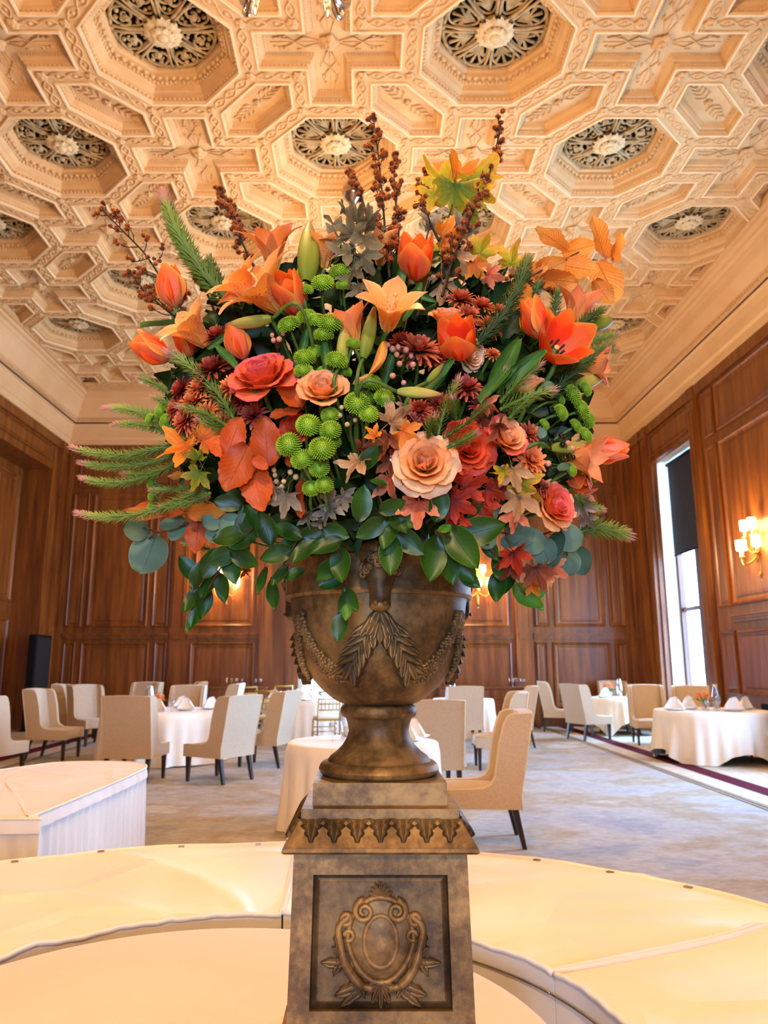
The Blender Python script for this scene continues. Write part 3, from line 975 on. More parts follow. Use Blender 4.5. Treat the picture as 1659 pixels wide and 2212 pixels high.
def sconce(label, Mx, energy=170):
    t = thing('wall_sconce', label, 'wall lamp', Mx, 'five-light brass wall sconces')
    b_ = MB()      # local: x along wall, y out, z up
    b_.grid(lambda u, w: (0.055 * sin(pi * (0.1 + 0.8 * w)) ** 0.6 * cos(pi * u) * (1 + 0.3 * sin(3 * pi * w)), 0.03 * sin(pi * u), lerp(-0.32, 0.3, w)), 8, 14)
    b_.ell((0, 0.035, -0.36), (0.03, 0.03, 0.05)); b_.ell((0, 0.04, 0.0), (0.05, 0.04, 0.06)); b_.ell((0, 0.03, 0.34), (0.025, 0.025, 0.04))
    part('back_plate', b_, M['brass'], t)
    for x, y, z in ((-0.27, 0.20, -0.05), (0.0, 0.30, -0.09), (0.27, 0.20, -0.05), (-0.13, 0.17, 0.27), (0.13, 0.17, 0.27)):
        b_ = MB()
        zz = -0.02 if z < 0.1 else 0.12
        b_.tube(catmull([(0, 0.04, zz), (x * 0.3, y * 0.55, zz - 0.13), (x * 0.8, y * 0.95, zz - 0.16 if z < 0.1 else zz - 0.02), (x, y, z)], 6), 0.012, 8)
        part('arm', b_, M['brass'], t)
        candle_lamp(t, x, y, z)
    b_ = MB(); b_.lathe([(0, -0.55), (0.02, -0.5), (0.035, -0.44), (0.012, -0.4)], 10); b_.M = Matrix.Translation((0, 0.04, 0))
    part('pendant_drop', b_, M['crystal'], t)
    lamp_light('sconce_light', (0, 0.42, 0.22), energy, 0.12, t)
    return t
sconce('brass five-light sconce on the end wall, half hidden by trailing camellia leaves', Matrix.Translation((-3.46, YB, 3.28)) @ Matrix.Rotation(pi, 4, 'Z'))
sconce('brass five-light sconce on the end wall, just showing beside the urn rim', Matrix.Translation((2.72, YB, 3.28)) @ Matrix.Rotation(pi, 4, 'Z'))
sconce('brass five-light sconce on the panel beside the tall window', Matrix.Translation((XR, 12.62, 3.3)) @ Matrix.Rotation(pi / 2, 4, 'Z'), 200)

CH_E = 620
def chandelier(x, y, z, label, energy):
    t = thing('chandelier', label, 'chandelier', (x, y, z), 'silver branched chandeliers')
    b_ = MB(); b_.lathe([(0, -0.12), (0.05, -0.1), (0.09, 0.0), (0.05, 0.1), (0.1, 0.2), (0.13, 0.32), (0.06, 0.45), (0.045, 0.7), (0.09, 0.8), (0.05, 0.95), (0.02, 1.1)], 18)
    part('stem', b_, M['silver'], t)
    b_ = MB(); b_.tube([(0, 0, 1.05), (0, 0, ZC - z)], 0.012, 8); b_.lathe([(0.16, ZC - z), (0.13, ZC - z - 0.06), (0.03, ZC - z - 0.14)], 16)
    part('hanging_rod', b_, M['silver'], t)
    for k in range(8):
        a = 2 * pi * (k + 0.55) / 8
        d = Vector((cos(a), sin(a), 0))
        b_ = MB()
        b_.tube(catmull([d * 0.06 + Vector((0, 0, 0.25)), d * 0.2 + Vector((0, 0, 0.04)), d * 0.42 + Vector((0, 0, -0.1)), d * 0.62 + Vector((0, 0, -0.02)), d * 0.66 + Vector((0, 0, 0.14))], 8), [0.02] * 16 + [0.022] * 8 + [0.024] * 9, 10)
        arm = part('arm', b_, M['silver'], t)
        b_ = MB(); b_.tube(catmull([d * 0.42 + Vector((0, 0, -0.1)), d * 0.52 + Vector((0, 0, -0.16)), d * 0.6 + Vector((0, 0, -0.1)), d * 0.55 + Vector((0, 0, -0.04))], 6), 0.014, 8)
        part('scroll', b_, M['silver'], arm)
        b_ = MB(); b_.M = Matrix.Translation(d * 0.42 + Vector((0, 0, -0.21))); b_.lathe([(0, -0.07), (0.014, -0.05), (0.02, 0.0), (0.008, 0.09), (0, 0.1)], 8)
        part('crystal_drop', b_, M['crystal'], arm)
        candle_lamp(t, d.x * 0.66, d.y * 0.66, 0.14)
    lamp_light('chandelier_light', (0, 0, 0.62), energy, 0.3, t)
    return t
pch = at_y(640, 30, 2.95)
chandelier(pch.x, 2.5, pch.z + 0.2, 'silver chandelier overhead, only the curled ends of its arms in view', CH_E * 1.2)
chandelier(-0.2, 10.0, 4.55, 'silver chandelier hanging over the dining tables behind the bouquet', CH_E * 0.75)
chandelier(-0.3, -4.3, pch.z + 0.2, 'unseen silver chandelier added behind the photographer to light the bouquet front', CH_E * 2.9)  # added out of view, a strong fill for the camera side

# ------------------------------------------------------------------ sideboards, loudspeaker
def sideboard(x0, x1, label):
    t = thing('sideboard', label, 'sideboard', (0, 0, 0))
    y0, y1, zt = YB - 0.70, YB - 0.2, 0.94
    b_ = MB(); b_.box(x0, y0 + 0.03, 0.1, x1, y1, zt - 0.04); part('body', b_, M['wood'], t, smooth=False)
    b_ = MB(); b_.box(x0 - 0.03, y0, zt - 0.04, x1 + 0.03, y1, zt, 0.01); part('top', b_, M['wood'], t, smooth=False)
    n = max(2, int((x1 - x0) / 0.5))
    for k in range(n):
        a, e = lerp(x0, x1, k / n) + 0.025, lerp(x0, x1, (k + 1) / n) - 0.025
        for nm, za, zb in (('drawer', 0.66, 0.86), ('door', 0.14, 0.63)):
            b_ = MB(); b_.box(a, y0 + 0.01, za, e, y0 + 0.03, zb, 0.005)
            d = part(nm, b_, M['wood'], t, smooth=False)
            b_ = MB(); b_.ell(((a + e) / 2, y0 - 0.005, zb - 0.09), 0.018, 8, 6)
            part('knob', b_, M['brass'], d)
    for x in (x0 + 0.04, x1 - 0.04):
        for y in (y0 + 0.06, y1 - 0.04):
            b_ = MB(); b_.box(x - 0.03, y - 0.03, 0, x + 0.03, y + 0.03, 0.1); part('leg', b_, M['wood_dark'], t, smooth=False)
sideboard(-4.3, -2.36, 'wooden sideboard with drinking glasses under the end-wall sconce near the camellia trail')
sideboard(1.7, 4.0, 'wooden sideboard with a row of glasses against the end wall, beyond the dining chairs')
M['clear'] = glassy('drinking_glass', 'fbfdff', gloss=0.1)
def goblet_mesh(k=1.0, hgt=0.17):
    b_ = MB(); b_.lathe([(0.0, 0.0), (0.032 * k, 0.002), (0.006, 0.012), (0.005, hgt * 0.42), (0.02 * k, hgt * 0.5), (0.036 * k, hgt * 0.65), (0.034 * k, hgt), (0.032 * k, hgt), (0.034 * k, hgt * 0.66), (0.016 * k, hgt * 0.52), (0, hgt * 0.48)], 14)
    return b_.mesh('bowl', M['clear'], True)
me_gob = goblet_mesh()
def goblet(x, y, z, label, group, s=1.0):
    return tag(link('wine_glass', me_gob, None, TR(x, y, z, 0, s)), label, 'glass', group)
for i, u in enumerate((489, 500, 511, 522)):
    p = at_y(u, 1480, YB - 0.45); goblet(p.x, p.y, 0.94, ('first', 'second', 'third', 'last')[i] + ' stemmed glass in the row of four on the sideboard', 'glasses on the sideboards', 1.15)
for i, u in enumerate((551, 562)):
    p = at_y(u, 1480, YB - 0.45); goblet(p.x, p.y, 0.94, 'stemmed glass of a pair on the sideboard, ' + ('nearer the row of four' if i == 0 else 'nearer the gold chairs'), 'glasses on the sideboards', 1.15)
for i, u in enumerate((1099, 1107, 1115, 1123, 1131)):
    p = at_y(u, 1470, YB - 0.45); goblet(p.x, p.y, 0.94, ('first', 'second', 'third', 'fourth', 'fifth')[i] + ' stemmed glass on the sideboard beyond the tan chairs', 'glasses on the sideboards', 1.15)
t = thing('loudspeaker', 'tall black loudspeaker column standing in front of the panelled recess', 'speaker', (XL + 0.16, 17.72, 0))
b_ = MB(); b_.box(-0.09, -0.42, 0.05, 0.09, 0.42, 2.12, 0.02); part('cabinet', b_, M['black'], t, smooth=False)
b_ = MB(); b_.box(0.09, -0.38, 0.3, 0.102, 0.38, 2.06); M['mesh'] = mat('speaker_mesh', '08080a', '101014', rough=0.9, nscale=120); part('front_grille', b_, M['mesh'], t, smooth=False)
b_ = MB(); b_.box(-0.11, -0.45, 0.0, 0.13, 0.45, 0.05, 0.01); part('base', b_, M['black'], t, smooth=False)
# ------------------------------------------------------------------ urn on its pedestal
def bronze_mat(name, dark, mid, light, rough=0.5):
    m, nt, b = newmat(name)
    v = coords(nt, 'Object')
    n1 = noise(nt, v, 7.0, 8, 0.65)
    n2 = noise(nt, v, 60.0, 3, 0.6)
    ad = nd(nt, 'ShaderNodeMath', operation='MULTIPLY_ADD'); ad.inputs[1].default_value = 0.35
    nt.links.new(n2, ad.inputs[0]); nt.links.new(n1, ad.inputs[2])
    col = ramp(nt, ad.outputs[0], [(0.45, dark), (0.62, mid), (0.82, light)])
    geo = nt.nodes.new('ShaderNodeNewGeometry')         # darker in the hollows, lighter on the ridges
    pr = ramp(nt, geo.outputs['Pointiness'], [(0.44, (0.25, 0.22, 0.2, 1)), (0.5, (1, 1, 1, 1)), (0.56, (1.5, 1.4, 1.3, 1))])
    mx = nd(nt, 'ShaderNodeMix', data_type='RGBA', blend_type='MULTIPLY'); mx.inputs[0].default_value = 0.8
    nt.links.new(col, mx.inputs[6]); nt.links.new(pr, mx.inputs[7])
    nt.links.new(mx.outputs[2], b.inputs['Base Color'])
    b.inputs['Metallic'].default_value = 0.35
    b.inputs['Specular IOR Level'].default_value = 0.35
    b.inputs['Roughness'].default_value = rough
    bump(nt, b, ad.outputs[0], 0.25, 0.003)
    return m
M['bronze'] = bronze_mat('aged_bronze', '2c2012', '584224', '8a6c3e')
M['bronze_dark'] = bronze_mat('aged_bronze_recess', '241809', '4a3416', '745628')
AX, AY = 0.023, 1.555                                  # urn axis
ZT = 0.765                                            # table top under the pedestal
pedestal = thing('pedestal', 'square bronze-coloured pedestal with a cartouche panel and a row of leaf carvings', 'pedestal', (AX, AY, ZT))
def sq(b_, hw0, z0, hw1, z1, cap=True):
    a = [b_.pt(p) for p in ((-hw0, -hw0, z0), (hw0, -hw0, z0), (hw0, hw0, z0), (-hw0, hw0, z0))]
    c = [b_.pt(p) for p in ((-hw1, -hw1, z1), (hw1, -hw1, z1), (hw1, hw1, z1), (-hw1, hw1, z1))]
    for i in range(4):
        b_.face(a[i], a[(i + 1) % 4], c[(i + 1) % 4], c[i])
    if cap:
        b_.face(*c); b_.face(*reversed(a))
ZB, ZCAP = 0.396, 0.396                               # local heights above the table
# body: four faces each with a sunk panel
def body():
    b_ = MB()
    def hw(z): return lerp(0.160, 0.150, z / ZB)
    for k in range(4):
        b_.M = Matrix.Rotation(k * pi / 2, 4, 'Z')
        def P(x, z, d): return (x * hw(z), -hw(z) + d, z)
        z0, z1, m = 0.148, 0.358, 0.765
        o = [b_.pt(P(*q)) for q in ((-1, 0, 0), (1, 0, 0), (1, ZB, 0), (-1, ZB, 0))]
        i1 = [b_.pt(P(*q)) for q in ((-m, z0, 0), (m, z0, 0), (m, z1, 0), (-m, z1, 0))]
        i2 = [b_.pt(P(*q)) for q in ((-m * 0.985, z0 + 0.002, 0.013), (m * 0.985, z0 + 0.002, 0.013), (m * 0.985, z1 - 0.002, 0.013), (-m * 0.985, z1 - 0.002, 0.013))]
        i3 = [b_.pt(P(*q)) for q in ((-m * 0.9, z0 + 0.012, 0.009), (m * 0.9, z0 + 0.012, 0.009), (m * 0.9, z1 - 0.012, 0.009), (-m * 0.9, z1 - 0.012, 0.009))]
        for a, c in ((o, i1), (i1, i2), (i2, i3)):
            for j in range(4):
                b_.face(a[j], a[(j + 1) % 4], c[(j + 1) % 4], c[j])
        b_.face(*i3)
    b_.M = None
    return b_
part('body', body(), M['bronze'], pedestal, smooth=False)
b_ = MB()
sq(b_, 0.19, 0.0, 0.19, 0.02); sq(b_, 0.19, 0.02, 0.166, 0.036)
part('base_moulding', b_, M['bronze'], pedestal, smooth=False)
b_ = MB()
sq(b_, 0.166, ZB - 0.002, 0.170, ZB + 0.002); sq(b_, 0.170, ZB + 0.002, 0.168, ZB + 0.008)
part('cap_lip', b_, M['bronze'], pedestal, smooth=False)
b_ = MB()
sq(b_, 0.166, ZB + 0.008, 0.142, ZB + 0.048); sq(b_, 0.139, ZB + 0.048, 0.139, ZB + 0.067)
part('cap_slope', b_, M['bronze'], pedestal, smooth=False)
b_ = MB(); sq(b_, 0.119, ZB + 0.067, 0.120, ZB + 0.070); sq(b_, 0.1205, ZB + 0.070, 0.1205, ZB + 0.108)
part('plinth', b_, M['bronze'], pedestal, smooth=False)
def leaf_relief(b_, base, dirv, side, nrm, L, W, hgt, lobes=4, curl=0.0, acanthus=False):
    """carved acanthus leaf, from base along dirv"""
    base, dirv, side, nrm = Vector(base), Vector(dirv), Vector(side), Vector(nrm)
    def fn(u, w):
        s = 2 * u - 1
        wd = W * (sin(pi * min(1, 0.12 + 0.88 * w)) ** 0.7) * (1 + 0.16 * cos(2 * pi * lobes * w))
        if acanthus:
            wd = W * (1.12 - 0.95 * w ** 1.3) * (1 + 0.22 * cos(2 * pi * lobes * w))
        z = hgt * (0.25 + 0.75 * (1 - s * s)) * (0.55 + 0.45 * sin(pi * w)) + hgt * (0.28 if lobes > 1 else 0.12) * cos(3 * pi * s) + curl * w * w
        if abs(s) > 0.98:
            z = 0
        return base + dirv * (L * (w - 0.1 * abs(s) * (1 - w))) + side * (s * wd) + nrm * z
    b_.grid(fn, 12, 10)
for k in range(4):
    R = Matrix.Rotation(k * pi / 2, 4, 'Z')
    if k == 2:
        continue
    dv = Vector((0, -0.024, -0.04)).normalized()
    nv = Vector((0, -0.04, 0.024)).normalized()
    for i in range(7):
        b_ = MB(); b_.M = R
        x = (i - 3) * 0.040
        leaf_relief(b_, (x, -0.1425, ZB + 0.048), dv, (1, 0, 0), nv, 0.037, 0.019, 0.007, 3, 0.003, True)
        part('carved_leaf', b_, M['bronze'], pedestal)
# cartouche on the three visible faces
def cartouche():
    b_ = MB()
    cz = 0.252
    def face(x, z, o=0.0):
        x, z = x * 0.77, cz + (z - cz) * 0.77
        return Vector((x, -(lerp(0.160, 0.150, z / ZB)) + 0.009 - o * 0.85, z))
    def oval(rx, rz, dz=0): return [face(rx * sin(2 * pi * i / 36), cz + dz + rz * cos(2 * pi * i / 36), 0.004) for i in range(37)]
    # heart-like shield
    def shield(u, w):
        a = 2 * pi * u
        r = 0.001 + w
        sx = 0.073 * sin(a) * (1 - 0.16 * max(0, -cos(a)))
        sz = 0.086 * cos(a) - 0.006 * (1 if cos(a) > 0 else 0) * (1 - abs(sin(a)))
        return face(sx * r, cz + 0.004 + sz * r, 0.010 * (1 - w ** 4) + 0.002 * cos(6 * w))
    b_.grid(shield, 36, 6, True)
    b_.tube(oval(0.036, 0.052, 0.0), 0.0055, 8, False)
    b_.grid(lambda u, w: face(0.033 * w * sin(2 * pi * u), cz + 0.049 * w * cos(2 * pi * u), 0.013 - 0.004 * w * w), 24, 5, True)
    b_.tube([face(0.073 * 1.0 * sin(2 * pi * i / 36) * (1 - 0.16 * max(0, -cos(2 * pi * i / 36))), cz + 0.004 + 0.086 * cos(2 * pi * i / 36), 0.004) for i in range(37)], 0.005, 8, False)
    for sg in (-1, 1):
        pts = []
        for i in range(22):
            t = i / 21
            a = pi / 2 - 1.5 * 2 * pi * t
            r = 0.023 * (1 - 0.75 * t)
            pts.append(face(sg * (0.036 + r * cos(a) * 1.0), cz + 0.062 + r * sin(a), 0.008 + 0.004 * t))
        b_.tube(pts, [0.006 - 0.003 * i / 21 for i in range(22)], 8)
        # acanthus scrolls down the flanks
        b_.tube(catmull([face(sg * 0.068, cz + 0.052, 0.006), face(sg * 0.092, cz + 0.03, 0.006), face(sg * 0.088, cz - 0.005, 0.006), face(sg * 0.074, cz - 0.05, 0.006), face(sg * 0.045, cz - 0.085, 0.006), face(sg * 0.018, cz - 0.092, 0.006)], 6), [0.006] * 15 + [0.008] * 10 + [0.006] * 6, 8)
        pts = [face(sg * (0.076 + 0.011 * cos(a)), cz + 0.045 + 0.011 * sin(a), 0.007) for a in [i * 0.5 for i in range(12)]]
        b_.tube(pts, 0.0045, 7)
        pts = [face(sg * (0.07 + 0.010 * cos(a)), cz + 0.012 + 0.010 * sin(a), 0.007) for a in [i * 0.5 for i in range(12)]]
        b_.tube(pts, 0.004, 7)
        for (x, z, dx, dz, L, W) in ((0.094, 0.02, -0.1, -1, 0.05, 0.011), (0.083, -0.03, 0.5, -0.9, 0.045, 0.011), (0.078, -0.045, 1.0, 0.05, 0.055, 0.012), (0.085, -0.03, 0.75, 0.65, 0.03, 0.008), (0.06, -0.07, -0.5, -0.8, 0.05, 0.013), (0.045, -0.088, 1.0, -0.35, 0.06, 0.014), (0.04, -0.092, 0.95, -0.75, 0.06, 0.012), (0.075, -0.02, -0.3, -1, 0.05, 0.012)):
            d = Vector((sg * dx, 0, dz)).normalized()
            leaf_relief(b_, face(sg * x, cz + z, 0.002), d, Vector((-d.z, 0, d.x)), (0, -1, 0), L * 0.77, W * 0.8, 0.006, 3)
    # shell above, palmette below
    for i in range(-3, 4):
        a = i * 0.36
        d = Vector((sin(a), 0, cos(a)))
        leaf_relief(b_, face(0, cz + 0.086, 0.002), d, (cos(a), 0, -sin(a)), (0, -1, 0), 0.030 - 0.002 * abs(i), 0.005, 0.007, 1)
        d = Vector((sin(a * 1.15), 0, -cos(a * 1.15)))
        leaf_relief(b_, face(0, cz - 0.078, 0.002), d, (cos(a), 0, sin(a)), (0, -1, 0), 0.044 - 0.006 * abs(i), 0.007, 0.007, 1)
    return b_
cm = cartouche().mesh('cartouche', [M['bronze']], True)
for k in (0, 1, 3):
    link('cartouche', cm, pedestal, Matrix.Rotation(k * pi / 2, 4, 'Z'))

# --- urn (local z = 0 at the top of the plinth)
ZU = ZT + ZB + 0.108
urn = thing('urn', 'large aged bronze urn with a ram mask and leaf garlands, holding the bouquet', 'urn', (AX, AY, ZU))
foot = [(0.0, 0.0), (0.1086, 0.0), (0.1154, 0.005), (0.1174, 0.0116), (0.1135, 0.0199), (0.1086, 0.0241), (0.1009, 0.0257), (0.098, 0.0299), (0.0951, 0.034), (0.0834, 0.0423), (0.0708, 0.0548), (0.0621, 0.0697), (0.0592, 0.0813), (0.0611, 0.0938), (0.065, 0.1046), (0.0669, 0.1079)]
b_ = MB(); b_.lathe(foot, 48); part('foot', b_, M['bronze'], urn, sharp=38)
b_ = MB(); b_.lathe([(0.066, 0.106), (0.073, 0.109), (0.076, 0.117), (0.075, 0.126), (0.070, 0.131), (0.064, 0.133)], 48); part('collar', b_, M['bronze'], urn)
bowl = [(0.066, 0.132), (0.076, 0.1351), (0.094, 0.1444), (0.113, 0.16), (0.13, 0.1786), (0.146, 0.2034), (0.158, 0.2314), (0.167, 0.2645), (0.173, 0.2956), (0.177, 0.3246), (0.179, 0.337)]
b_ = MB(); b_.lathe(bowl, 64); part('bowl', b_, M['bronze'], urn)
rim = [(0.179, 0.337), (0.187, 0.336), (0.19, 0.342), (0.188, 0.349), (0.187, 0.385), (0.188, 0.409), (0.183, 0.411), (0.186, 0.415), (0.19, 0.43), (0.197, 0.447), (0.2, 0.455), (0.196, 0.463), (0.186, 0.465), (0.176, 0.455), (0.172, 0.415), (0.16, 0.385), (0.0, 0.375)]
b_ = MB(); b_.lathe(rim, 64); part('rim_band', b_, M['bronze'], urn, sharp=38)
def bowl_r(z):
    for (r0, z0), (r1, z1) in zip(bowl, bowl[1:]):
        if z0 <= z <= z1:
            return lerp(r0, r1, (z - z0) / (z1 - z0))
    return 0.188 if z > 0.335 else 0.066
def on_bowl(a, z, o=0.0):      # a = 0 faces the camera, positive to the right
    r = bowl_r(z) + o
    return Vector((r * sin(a), -r * cos(a), z))
ang0 = radians(0.0)
for mk in range(3):            # three ram masks round the urn, one to the front
    R = Matrix.Translation((0, 0, -0.015)) @ Matrix.Rotation(mk * 2 * pi / 3, 4, 'Z')
    b_ = MB(); b_.M = R
    rng = random.Random(4)
    # curly fleece
    for i in range(46):
        a = rng.uniform(-1, 1)
        zz = rng.uniform(0, 1)
        x = a * 0.034 * (1 - 0.25 * zz)
        z = 0.392 + 0.075 * zz - 0.02 * a * a
        y = -0.205 - 0.022 * (1 - a * a) + 0.012 * zz
        r = rng.uniform(0.0075, 0.0105)
        pts = [Vector((x + r * (1 - 0.07 * j) * cos(j * 0.8), y - 0.006 * (j / 11), z + r * (1 - 0.07 * j) * sin(j * 0.8))) for j in range(12)]
        b_.tube(pts, 0.0032, 5)
    b_.ell((0, -0.198, 0.425), (0.038, 0.028, 0.048), 14, 10)
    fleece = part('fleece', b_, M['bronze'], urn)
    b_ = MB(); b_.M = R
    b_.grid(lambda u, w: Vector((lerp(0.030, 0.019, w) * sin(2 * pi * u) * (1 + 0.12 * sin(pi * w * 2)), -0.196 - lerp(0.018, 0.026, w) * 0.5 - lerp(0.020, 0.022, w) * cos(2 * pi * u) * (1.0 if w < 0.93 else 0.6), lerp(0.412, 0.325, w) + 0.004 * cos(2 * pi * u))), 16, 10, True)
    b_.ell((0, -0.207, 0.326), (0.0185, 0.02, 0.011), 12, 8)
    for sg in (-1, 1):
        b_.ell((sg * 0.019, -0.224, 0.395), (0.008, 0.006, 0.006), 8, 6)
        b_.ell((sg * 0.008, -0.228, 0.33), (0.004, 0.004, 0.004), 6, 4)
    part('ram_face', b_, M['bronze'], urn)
    R = Matrix.Rotation(mk * 2 * pi / 3, 4, 'Z')
    for sg in (-1, 1):         # garland: laurel sprig then a swag of small blossoms
        b_ = MB(); b_.M = R
        rng = random.Random(7 + sg)
        def gpath(t):
            if t < 0.5:
                k = t / 0.5
                return sg * lerp(0.02, 0.36, k ** 1.15), lerp(0.302, 0.202, k)
            k = (t - 0.5) / 0.5
            return sg * lerp(0.36, 1.047, k), 0.202 - 0.02 * sin(pi * k) + 0.105 * k ** 2.2
        for i in range(6):
            t = 0.02 + 0.43 * i / 5
            a, z = gpath(t)
            a2, z2 = gpath(t + 0.02)
            p, p2 = on_bowl(a, z, 0.002), on_bowl(a2, z2, 0.002)
            d = (p2 - p).normalized()
            n = Vector((sin(a), -cos(a), 0))
            s = n.cross(d).normalized()
            for k2 in ((-1, 0, 1) if i in (0, 5) else (-1, 1)):
                dd = (d + s * k2 * (0.22 if i < 1 else 0.6)).normalized()
                leaf_relief(b_, p + n * (0.002 + 0.002 * (k2 == 0)), dd, n.cross(dd).normalized(), n, (0.052 if i < 1 else 0.046) * (1 if k2 else 0.85), 0.0125, 0.013, 1, 0.010)
        part('laurel_sprig', b_, M['bronze'], urn)
        b_ = MB(); b_.M = R
        for i in range(20):
            t = 0.5 + 0.5 * i / 20
            a, z = gpath(t)
            for j in range(2):
                p = on_bowl(a + rng.uniform(-0.03, 0.03), z + (j - 0.5) * 0.016, 0.004)
                n = Vector((sin(a), -cos(a), 0))
                x = n.cross(Vector((0, 0, 1)))
                rr = rng.uniform(0.008, 0.0115)
                for q in range(5):
                    an = q * 2 * pi / 5 + i
                    b_.M = R @ frame(p + (x * cos(an) + Vector((0, 0, 1)) * sin(an)) * rr * 0.6, n)
                    b_.ell((0, 0, 0), (rr * 0.48, rr * 0.48, 0.005), 6, 4)
                b_.M = R @ frame(p, n); b_.ell((0, 0, 0.004), (rr * 0.3, rr * 0.3, 0.004), 6, 4)
        b_.M = R
        b_.tube([on_bowl(*gpath(0.5 + 0.5 * i / 24), 0.001) for i in range(25)], 0.009, 8)
        part('blossom_swag', b_, M['bronze'], urn)
b_ = MB()                      # small tied ribbon under the mask
for sg in (-1, 0, 1):
    leaf_relief(b_, on_bowl(0, 0.305, 0.004), Vector((sg * 0.4, 0, -1)).normalized(), Vector((1, 0, sg * 0.4)).normalized(), (0, -1, 0), 0.06, 0.012, 0.006, 1)
part('ribbon', b_, M['bronze'], urn)
soil = MB(); soil.lathe([(0.0, 0.42), (0.1, 0.42), (0.168, 0.412)], 24)
M['foam'] = mat('dark_green_floral_foam', '10160c', '182012', rough=0.95, nscale=30, spec=0.1)
part('floral_foam', soil, M['foam'], urn)
# ------------------------------------------------------------------ flower and leaf library
RG = random.Random(11)
def blade(b_, L, W, prof, ang, wrap=0.4, r0=0.0, z0=0.0, nu=6, nv=9, ruf=0.0, rfreq=5.0, seed=0, tipn=0.0):
    """petal in its own frame: x away from the flower axis, y across, z along the axis; ang(t) = lean from the axis in degrees"""
    rg = random.Random(seed)
    ph = rg.uniform(0, 6)
    cl, r, z = [], r0, z0
    N = nv * 3
    for i in range(N + 1):
        t = i / N
        a = radians(ang(t))
        if i:
            r += sin(a) * L / N
            z += cos(a) * L / N
        if i % 3 == 0:
            cl.append((r, z, a))
    def fn(u, v):
        r_, z_, a = cl[round(v * nv)]
        s = 2 * u - 1
        w = max(1e-5, W * prof(v))
        wr = max(1e-4, wrap * (1 - 0.25 * v))
        R = w / wr
        y = R * sin(s * wr)
        inn = R * (1 - cos(s * wr))
        nr, nz = -cos(a), sin(a)
        k = inn + ruf * W * v * v * abs(s) ** 1.5 * sin(rfreq * s + ph + 4 * v)
        ext = -tipn * L * s * s * v
        return Vector((r_ + nr * k + sin(a) * ext, y, z_ + nz * k + cos(a) * ext))
    b_.grid(fn, nu, nv)
def seg(stops):
    def f(t):
        for (t0, a0), (t1, a1) in zip(stops, stops[1:]):
            if t <= t1:
                return lerp(a0, a1, (t - t0) / (t1 - t0))
        return stops[-1][1]
    return f
def lance(k=0.75, base=0.35):
    return lambda t: (base + (1 - base) * sin(pi * min(1, t / 0.9) ** 0.9 * 0.55) if t < 0.6 else max(0.0, (1 - ((t - 0.6) / 0.4) ** 2)) ** k)
def oval(t, base=0.3):
    return max(0.02, (base * (1 - t) + sin(pi * (0.04 + 0.94 * t)) ** 0.75 * (1 - 0.25 * base)))

M['tulip'] = petal('tulip_petal', [(0.0, 'e0c060'), (0.12, 'f2905a'), (0.4, 'f47a50'), (0.8, 'f77034'), (1.0, 'fc9638')], vein=0.08, edge=('ffb04a', 0.28), trans=0.3, vscale=18)
M['tulip_in'] = petal('tulip_petal_inner', [(0.0, 'd9a52a'), (0.14, 'f03c1a'), (0.6, 'fc4c1e'), (1.0, 'ff8430')], vein=0.06, trans=0.35, edge=('ff8420', 0.36))
M['tulip_pink'] = petal('tulip_petal_pink', [(0.0, 'f4b47c'), (0.3, 'f0807a'), (0.7, 'f48e78'), (1.0, 'fc7c44')], vein=0.12, edge=('ff8a30', 0.34), trans=0.3)
M['rose_coral'] = petal('rose_coral', [(0.0, 'f79640'), (0.5, 'fa8a46'), (0.82, 'f67a52'), (1.0, 'ec6470')], vein=0.05, trans=0.22)
M['rose_peach'] = petal('rose_peach', [(0.0, 'f6a43c'), (0.5, 'fbb25c'), (0.85, 'fcbe7e'), (1.0, 'f4a480')], vein=0.05, trans=0.22)
M['rose_pale'] = petal('rose_pale', [(0.0, 'f8b654'), (0.5, 'fdc880'), (0.85, 'fcd2a0'), (1.0, 'f2b698')], vein=0.05, trans=0.22)
M['rose_orange'] = petal('rose_orange', [(0.0, 'f07828'), (0.6, 'f66c2c'), (0.9, 'f05a34'), (1.0, 'da4248')], vein=0.05, trans=0.22)
M['lily'] = petal('lily_petal', [(0.0, 'e0a030'), (0.25, 'fbb054'), (0.7, 'fbb062'), (1.0, 'f5a07a')], vein=0.07, edge=('ffc478', 0.3), freckle=('7a2410', 13), trans=0.28, vscale=16)
M['lily_plain'] = petal('lily_petal_plain', [(0.0, 'd0b050'), (0.25, 'f8ac54'), (0.7, 'f69e66'), (1.0, 'ee8e66')], vein=0.08, trans=0.3, vscale=16)
M['bud'] = petal('lily_bud_skin', [(0.0, '7d8c2c'), (0.35, 'a8a848'), (0.75, 'c0aa5a'), (1.0, 'b07a42')], vein=0.16, trans=0.1, vscale=14)
M['bud_green'] = petal('lily_bud_green', [(0.0, '5f7a22'), (0.5, '93993a'), (1.0, '8a6a3a')], vein=0.16, trans=0.1, vscale=14)
M['button'] = petal('button_mum_floret', [(0.0, '44780a'), (0.5, '82b41e'), (1.0, 'bce048')], vein=0, trans=0.2, jitter=0.05)
M['mum_dark'] = petal('mum_dark_red', [(0.0, '5a1210'), (0.5, '9c332a'), (1.0, 'c66248')], vein=0.1, trans=0.15, jitter=0.09)
M['mum_bronze'] = petal('mum_bronze', [(0.0, '7a2010'), (0.4, 'c85e2c'), (1.0, 'eb9458')], vein=0.1, trans=0.15, jitter=0.08)
M['mum_rust'] = petal('mum_rust', [(0.0, '641814'), (0.4, 'b24a30'), (1.0, 'de7c54')], vein=0.1, trans=0.15, jitter=0.08)
M['stem'] = mat('green_stem', '3d5f1a', '56792a', rough=0.5, nscale=20, kind='Generated')
M['stem_brown'] = mat('brown_twig', '3a2416', '5a3a24', rough=0.7, nscale=30)
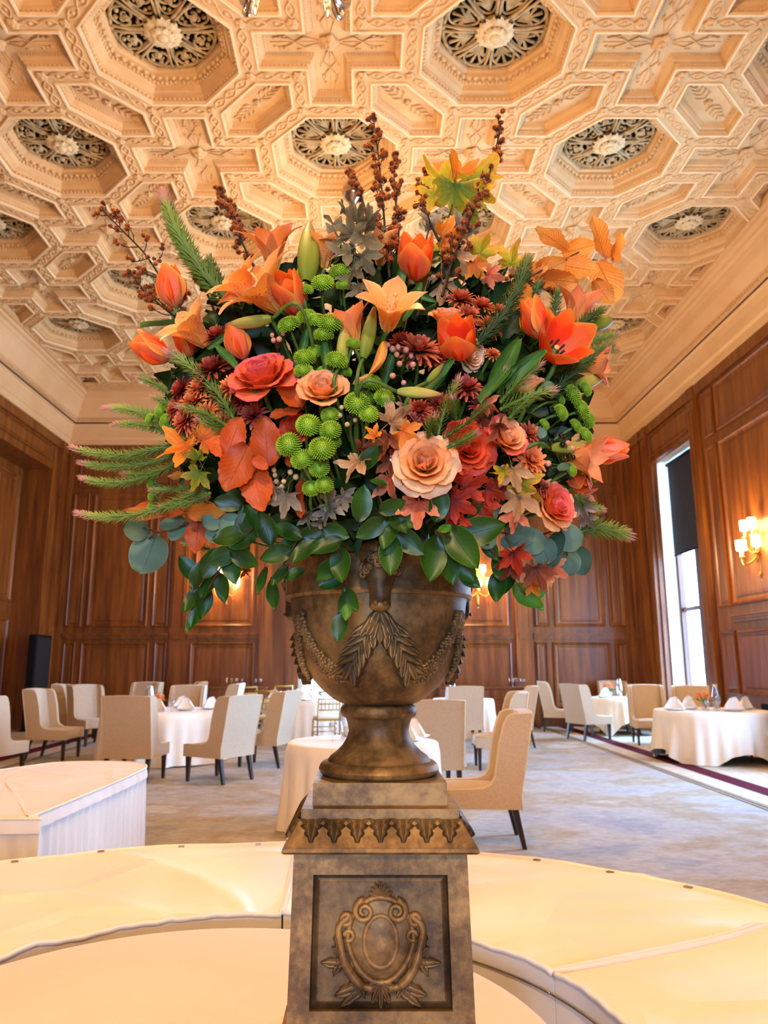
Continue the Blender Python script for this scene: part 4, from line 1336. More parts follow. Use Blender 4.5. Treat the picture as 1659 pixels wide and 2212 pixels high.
M['stem_dark'] = mat('dark_dry_stem', '1c100a', '2e1a10', rough=0.8, nscale=30)
M['stamen'] = mat('black_anther', '16101a', rough=0.6)
M['pistil'] = mat('pale_pistil', 'd8c070', 'e8a850', rough=0.5, nscale=30)
M['needle'] = petal('needle_green', [(0.0, '435c1c'), (0.5, '748f34'), (0.74, '9aa652'), (0.86, 'c89080'), (1.0, 'e0968e')], vein=0, trans=0.15, jitter=0.08)
M['needle_dark'] = petal('needle_dark', [(0.0, '24380f'), (0.6, '43601f'), (0.9, '76803a'), (1.0, 'b0746a')], vein=0, trans=0.15, jitter=0.08)
M['camellia'] = petal('camellia_leaf', [(0.0, '203a0a'), (0.5, '22460c'), (1.0, '2e5812')], vein=0.1, trans=0.12, rough=0.40, jitter=0.12, edge=('5a8038', 0.47), spec=0.4, ribs=(9, 0.5, 1.25))
M['camellia_light'] = petal('camellia_young_leaf', [(0.0, '3a6a14'), (0.5, '4a801a'), (1.0, '5a9024')], vein=0.1, trans=0.25, rough=0.4, jitter=0.08, spec=0.4, ribs=(9, 0.5, 1.2))
M['euc'] = petal('eucalyptus_leaf', [(0.0, '4e6850'), (0.5, '637e64'), (1.0, '56705a')], vein=0.08, trans=0.12, rough=0.6, jitter=0.10, edge=('76907a', 0.47))
M['tulip_leaf'] = petal('tulip_leaf', [(0.0, '4f7a30'), (0.6, '3c6a2c'), (1.0, '5a8434')], vein=0.16, trans=0.2, rough=0.45, vscale=40)
M['copper'] = petal('copper_leaf', [(0.0, 'ab4412'), (0.5, 'c6521c'), (1.0, 'c05822')], vein=0.2, ribs=(9, 0.7, 0.8), trans=0.2, rough=0.5, jitter=0.1, vscale=30)
M['beech'] = petal('beech_leaf', [(0.0, 'cf7420'), (0.5, 'e08a34'), (1.0, 'e8a048')], vein=0.16, ribs=(11, 0.7, 0.62), trans=0.35, rough=0.55, jitter=0.1, vscale=30)
M['rust_leaf'] = petal('rust_leaf', [(0.0, '7a2a10'), (0.5, 'a5441a'), (1.0, 'b8521e')], vein=0.18, ribs=(9, 0.7, 0.7), trans=0.15, rough=0.5, jitter=0.1, vscale=30)
def maple_mat(name, c1, c2, c3):
    return petal(name, [(0.0, c1), (0.5, c2), (1.0, c3)], vein=0.25, trans=0.28, rough=0.6, jitter=0.1, vscale=34)
M['maple_yellow'] = maple_mat('maple_yellow_green', '7a8a1a', 'a99a20', 'd9a028')
M['maple_green'] = maple_mat('maple_green', '4a6414', '6a7c1a', 'a89428')
M['maple_olive'] = maple_mat('maple_grey_olive', '4e4a34', '6a6448', '847a5c')
M['maple_tan'] = maple_mat('maple_tan', '94683c', 'b88a5a', 'cca67c')
M['maple_red'] = maple_mat('maple_red', '6a140c', '982614', 'b4381c')
M['maple_coral'] = maple_mat('maple_coral', 'b8452a', 'cc6844', 'd88a64')
M['maple_brown'] = maple_mat('maple_brown', '4a1e12', '7a3820', '9a5434')
M['maple_orange'] = maple_mat('maple_orange', 'b8501a', 'd8741f', 'e0922c')
M['maple_grey'] = maple_mat('maple_grey', '5e5446', '807260', 'a49478')
M['berry_pink'] = mat('hypericum_pink', 'd08a70', 'e0a488', rough=0.3, nscale=30)
M['berry_cream'] = mat('hypericum_cream', 'd8b47a', 'e4c48e', rough=0.3, nscale=30)
M['berry_dark'] = mat('hypericum_dark', '1c1214', '2a1a1c', rough=0.25, nscale=30)
M['fuzz'] = petal('dry_seed_head', [(0.0, '2c1006'), (0.35, '7a3010'), (0.7, 'd06a20'), (1.0, 'fa9a3c')], vein=0, trans=0.1, jitter=0.12)  # orange fuzz, its tips lightened to paint in a backlit halo

def petal_mesh(name, m, L, W, prof, ang, **kw):
    b_ = MB(); blade(b_, L, W, prof, ang, **kw)
    return b_.mesh(name, m, True)
CACHE = {}
def cached(key, fn):
    if key not in CACHE:
        CACHE[key] = fn()
    return CACHE[key]
def stem_to(parent, Minv, pts, r=0.0035, m='stem', name='stem'):
    b_ = MB(); b_.tube(catmull(pts, 6), r, 7)
    return part(name, b_, M[m], parent, Minv)
HEART = Vector((AX, AY, ZU + 0.45))
def stem_path(base, axis, deep=0.75):
    base, axis = Vector(base), Vector(axis).normalized()
    p1 = base - axis * 0.06
    tgt = HEART + Vector((RG.uniform(-0.06, 0.06), RG.uniform(-0.04, 0.06), -0.02))
    return [base, p1, p1.lerp(tgt, 0.5) + Vector((0, 0.02, -0.02)), p1.lerp(tgt, deep)]

# --- tulip: s = bloom length
def tulip(Mx, s, opening, mo='tulip', roll=0.0, name='tulip'):
    t = thing(name, 'x', 'tulip', Mx)
    op = round(opening, 2)
    def mk(inner):
        a = seg([(0, 78), (0.13, 52), (0.3, 12 + 30 * op), (0.65, -2 + 34 * op), (0.9, -16 + 38 * op), (1, -20 + 48 * op)])
        return petal_mesh('petal', M['tulip_in' if inner else mo], 1.28, 0.40 - 0.03 * inner, lambda v: max(0.03, sin(pi * (0.1 + 0.84 * v)) ** 0.8 * (0.82 + 0.36 * sin(pi * v * 0.9))), a, wrap=1.0 - 0.3 * op, r0=0.02, seed=3 + inner, ruf=0.05, tipn=0.03)
    for k in range(6):
        inner = k < 3
        me = cached(('tulip', mo, op, inner), lambda: mk(inner))
        link('petal', me, t, Matrix.Rotation(roll + k * 2 * pi / 3 + (pi / 3 if inner else 0), 4, 'Z') @ Matrix.Scale(s * (0.93 if inner else 1.0), 4))
    if opening > 0.25:
        b_ = MB()
        b_.tube([(0, 0, 0), (0, 0, 0.36 * s)], 0.045 * s, 8); b_.ell((0, 0, 0.4 * s), (0.07 * s, 0.07 * s, 0.05 * s), 8, 6)
        part('pistil', b_, M['pistil'], t)
        for k in range(6):
            a = k * pi / 3 + 0.3
            b_ = MB()
            b_.tube([(0.05 * s * cos(a), 0.05 * s * sin(a), 0), (0.14 * s * cos(a), 0.14 * s * sin(a), 0.22 * s), (0.17 * s * cos(a), 0.17 * s * sin(a), 0.46 * s)], [0.012 * s, 0.016 * s, 0.032 * s], 6)
            part('stamen', b_, M['stamen'], t)
    return t
# --- rose: s = radius
RRINGS = [(3, .04, [(0, 18), (.5, -4), (1, -22)], .78, .34, 1.35, 0.0), (3, .10, [(0, 26), (.5, 2), (1, 6)], .82, .42, 1.15, .04), (4, .15, [(0, 36), (.5, 8), (1, 26)], .86, .47, 1.0, .05), (5, .20, [(0, 50), (.5, 16), (1, 46)], .92, .52, .9, .07), (5, .23, [(0, 64), (.5, 28), (1, 70)], .98, .56, .8, .09), (5, .25, [(0, 80), (.5, 42), (1, 92)], 1.04, .60, .7, .11), (5, .24, [(0, 92), (.5, 62), (1, 116)], 1.06, .62, .55, .12)]
def rose(Mx, s, m, roll=0.0, full=7, name='rose', close=0.0, mats_out=None):
    t = thing(name, 'x', 'rose', Mx)
    for k, (n, r0, st, L, W, wr, ruf) in enumerate(RRINGS[:full]):
        mm = mats_out if (mats_out and k >= 5) else m
        for i in range(n):
            var = i % 2
            me = cached(('rose', mm, k, var, close), lambda: petal_mesh('petal', M[mm], L * (1 + 0.04 * var), W, lambda v: max(0.05, (0.30 + 0.75 * sin(pi * 0.5 * min(1, v / 0.75))) * (1 if v < 0.8 else (1 - ((v - 0.8) / 0.2) ** 2 * 0.5))), seg([(p, a * (1 - close) + (close * (4 if a > 0 else a))) for p, a in st]), wrap=wr, r0=r0, z0=-0.02 * k, ruf=ruf, rfreq=6 + var, seed=k * 5 + var, nu=8, nv=8))
            link('petal', me, t, Matrix.Rotation(roll + k * 0.7 + i * 2 * pi / n + 0.2 * var, 4, 'Z') @ Matrix.Scale(s * 0.92, 4))
    b_ = MB(); b_.ell((0, 0, -0.06 * s), (0.24 * s, 0.24 * s, 0.2 * s), 10, 6)
    cal = part('calyx', b_, M['stem'], t)
    for i in range(5):
        me = cached('sepal', lambda: petal_mesh('sepal', M['tulip_leaf'], 0.6, 0.13, lance(), seg([(0, 60), (.5, 70), (1, 110)]), r0=0.12, z0=-0.12))
        link('sepal', me, cal, Matrix.Rotation(i * 2 * pi / 5, 4, 'Z') @ Matrix.Scale(s, 4))
    return t
# --- lily: s = petal length
def lily(Mx, s, m='lily', opening=1.0, roll=0.0, anthers=True, name='lily', n=6):
    t = thing(name, 'x', 'lily', Mx)
    op = round(opening, 2)
    for k in range(n):
        inner = k % 2
        me = cached(('lily', m, op, inner), lambda: petal_mesh('petal', M[m], 1.0, 0.235 if inner else 0.185, lambda v: max(0.02, (0.34 + 0.66 * sin(pi * min(1, 0.02 + v * 0.95)) ** 0.8) * (1 if v < 0.72 else max(0.0, 1 - ((v - 0.72) / 0.28) ** 1.7))), seg([(0, 8), (.25, 12 + 22 * op), (.6, 22 + 38 * op), (1, 34 + 70 * op)]), wrap=0.55, r0=0.025, ruf=0.10, rfreq=4, seed=9 + inner, nu=8, nv=12))
        link('petal', me, t, Matrix.Rotation(roll + k * pi / 3, 4, 'Z') @ Matrix.Scale(s * (1.0 if inner else 0.97), 4))
    if anthers:
        b_ = MB(); b_.tube([(0, 0, 0.02 * s), (0.02 * s, 0, 0.4 * s), (0.05 * s, 0, 0.66 * s)], 0.017 * s, 7); b_.ell((0.05 * s, 0, 0.67 * s), (0.035 * s, 0.035 * s, 0.03 * s), 8, 6)
        part('pistil', b_, M['pistil'], t)
    return t
def lily_bud(Mx, s, w=0.16, m='bud'):
    t = thing('lily_bud', 'x', 'flower bud', Mx)
    b_ = MB()
    def fn(u, v):
        a = 2 * pi * u
        r = 0.8 * w * s * (sin(pi * min(1, 0.1 + 0.86 * v ** 0.85)) ** 0.75) * (1 + 0.10 * cos(3 * a))
        return Vector((r * cos(a), r * sin(a), s * v))
    b_.grid(fn, 18, 12, True)
    part('bud', b_, M[m], t)
    return t
# --- button mum: s = radius
def button_mesh(var):
    b_ = MB(); rg = random.Random(20 + var)
    N = 210
    b_.ell((0, 0, 0.05), (0.78, 0.78, 0.5), 12, 8)
    for i in range(N):
        f = (i + 0.5) / N
        pol = math.acos(1 - f * 1.35)
        az = i * 2.39996
        d = Vector((sin(pol) * cos(az), sin(pol) * sin(az), cos(pol) * 0.82))
        n = d.normalized()
        L = lerp(0.14, 0.34, smooth01(pol / 1.3)) * rg.uniform(0.9, 1.1)
        w = lerp(0.045, 0.075, pol / 1.9)
        base = d * 0.72
        tip = base + n * L + Vector((0, 0, 0.05 * (1 - f)))
        sx = n.orthogonal().normalized(); sy = n.cross(sx)
        mid = base + n * L * 0.7
        ring = [b_.pt(base + (sx * cos(q) + sy * sin(q)) * w * 0.6, (0.5, 0.0)) for q in (0, 2.09, 4.19)]
        r2 = [b_.pt(mid + (sx * cos(q) + sy * sin(q)) * w, (0.5, 0.75)) for q in (0, 2.09, 4.19)]
        tp = b_.pt(tip, (0.5, 1.0))
        for a in range(3):
            b_.face(ring[a], ring[(a + 1) % 3], r2[(a + 1) % 3], r2[a])
            b_.face(r2[a], r2[(a + 1) % 3], tp)
    return b_.mesh('flower_head', M['button'], True)
def button_mum(Mx, s, var=0):
    t = thing('button_mum', 'x', 'chrysanthemum', Mx, 'green button mums in the bouquet')
    o = link('flower_head', cached(('button', var), lambda: button_mesh(var)), t, Matrix.Rotation(RG.uniform(0, 6), 4, 'Z') @ Matrix.Scale(s, 4))
    b_ = MB(); b_.lathe([(0.1 * s, -0.6 * s), (0.35 * s, -0.42 * s), (0.55 * s, -0.25 * s)], 8)
    part('calyx', b_, M['stem'], t)
    return t
def mum_mesh(m, var, rays=(9, 12, 14, 15, 16, 16), flat=False):
    b_ = MB(); rg = random.Random(50 + var)
    K = len(rays)
    for k, n in enumerate(rays):
        f = k / (K - 1)
        for i in range(n):
            lean = lerp(8, 86 if not flat else 84, f) + rg.uniform(-7, 7)
            L = lerp(0.42, 1.0, f ** 0.8) * rg.uniform(0.9, 1.08)
            sub = MB()
            sub.M = Matrix.Rotation(i * 2 * pi / n + k * 0.5 + rg.uniform(-.1, .1), 4, 'Z')
            cu = lerp(-45, 25, f)
            blade(sub, L, 0.115 if not flat else 0.15, lambda v: max(0.05, sin(pi * (0.12 + 0.8 * v)) ** 0.7), seg([(0, lean * 0.6), (.4, lean), (1, lean + cu)]), wrap=0.9, r0=0.04, z0=lerp(0.12, -0.08, f), nu=2, nv=4, seed=i)
            off = len(b_.v)
            b_.v += sub.v; b_.uv += sub.uv; b_.f += [tuple(q + off for q in fc) for fc in sub.f]; b_.mi += sub.mi
    return b_.mesh('flower_head', M[m], True)
def mum(Mx, s, m='mum_dark', var=0, flat=False):
    t = thing('chrysanthemum', 'x', 'chrysanthemum', Mx)
    rays = (6, 9, 12, 14, 16) if flat else (9, 12, 14, 15, 16, 16)
    link('flower_head', cached(('mum', m, var, flat), lambda: mum_mesh(m, var, rays, flat)), t, Matrix.Rotation(RG.uniform(0, 6), 4, 'Z') @ Matrix.Scale(s, 4))
    b_ = MB(); b_.lathe([(0.06 * s, -0.35 * s), (0.25 * s, -0.2 * s), (0.35 * s, -0.02 * s)], 8)
    part('calyx', b_, M['stem'], t)
    return t
# --- needle sprig between two world points
def sprig(base, tip, w, m='needle', bend=0.0, dens=1.0, tipw=0.75):
    base, tip = Vector(base), Vector(tip)
    L = (tip - base).length
    d = (tip - base) / L
    side = d.cross(Vector((0, 1, 0)))
    side = side.normalized() if side.length > 1e-3 else Vector((1, 0, 0))
    t = thing('heath_sprig', 'x', 'foliage sprig', Matrix.Translation(base))
    path = catmull([Vector((0, 0, 0)), d * L * 0.35 + side * bend * L, d * L * 0.7 + side * bend * 0.8 * L, d * L * 0.97], 8)
    b_ = MB(); b_.tube(path, [lerp(0.0032, 0.0016, i / (len(path) - 1)) for i in range(len(path))], 6)
    part('stem', b_, M['stem'], t)
    b_ = MB(); rg = random.Random(int(L * 1e5) + int(w * 1e5))
    n = int(250 * dens * max(0.6, L / 0.18))
    P = len(path) - 1
    for i in range(n):
        f = (i + 0.5) / n
        x = f * P
        k = min(P - 1, int(x))
        p = path[k].lerp(path[k + 1], x - k)
        dr = (path[k + 1] - path[k]).normalized()
        sx = dr.orthogonal().normalized(); sy = dr.cross(sx)
        az = i * 2.39996 + rg.uniform(-0.4, 0.4)
        out = sx * cos(az) + sy * sin(az)
        lean = lerp(0.78, 0.36, f ** 3)
        ll = w * lerp(1.0, tipw, f ** 4) * rg.uniform(0.8, 1.15) * (0.75 + 0.25 * min(1, f * 8))
        dv = (out * lean + dr * (1 - lean * 0.35)).normalized()
        tipp = p + dv * ll
        midp = p + (dv * 0.85 + out * 0.18).normalized() * ll * 0.5
        wd = dr.cross(out) * ll * 0.036
        c0 = f * 0.72 + 0.05
        c1 = min(1.0, f * 0.8 + 0.2 * smooth01((f - 0.7) / 0.2) + 0.14)
        a = b_.pt(p + wd * 0.7, (0.5, c0)); c = b_.pt(p - wd * 0.7, (0.5, c0))
        e = b_.pt(midp + wd, (0.5, (c0 + c1) / 2)); g = b_.pt(midp - wd, (0.5, (c0 + c1) / 2))
        up = b_.pt(midp + out * ll * 0.05, (0.5, (c0 + c1) / 2))
        h_ = b_.pt(tipp, (0.5, c1))
        b_.face(a, c, g, up); b_.face(a, up, e); b_.face(e, up, h_); b_.face(up, g, h_)
    part('needle', b_, M[m], t, kind='stuff')
    return t
# --- leaves: unit length along +y, lying in xy, face up +z
def leaf_mesh(kind, m, var=0):
    b_ = MB(); rg = random.Random(var * 7 + 1)
    c1, c2, c3 = rg.uniform(-0.25, 0.25), rg.uniform(-0.5, 0.9), rg.uniform(0, 6)
    def bentz(s, v, cup, bend, wav=0.02, fw=9):
        return cup * s * s + bend * v * v + wav * sin(fw * v + c3 + 2 * s) * abs(s)
    if kind == 'camellia':
        W = 0.285
        def fn(u, v):
            s = 2 * u - 1
            w = W * (sin(pi * (0.03 + 0.95 * v ** 0.85)) ** 0.8) if v < 0.82 else W * (sin(pi * (0.03 + 0.95 * 0.82 ** 0.85)) ** 0.8) * max(0.0, 1 - (v - 0.82) / 0.18) ** 0.8
            return Vector((s * w + 0.05 * c1 * sin(pi * v), v, bentz(s, v, 0.06 + 0.05 * c1, -0.12 * c2, 0.02)))
        b_.grid(fn, 6, 14)
    elif kind == 'euc':
        def fn(u, v):
            s = 2 * u - 1
            w = 0.50 * sqrt(max(0.0004, 1 - (2 * v - 1) ** 2)) * (1.0 - 0.1 * v)
            return Vector((s * w, v, bentz(s, v, 0.05 + 0.06 * c1, -0.06 * c2, 0.015, 6)))
        b_.grid(fn, 8, 14)
    elif kind == 'oval':       # beech / copper: oval with a toothed margin and parallel veins
        def fn(u, v):
            s = 2 * u - 1
            w = 0.33 * (sin(pi * (0.03 + 0.95 * v ** 0.9)) ** 0.62)
            w *= 1 + (0.05 * sin(46 * v) if abs(s) > 0.9 else 0)
            return Vector((s * w, v, bentz(s, v, 0.06 + 0.08 * c1, -0.12 * c2, 0.05, 10) + 0.012 * sin(40 * (v - abs(s) * 0.25))))
        b_.grid(fn, 8, 26)
    elif kind == 'blade':      # tulip leaf
        def fn(u, v):
            s = 2 * u - 1
            w = 0.13 * (sin(pi * (0.1 + 0.87 * v)) ** 0.7)
            return Vector((s * w, v, 0.10 * s * s - 0.2 * c2 * v * v + 0.012 * sin(8 * v)))
        b_.grid(fn, 6, 14)
    elif kind == 'maple':
        N = 90
        lobes = [(90, 1.0), (38, 0.84), (142, 0.84), (-12, 0.58), (192, 0.58)]
        def rad(a):
            r = 0.0
            for la, lr in lobes:
                dd = abs((a - la + 180) % 360 - 180)
                if dd < 31:
                    r = max(r, lr * (1 - 0.60 * dd / 31))
            base = 0.36 if -60 < ((a + 180) % 360 - 180) < 240 and not (235 < a % 360 < 305) else 0.10
            tooth = 0.10 * abs(sin(radians(a) * 12))
            return max(base, r * 0.95 + tooth)
        cen = Vector((0, 0.32, 0))
        K = 5
        ring = []
        for k in range(1, K + 1):
            row = []
            for i in range(N):
                a = 360 * i / N
                r = rad(a) * 0.66 * (k / K)
                x, y = r * cos(radians(a)), r * sin(radians(a))
                z = 0.35 * c1 * x * x * 2 + 0.25 * c2 * (y * abs(y)) - 0.10 * (k / K) ** 2 * cos(radians(a) * 5) + 0.06 * sin(5 * x + c3) + 0.05 * cos(6 * y + c3)
                row.append(b_.pt(cen + Vector((x, y, z)), (0.5 + x, k / K)))
            ring.append(row)
        c0 = b_.pt(cen, (0.5, 0.0))
        for i in range(N):
            b_.face(c0, ring[0][i], ring[0][(i + 1) % N])
            for k in range(K - 1):
                b_.face(ring[k][i], ring[k + 1][i], ring[k + 1][(i + 1) % N], ring[k][(i + 1) % N])
    # midrib
    if kind != 'maple':
        pts = [Vector((0, v, 0.006)) + (Vector((0.05 * c1 * sin(pi * v), 0, -0.12 * c2 * v * v)) if kind in ('camellia',) else Vector((0, 0, (-0.12 if kind == 'oval' else -0.06 if kind == 'euc' else -0.2) * c2 * v * v))) for v in (-0.08, 0.15, 0.4, 0.65, 0.9)]
        b_.tube(pts, [0.009, 0.007, 0.006, 0.004, 0.002], 5)
    else:
        b_.tube([Vector((0, -0.35, 0.05)), Vector((0, 0.0, 0.01)), cen], 0.009, 5)
    return b_.mesh('leaf', m, True)
def leaf_obj(parent, kind, m, Mx, var=None, name='leaf', L=1.0):
    var = RG.randrange(4) if var is None else var
    me = cached(('leaf', kind, m, var), lambda: leaf_mesh(kind, M[m], var))
    return link(name, me, parent, Mx @ Matrix.Scale(L, 4))
def leaf_frame(p, ang, tilt=0.0, roll=0.0, flip=False):
    """leaf at p with its tip pointing at screen angle ang (degrees), face to the camera; tilt bends the tip towards (+) the viewer, roll turns it about its midrib"""
    a = radians(ang)
    y = Vector((cos(a), 0, sin(a)))
    z = Vector((0, -1, 0.05)).normalized()
    y = (y * cos(radians(tilt)) + z * sin(radians(tilt))).normalized()
    x = y.cross(z).normalized()
    z = x.cross(y)
    R = Matrix((x, y, z)).transposed().to_4x4()
    return Matrix.Translation(p) @ R @ Matrix.Rotation(radians(roll), 4, 'Y')
# --- dry seed head
def fuzz_mesh(var):
    b_ = MB(); rg = random.Random(90 + var)
    b_.ell((0, 0, 0), 0.45, 8, 6)
    for i in range(46):
        f = (i + 0.5) / 46
        pol = math.acos(1 - 1.8 * f); az = i * 2.39996
        n = Vector((sin(pol) * cos(az), sin(pol) * sin(az), cos(pol)))
        sx = n.orthogonal().normalized() * 0.13; sy = n.cross(sx)
        tip = b_.pt(n * rg.uniform(0.85, 1.1), (0.5, 1.0))
        r = [b_.pt(n * 0.35 + sx * cos(q) + sy * sin(q), (0.5, 0.1)) for q in (0, 2.09, 4.19)]
        for a in range(3):
            b_.face(r[a], r[(a + 1) % 3], tip)
    return b_.mesh('seed_head', M['fuzz'], True)
# ------------------------------------------------------------------ linen, tables, chairs
def cloth_mat(name, c1, c2, sheen=0.3, rough=0.8, bs=4.0, bmp=0.12):
    return mat(name, c1, c2, rough=rough, nscale=1.5, bmp=bmp, bscale=bs, bdist=0.02, sheen=sheen, spec=0.2)
M['linen'] = cloth_mat('ivory_linen', 'e6d9c6', 'efe4d4')
M['linen_warm'] = cloth_mat('champagne_linen', 'dfc3a2', 'e6ccae', bs=3)
M['satin'] = cloth_mat('ivory_satin', 'ecd9b8', 'f2e2c6', rough=0.42, bs=2.2, bmp=0.25)
def crease(m, scale, strength, dist):                # pressed fold lines across the cloth
    nt = m.node_tree
    b = nt.nodes['Principled BSDF']
    vo = nd(nt, 'ShaderNodeTexVoronoi', Scale=scale, feature='DISTANCE_TO_EDGE')
    nt.links.new(coords(nt, 'Object', (1, 1, 0.2)), vo.inputs['Vector'])
    r = ramp(nt, vo.outputs['Distance'], [(0.0, (1, 1, 1, 1)), (0.09, (0.25, 0.25, 0.25, 1)), (0.4, (0, 0, 0, 1))])
    bn = nd(nt, 'ShaderNodeBump', Strength=strength, Distance=dist)
    nt.links.new(r, bn.inputs['Height'])
    for l in list(b.inputs['Normal'].links):
        nt.links.new(l.from_socket, bn.inputs['Normal'])
    nt.links.new(bn.outputs['Normal'], b.inputs['Normal'])
crease(M['satin'], 1.5, 0.3, 0.025)
M['skirt'] = cloth_mat('white_table_skirt', 'dcd6cf', 'e6e1da', bs=10)
M['napkin'] = cloth_mat('white_napkin', 'f2ede6', 'f8f4ee')
M['beige'] = mat('beige_upholstery', 'b9a184', 'c4ad90', rough=0.75, nscale=60, bmp=0.1, bscale=300, bdist=0.001, spec=0.25, sheen=0.2)
M['piping'] = mat('tan_piping', 'd2b98f', 'd9c29b', rough=0.6, nscale=20)
M['espresso'] = mat('espresso_wood', '24130b', '33200f', rough=0.35, nscale=12, stretch=(1, 1, 0.1))
M['goldwood'] = mat('gold_painted_wood', 'b08a3c', 'c9a552', rough=0.35, metal=0.5, nscale=10)
M['seatpad'] = mat('ivory_seat_pad', 'e8dcc4', rough=0.8)
M['china'] = mat('white_china', 'f4f2ee', rough=0.15)
M['steel'] = mat('brushed_steel', '8e8e90', 'a6a6a8', rough=0.3, metal=1.0, nscale=20)
def pleated(b_, pts, z0, z1, amp, freq, flare=0.0, nz=6, closed=False, seed=0):
    """hanging cloth along a 2-D path of points (x, y) with outward normals worked out on the way"""
    n = len(pts)
    acc = [0.0]
    for i in range(1, n):
        acc.append(acc[-1] + (Vector(pts[i]) - Vector(pts[i - 1])).length)
    rows = []
    for k in range(nz + 1):
        f = k / nz
        row = []
        for i in range(n):
            a, c = Vector(pts[(i - 1) % n if closed else max(0, i - 1)]), Vector(pts[(i + 1) % n if closed else min(n - 1, i + 1)])
            d = (c - a)
            d = d.normalized() if d.length > 1e-9 else Vector((1, 0))
            nv = Vector((d.y, -d.x))
            zz = z0(i) if callable(z0) else z0
            off = (amp * sin(acc[i] * freq + 0.7 * sin(acc[i] * freq * 0.31 + seed)) + flare) * min(1.0, 0.12 + f)
            p = Vector(pts[i]) + nv * off
            row.append(b_.pt((p.x, p.y, lerp(z1, zz, f)), (i / n, f)))
        rows.append(row)
    for k in range(nz):
        for i in range(n if closed else n - 1):
            j = (i + 1) % n
            b_.face(rows[k][i], rows[k][j], rows[k + 1][j], rows[k + 1][i])
    return rows
def round_table(cx, cy, r, lab_t, lab_c, square=False, m='linen', zt=0.76, rot=0.4, seed=0, nf=13):
    t = thing('banquet_table', lab_t, 'table', (cx, cy, 0))
    b_ = MB(); b_.lathe([(0, zt - 0.04), (r - 0.01, zt - 0.04), (r, zt - 0.03), (r, zt - 0.008), (0, zt - 0.008)], 40)
    part('tabletop', b_, M['espresso'], t, sharp=40)
    for k in range(4):
        a = pi / 4 + k * pi / 2 + rot
        b_ = MB(); b_.tube([(r * 0.35 * cos(a), r * 0.35 * sin(a), zt - 0.04), (r * 0.6 * cos(a), r * 0.6 * sin(a), 0.25), (r * 0.66 * cos(a), r * 0.66 * sin(a), 0.0)], 0.016, 8)
        part('leg', b_, M['steel'], t)
    c = thing('tablecloth', lab_c, 'tablecloth', (cx, cy, 0))
    b_ = MB()
    n = 168
    side = r * 1.74
    def bottom(a):
        if not square:
            return 0.015 + 0.01 * sin(5 * a)
        q = max(abs(cos(a - rot)), abs(sin(a - rot)))
        return max(0.012, zt - (side / q - r) * 0.93)
    R = r + 0.006
    for j in range(3):
        pass
    rows = []
    ct = b_.pt((0, 0, zt), (0.5, 0))
    fr = [0.5, 0.9, 0.985, 1.0]
    for f in fr:
        rows.append([b_.pt((R * f * cos(2 * pi * i / n), R * f * sin(2 * pi * i / n), zt - (0.006 if f == 1.0 else 0)), (i / n, 0.1)) for i in range(n)])
    nz = 9
    for k in range(1, nz + 1):
        f = k / nz
        row = []
        for i in range(n):
            a = 2 * pi * i / n
            zb = bottom(a)
            drop = zt - zb
            amp = (0.055 if not square else 0.06) * f ** 1.2 * (0.6 + 0.4 * sin(3 * a + seed))
            fold = amp * sin(nf * a + 0.9 * sin(4 * a + seed)) + 0.02 * f * sin(29 * a + seed)
            rr = R + 0.012 + 0.04 * f + fold
            row.append(b_.pt((rr * cos(a), rr * sin(a), zt - 0.012 - (drop - 0.012) * f), (i / n, f)))
        rows.append(row)
    for i in range(n):
        b_.face(ct, rows[0][i], rows[0][(i + 1) % n])
    for a, d in zip(rows, rows[1:]):
        for i in range(n):
            b_.face(a[i], d[i], d[(i + 1) % n], a[(i + 1) % n])
    part('cloth', b_, M[m], c)
    return t
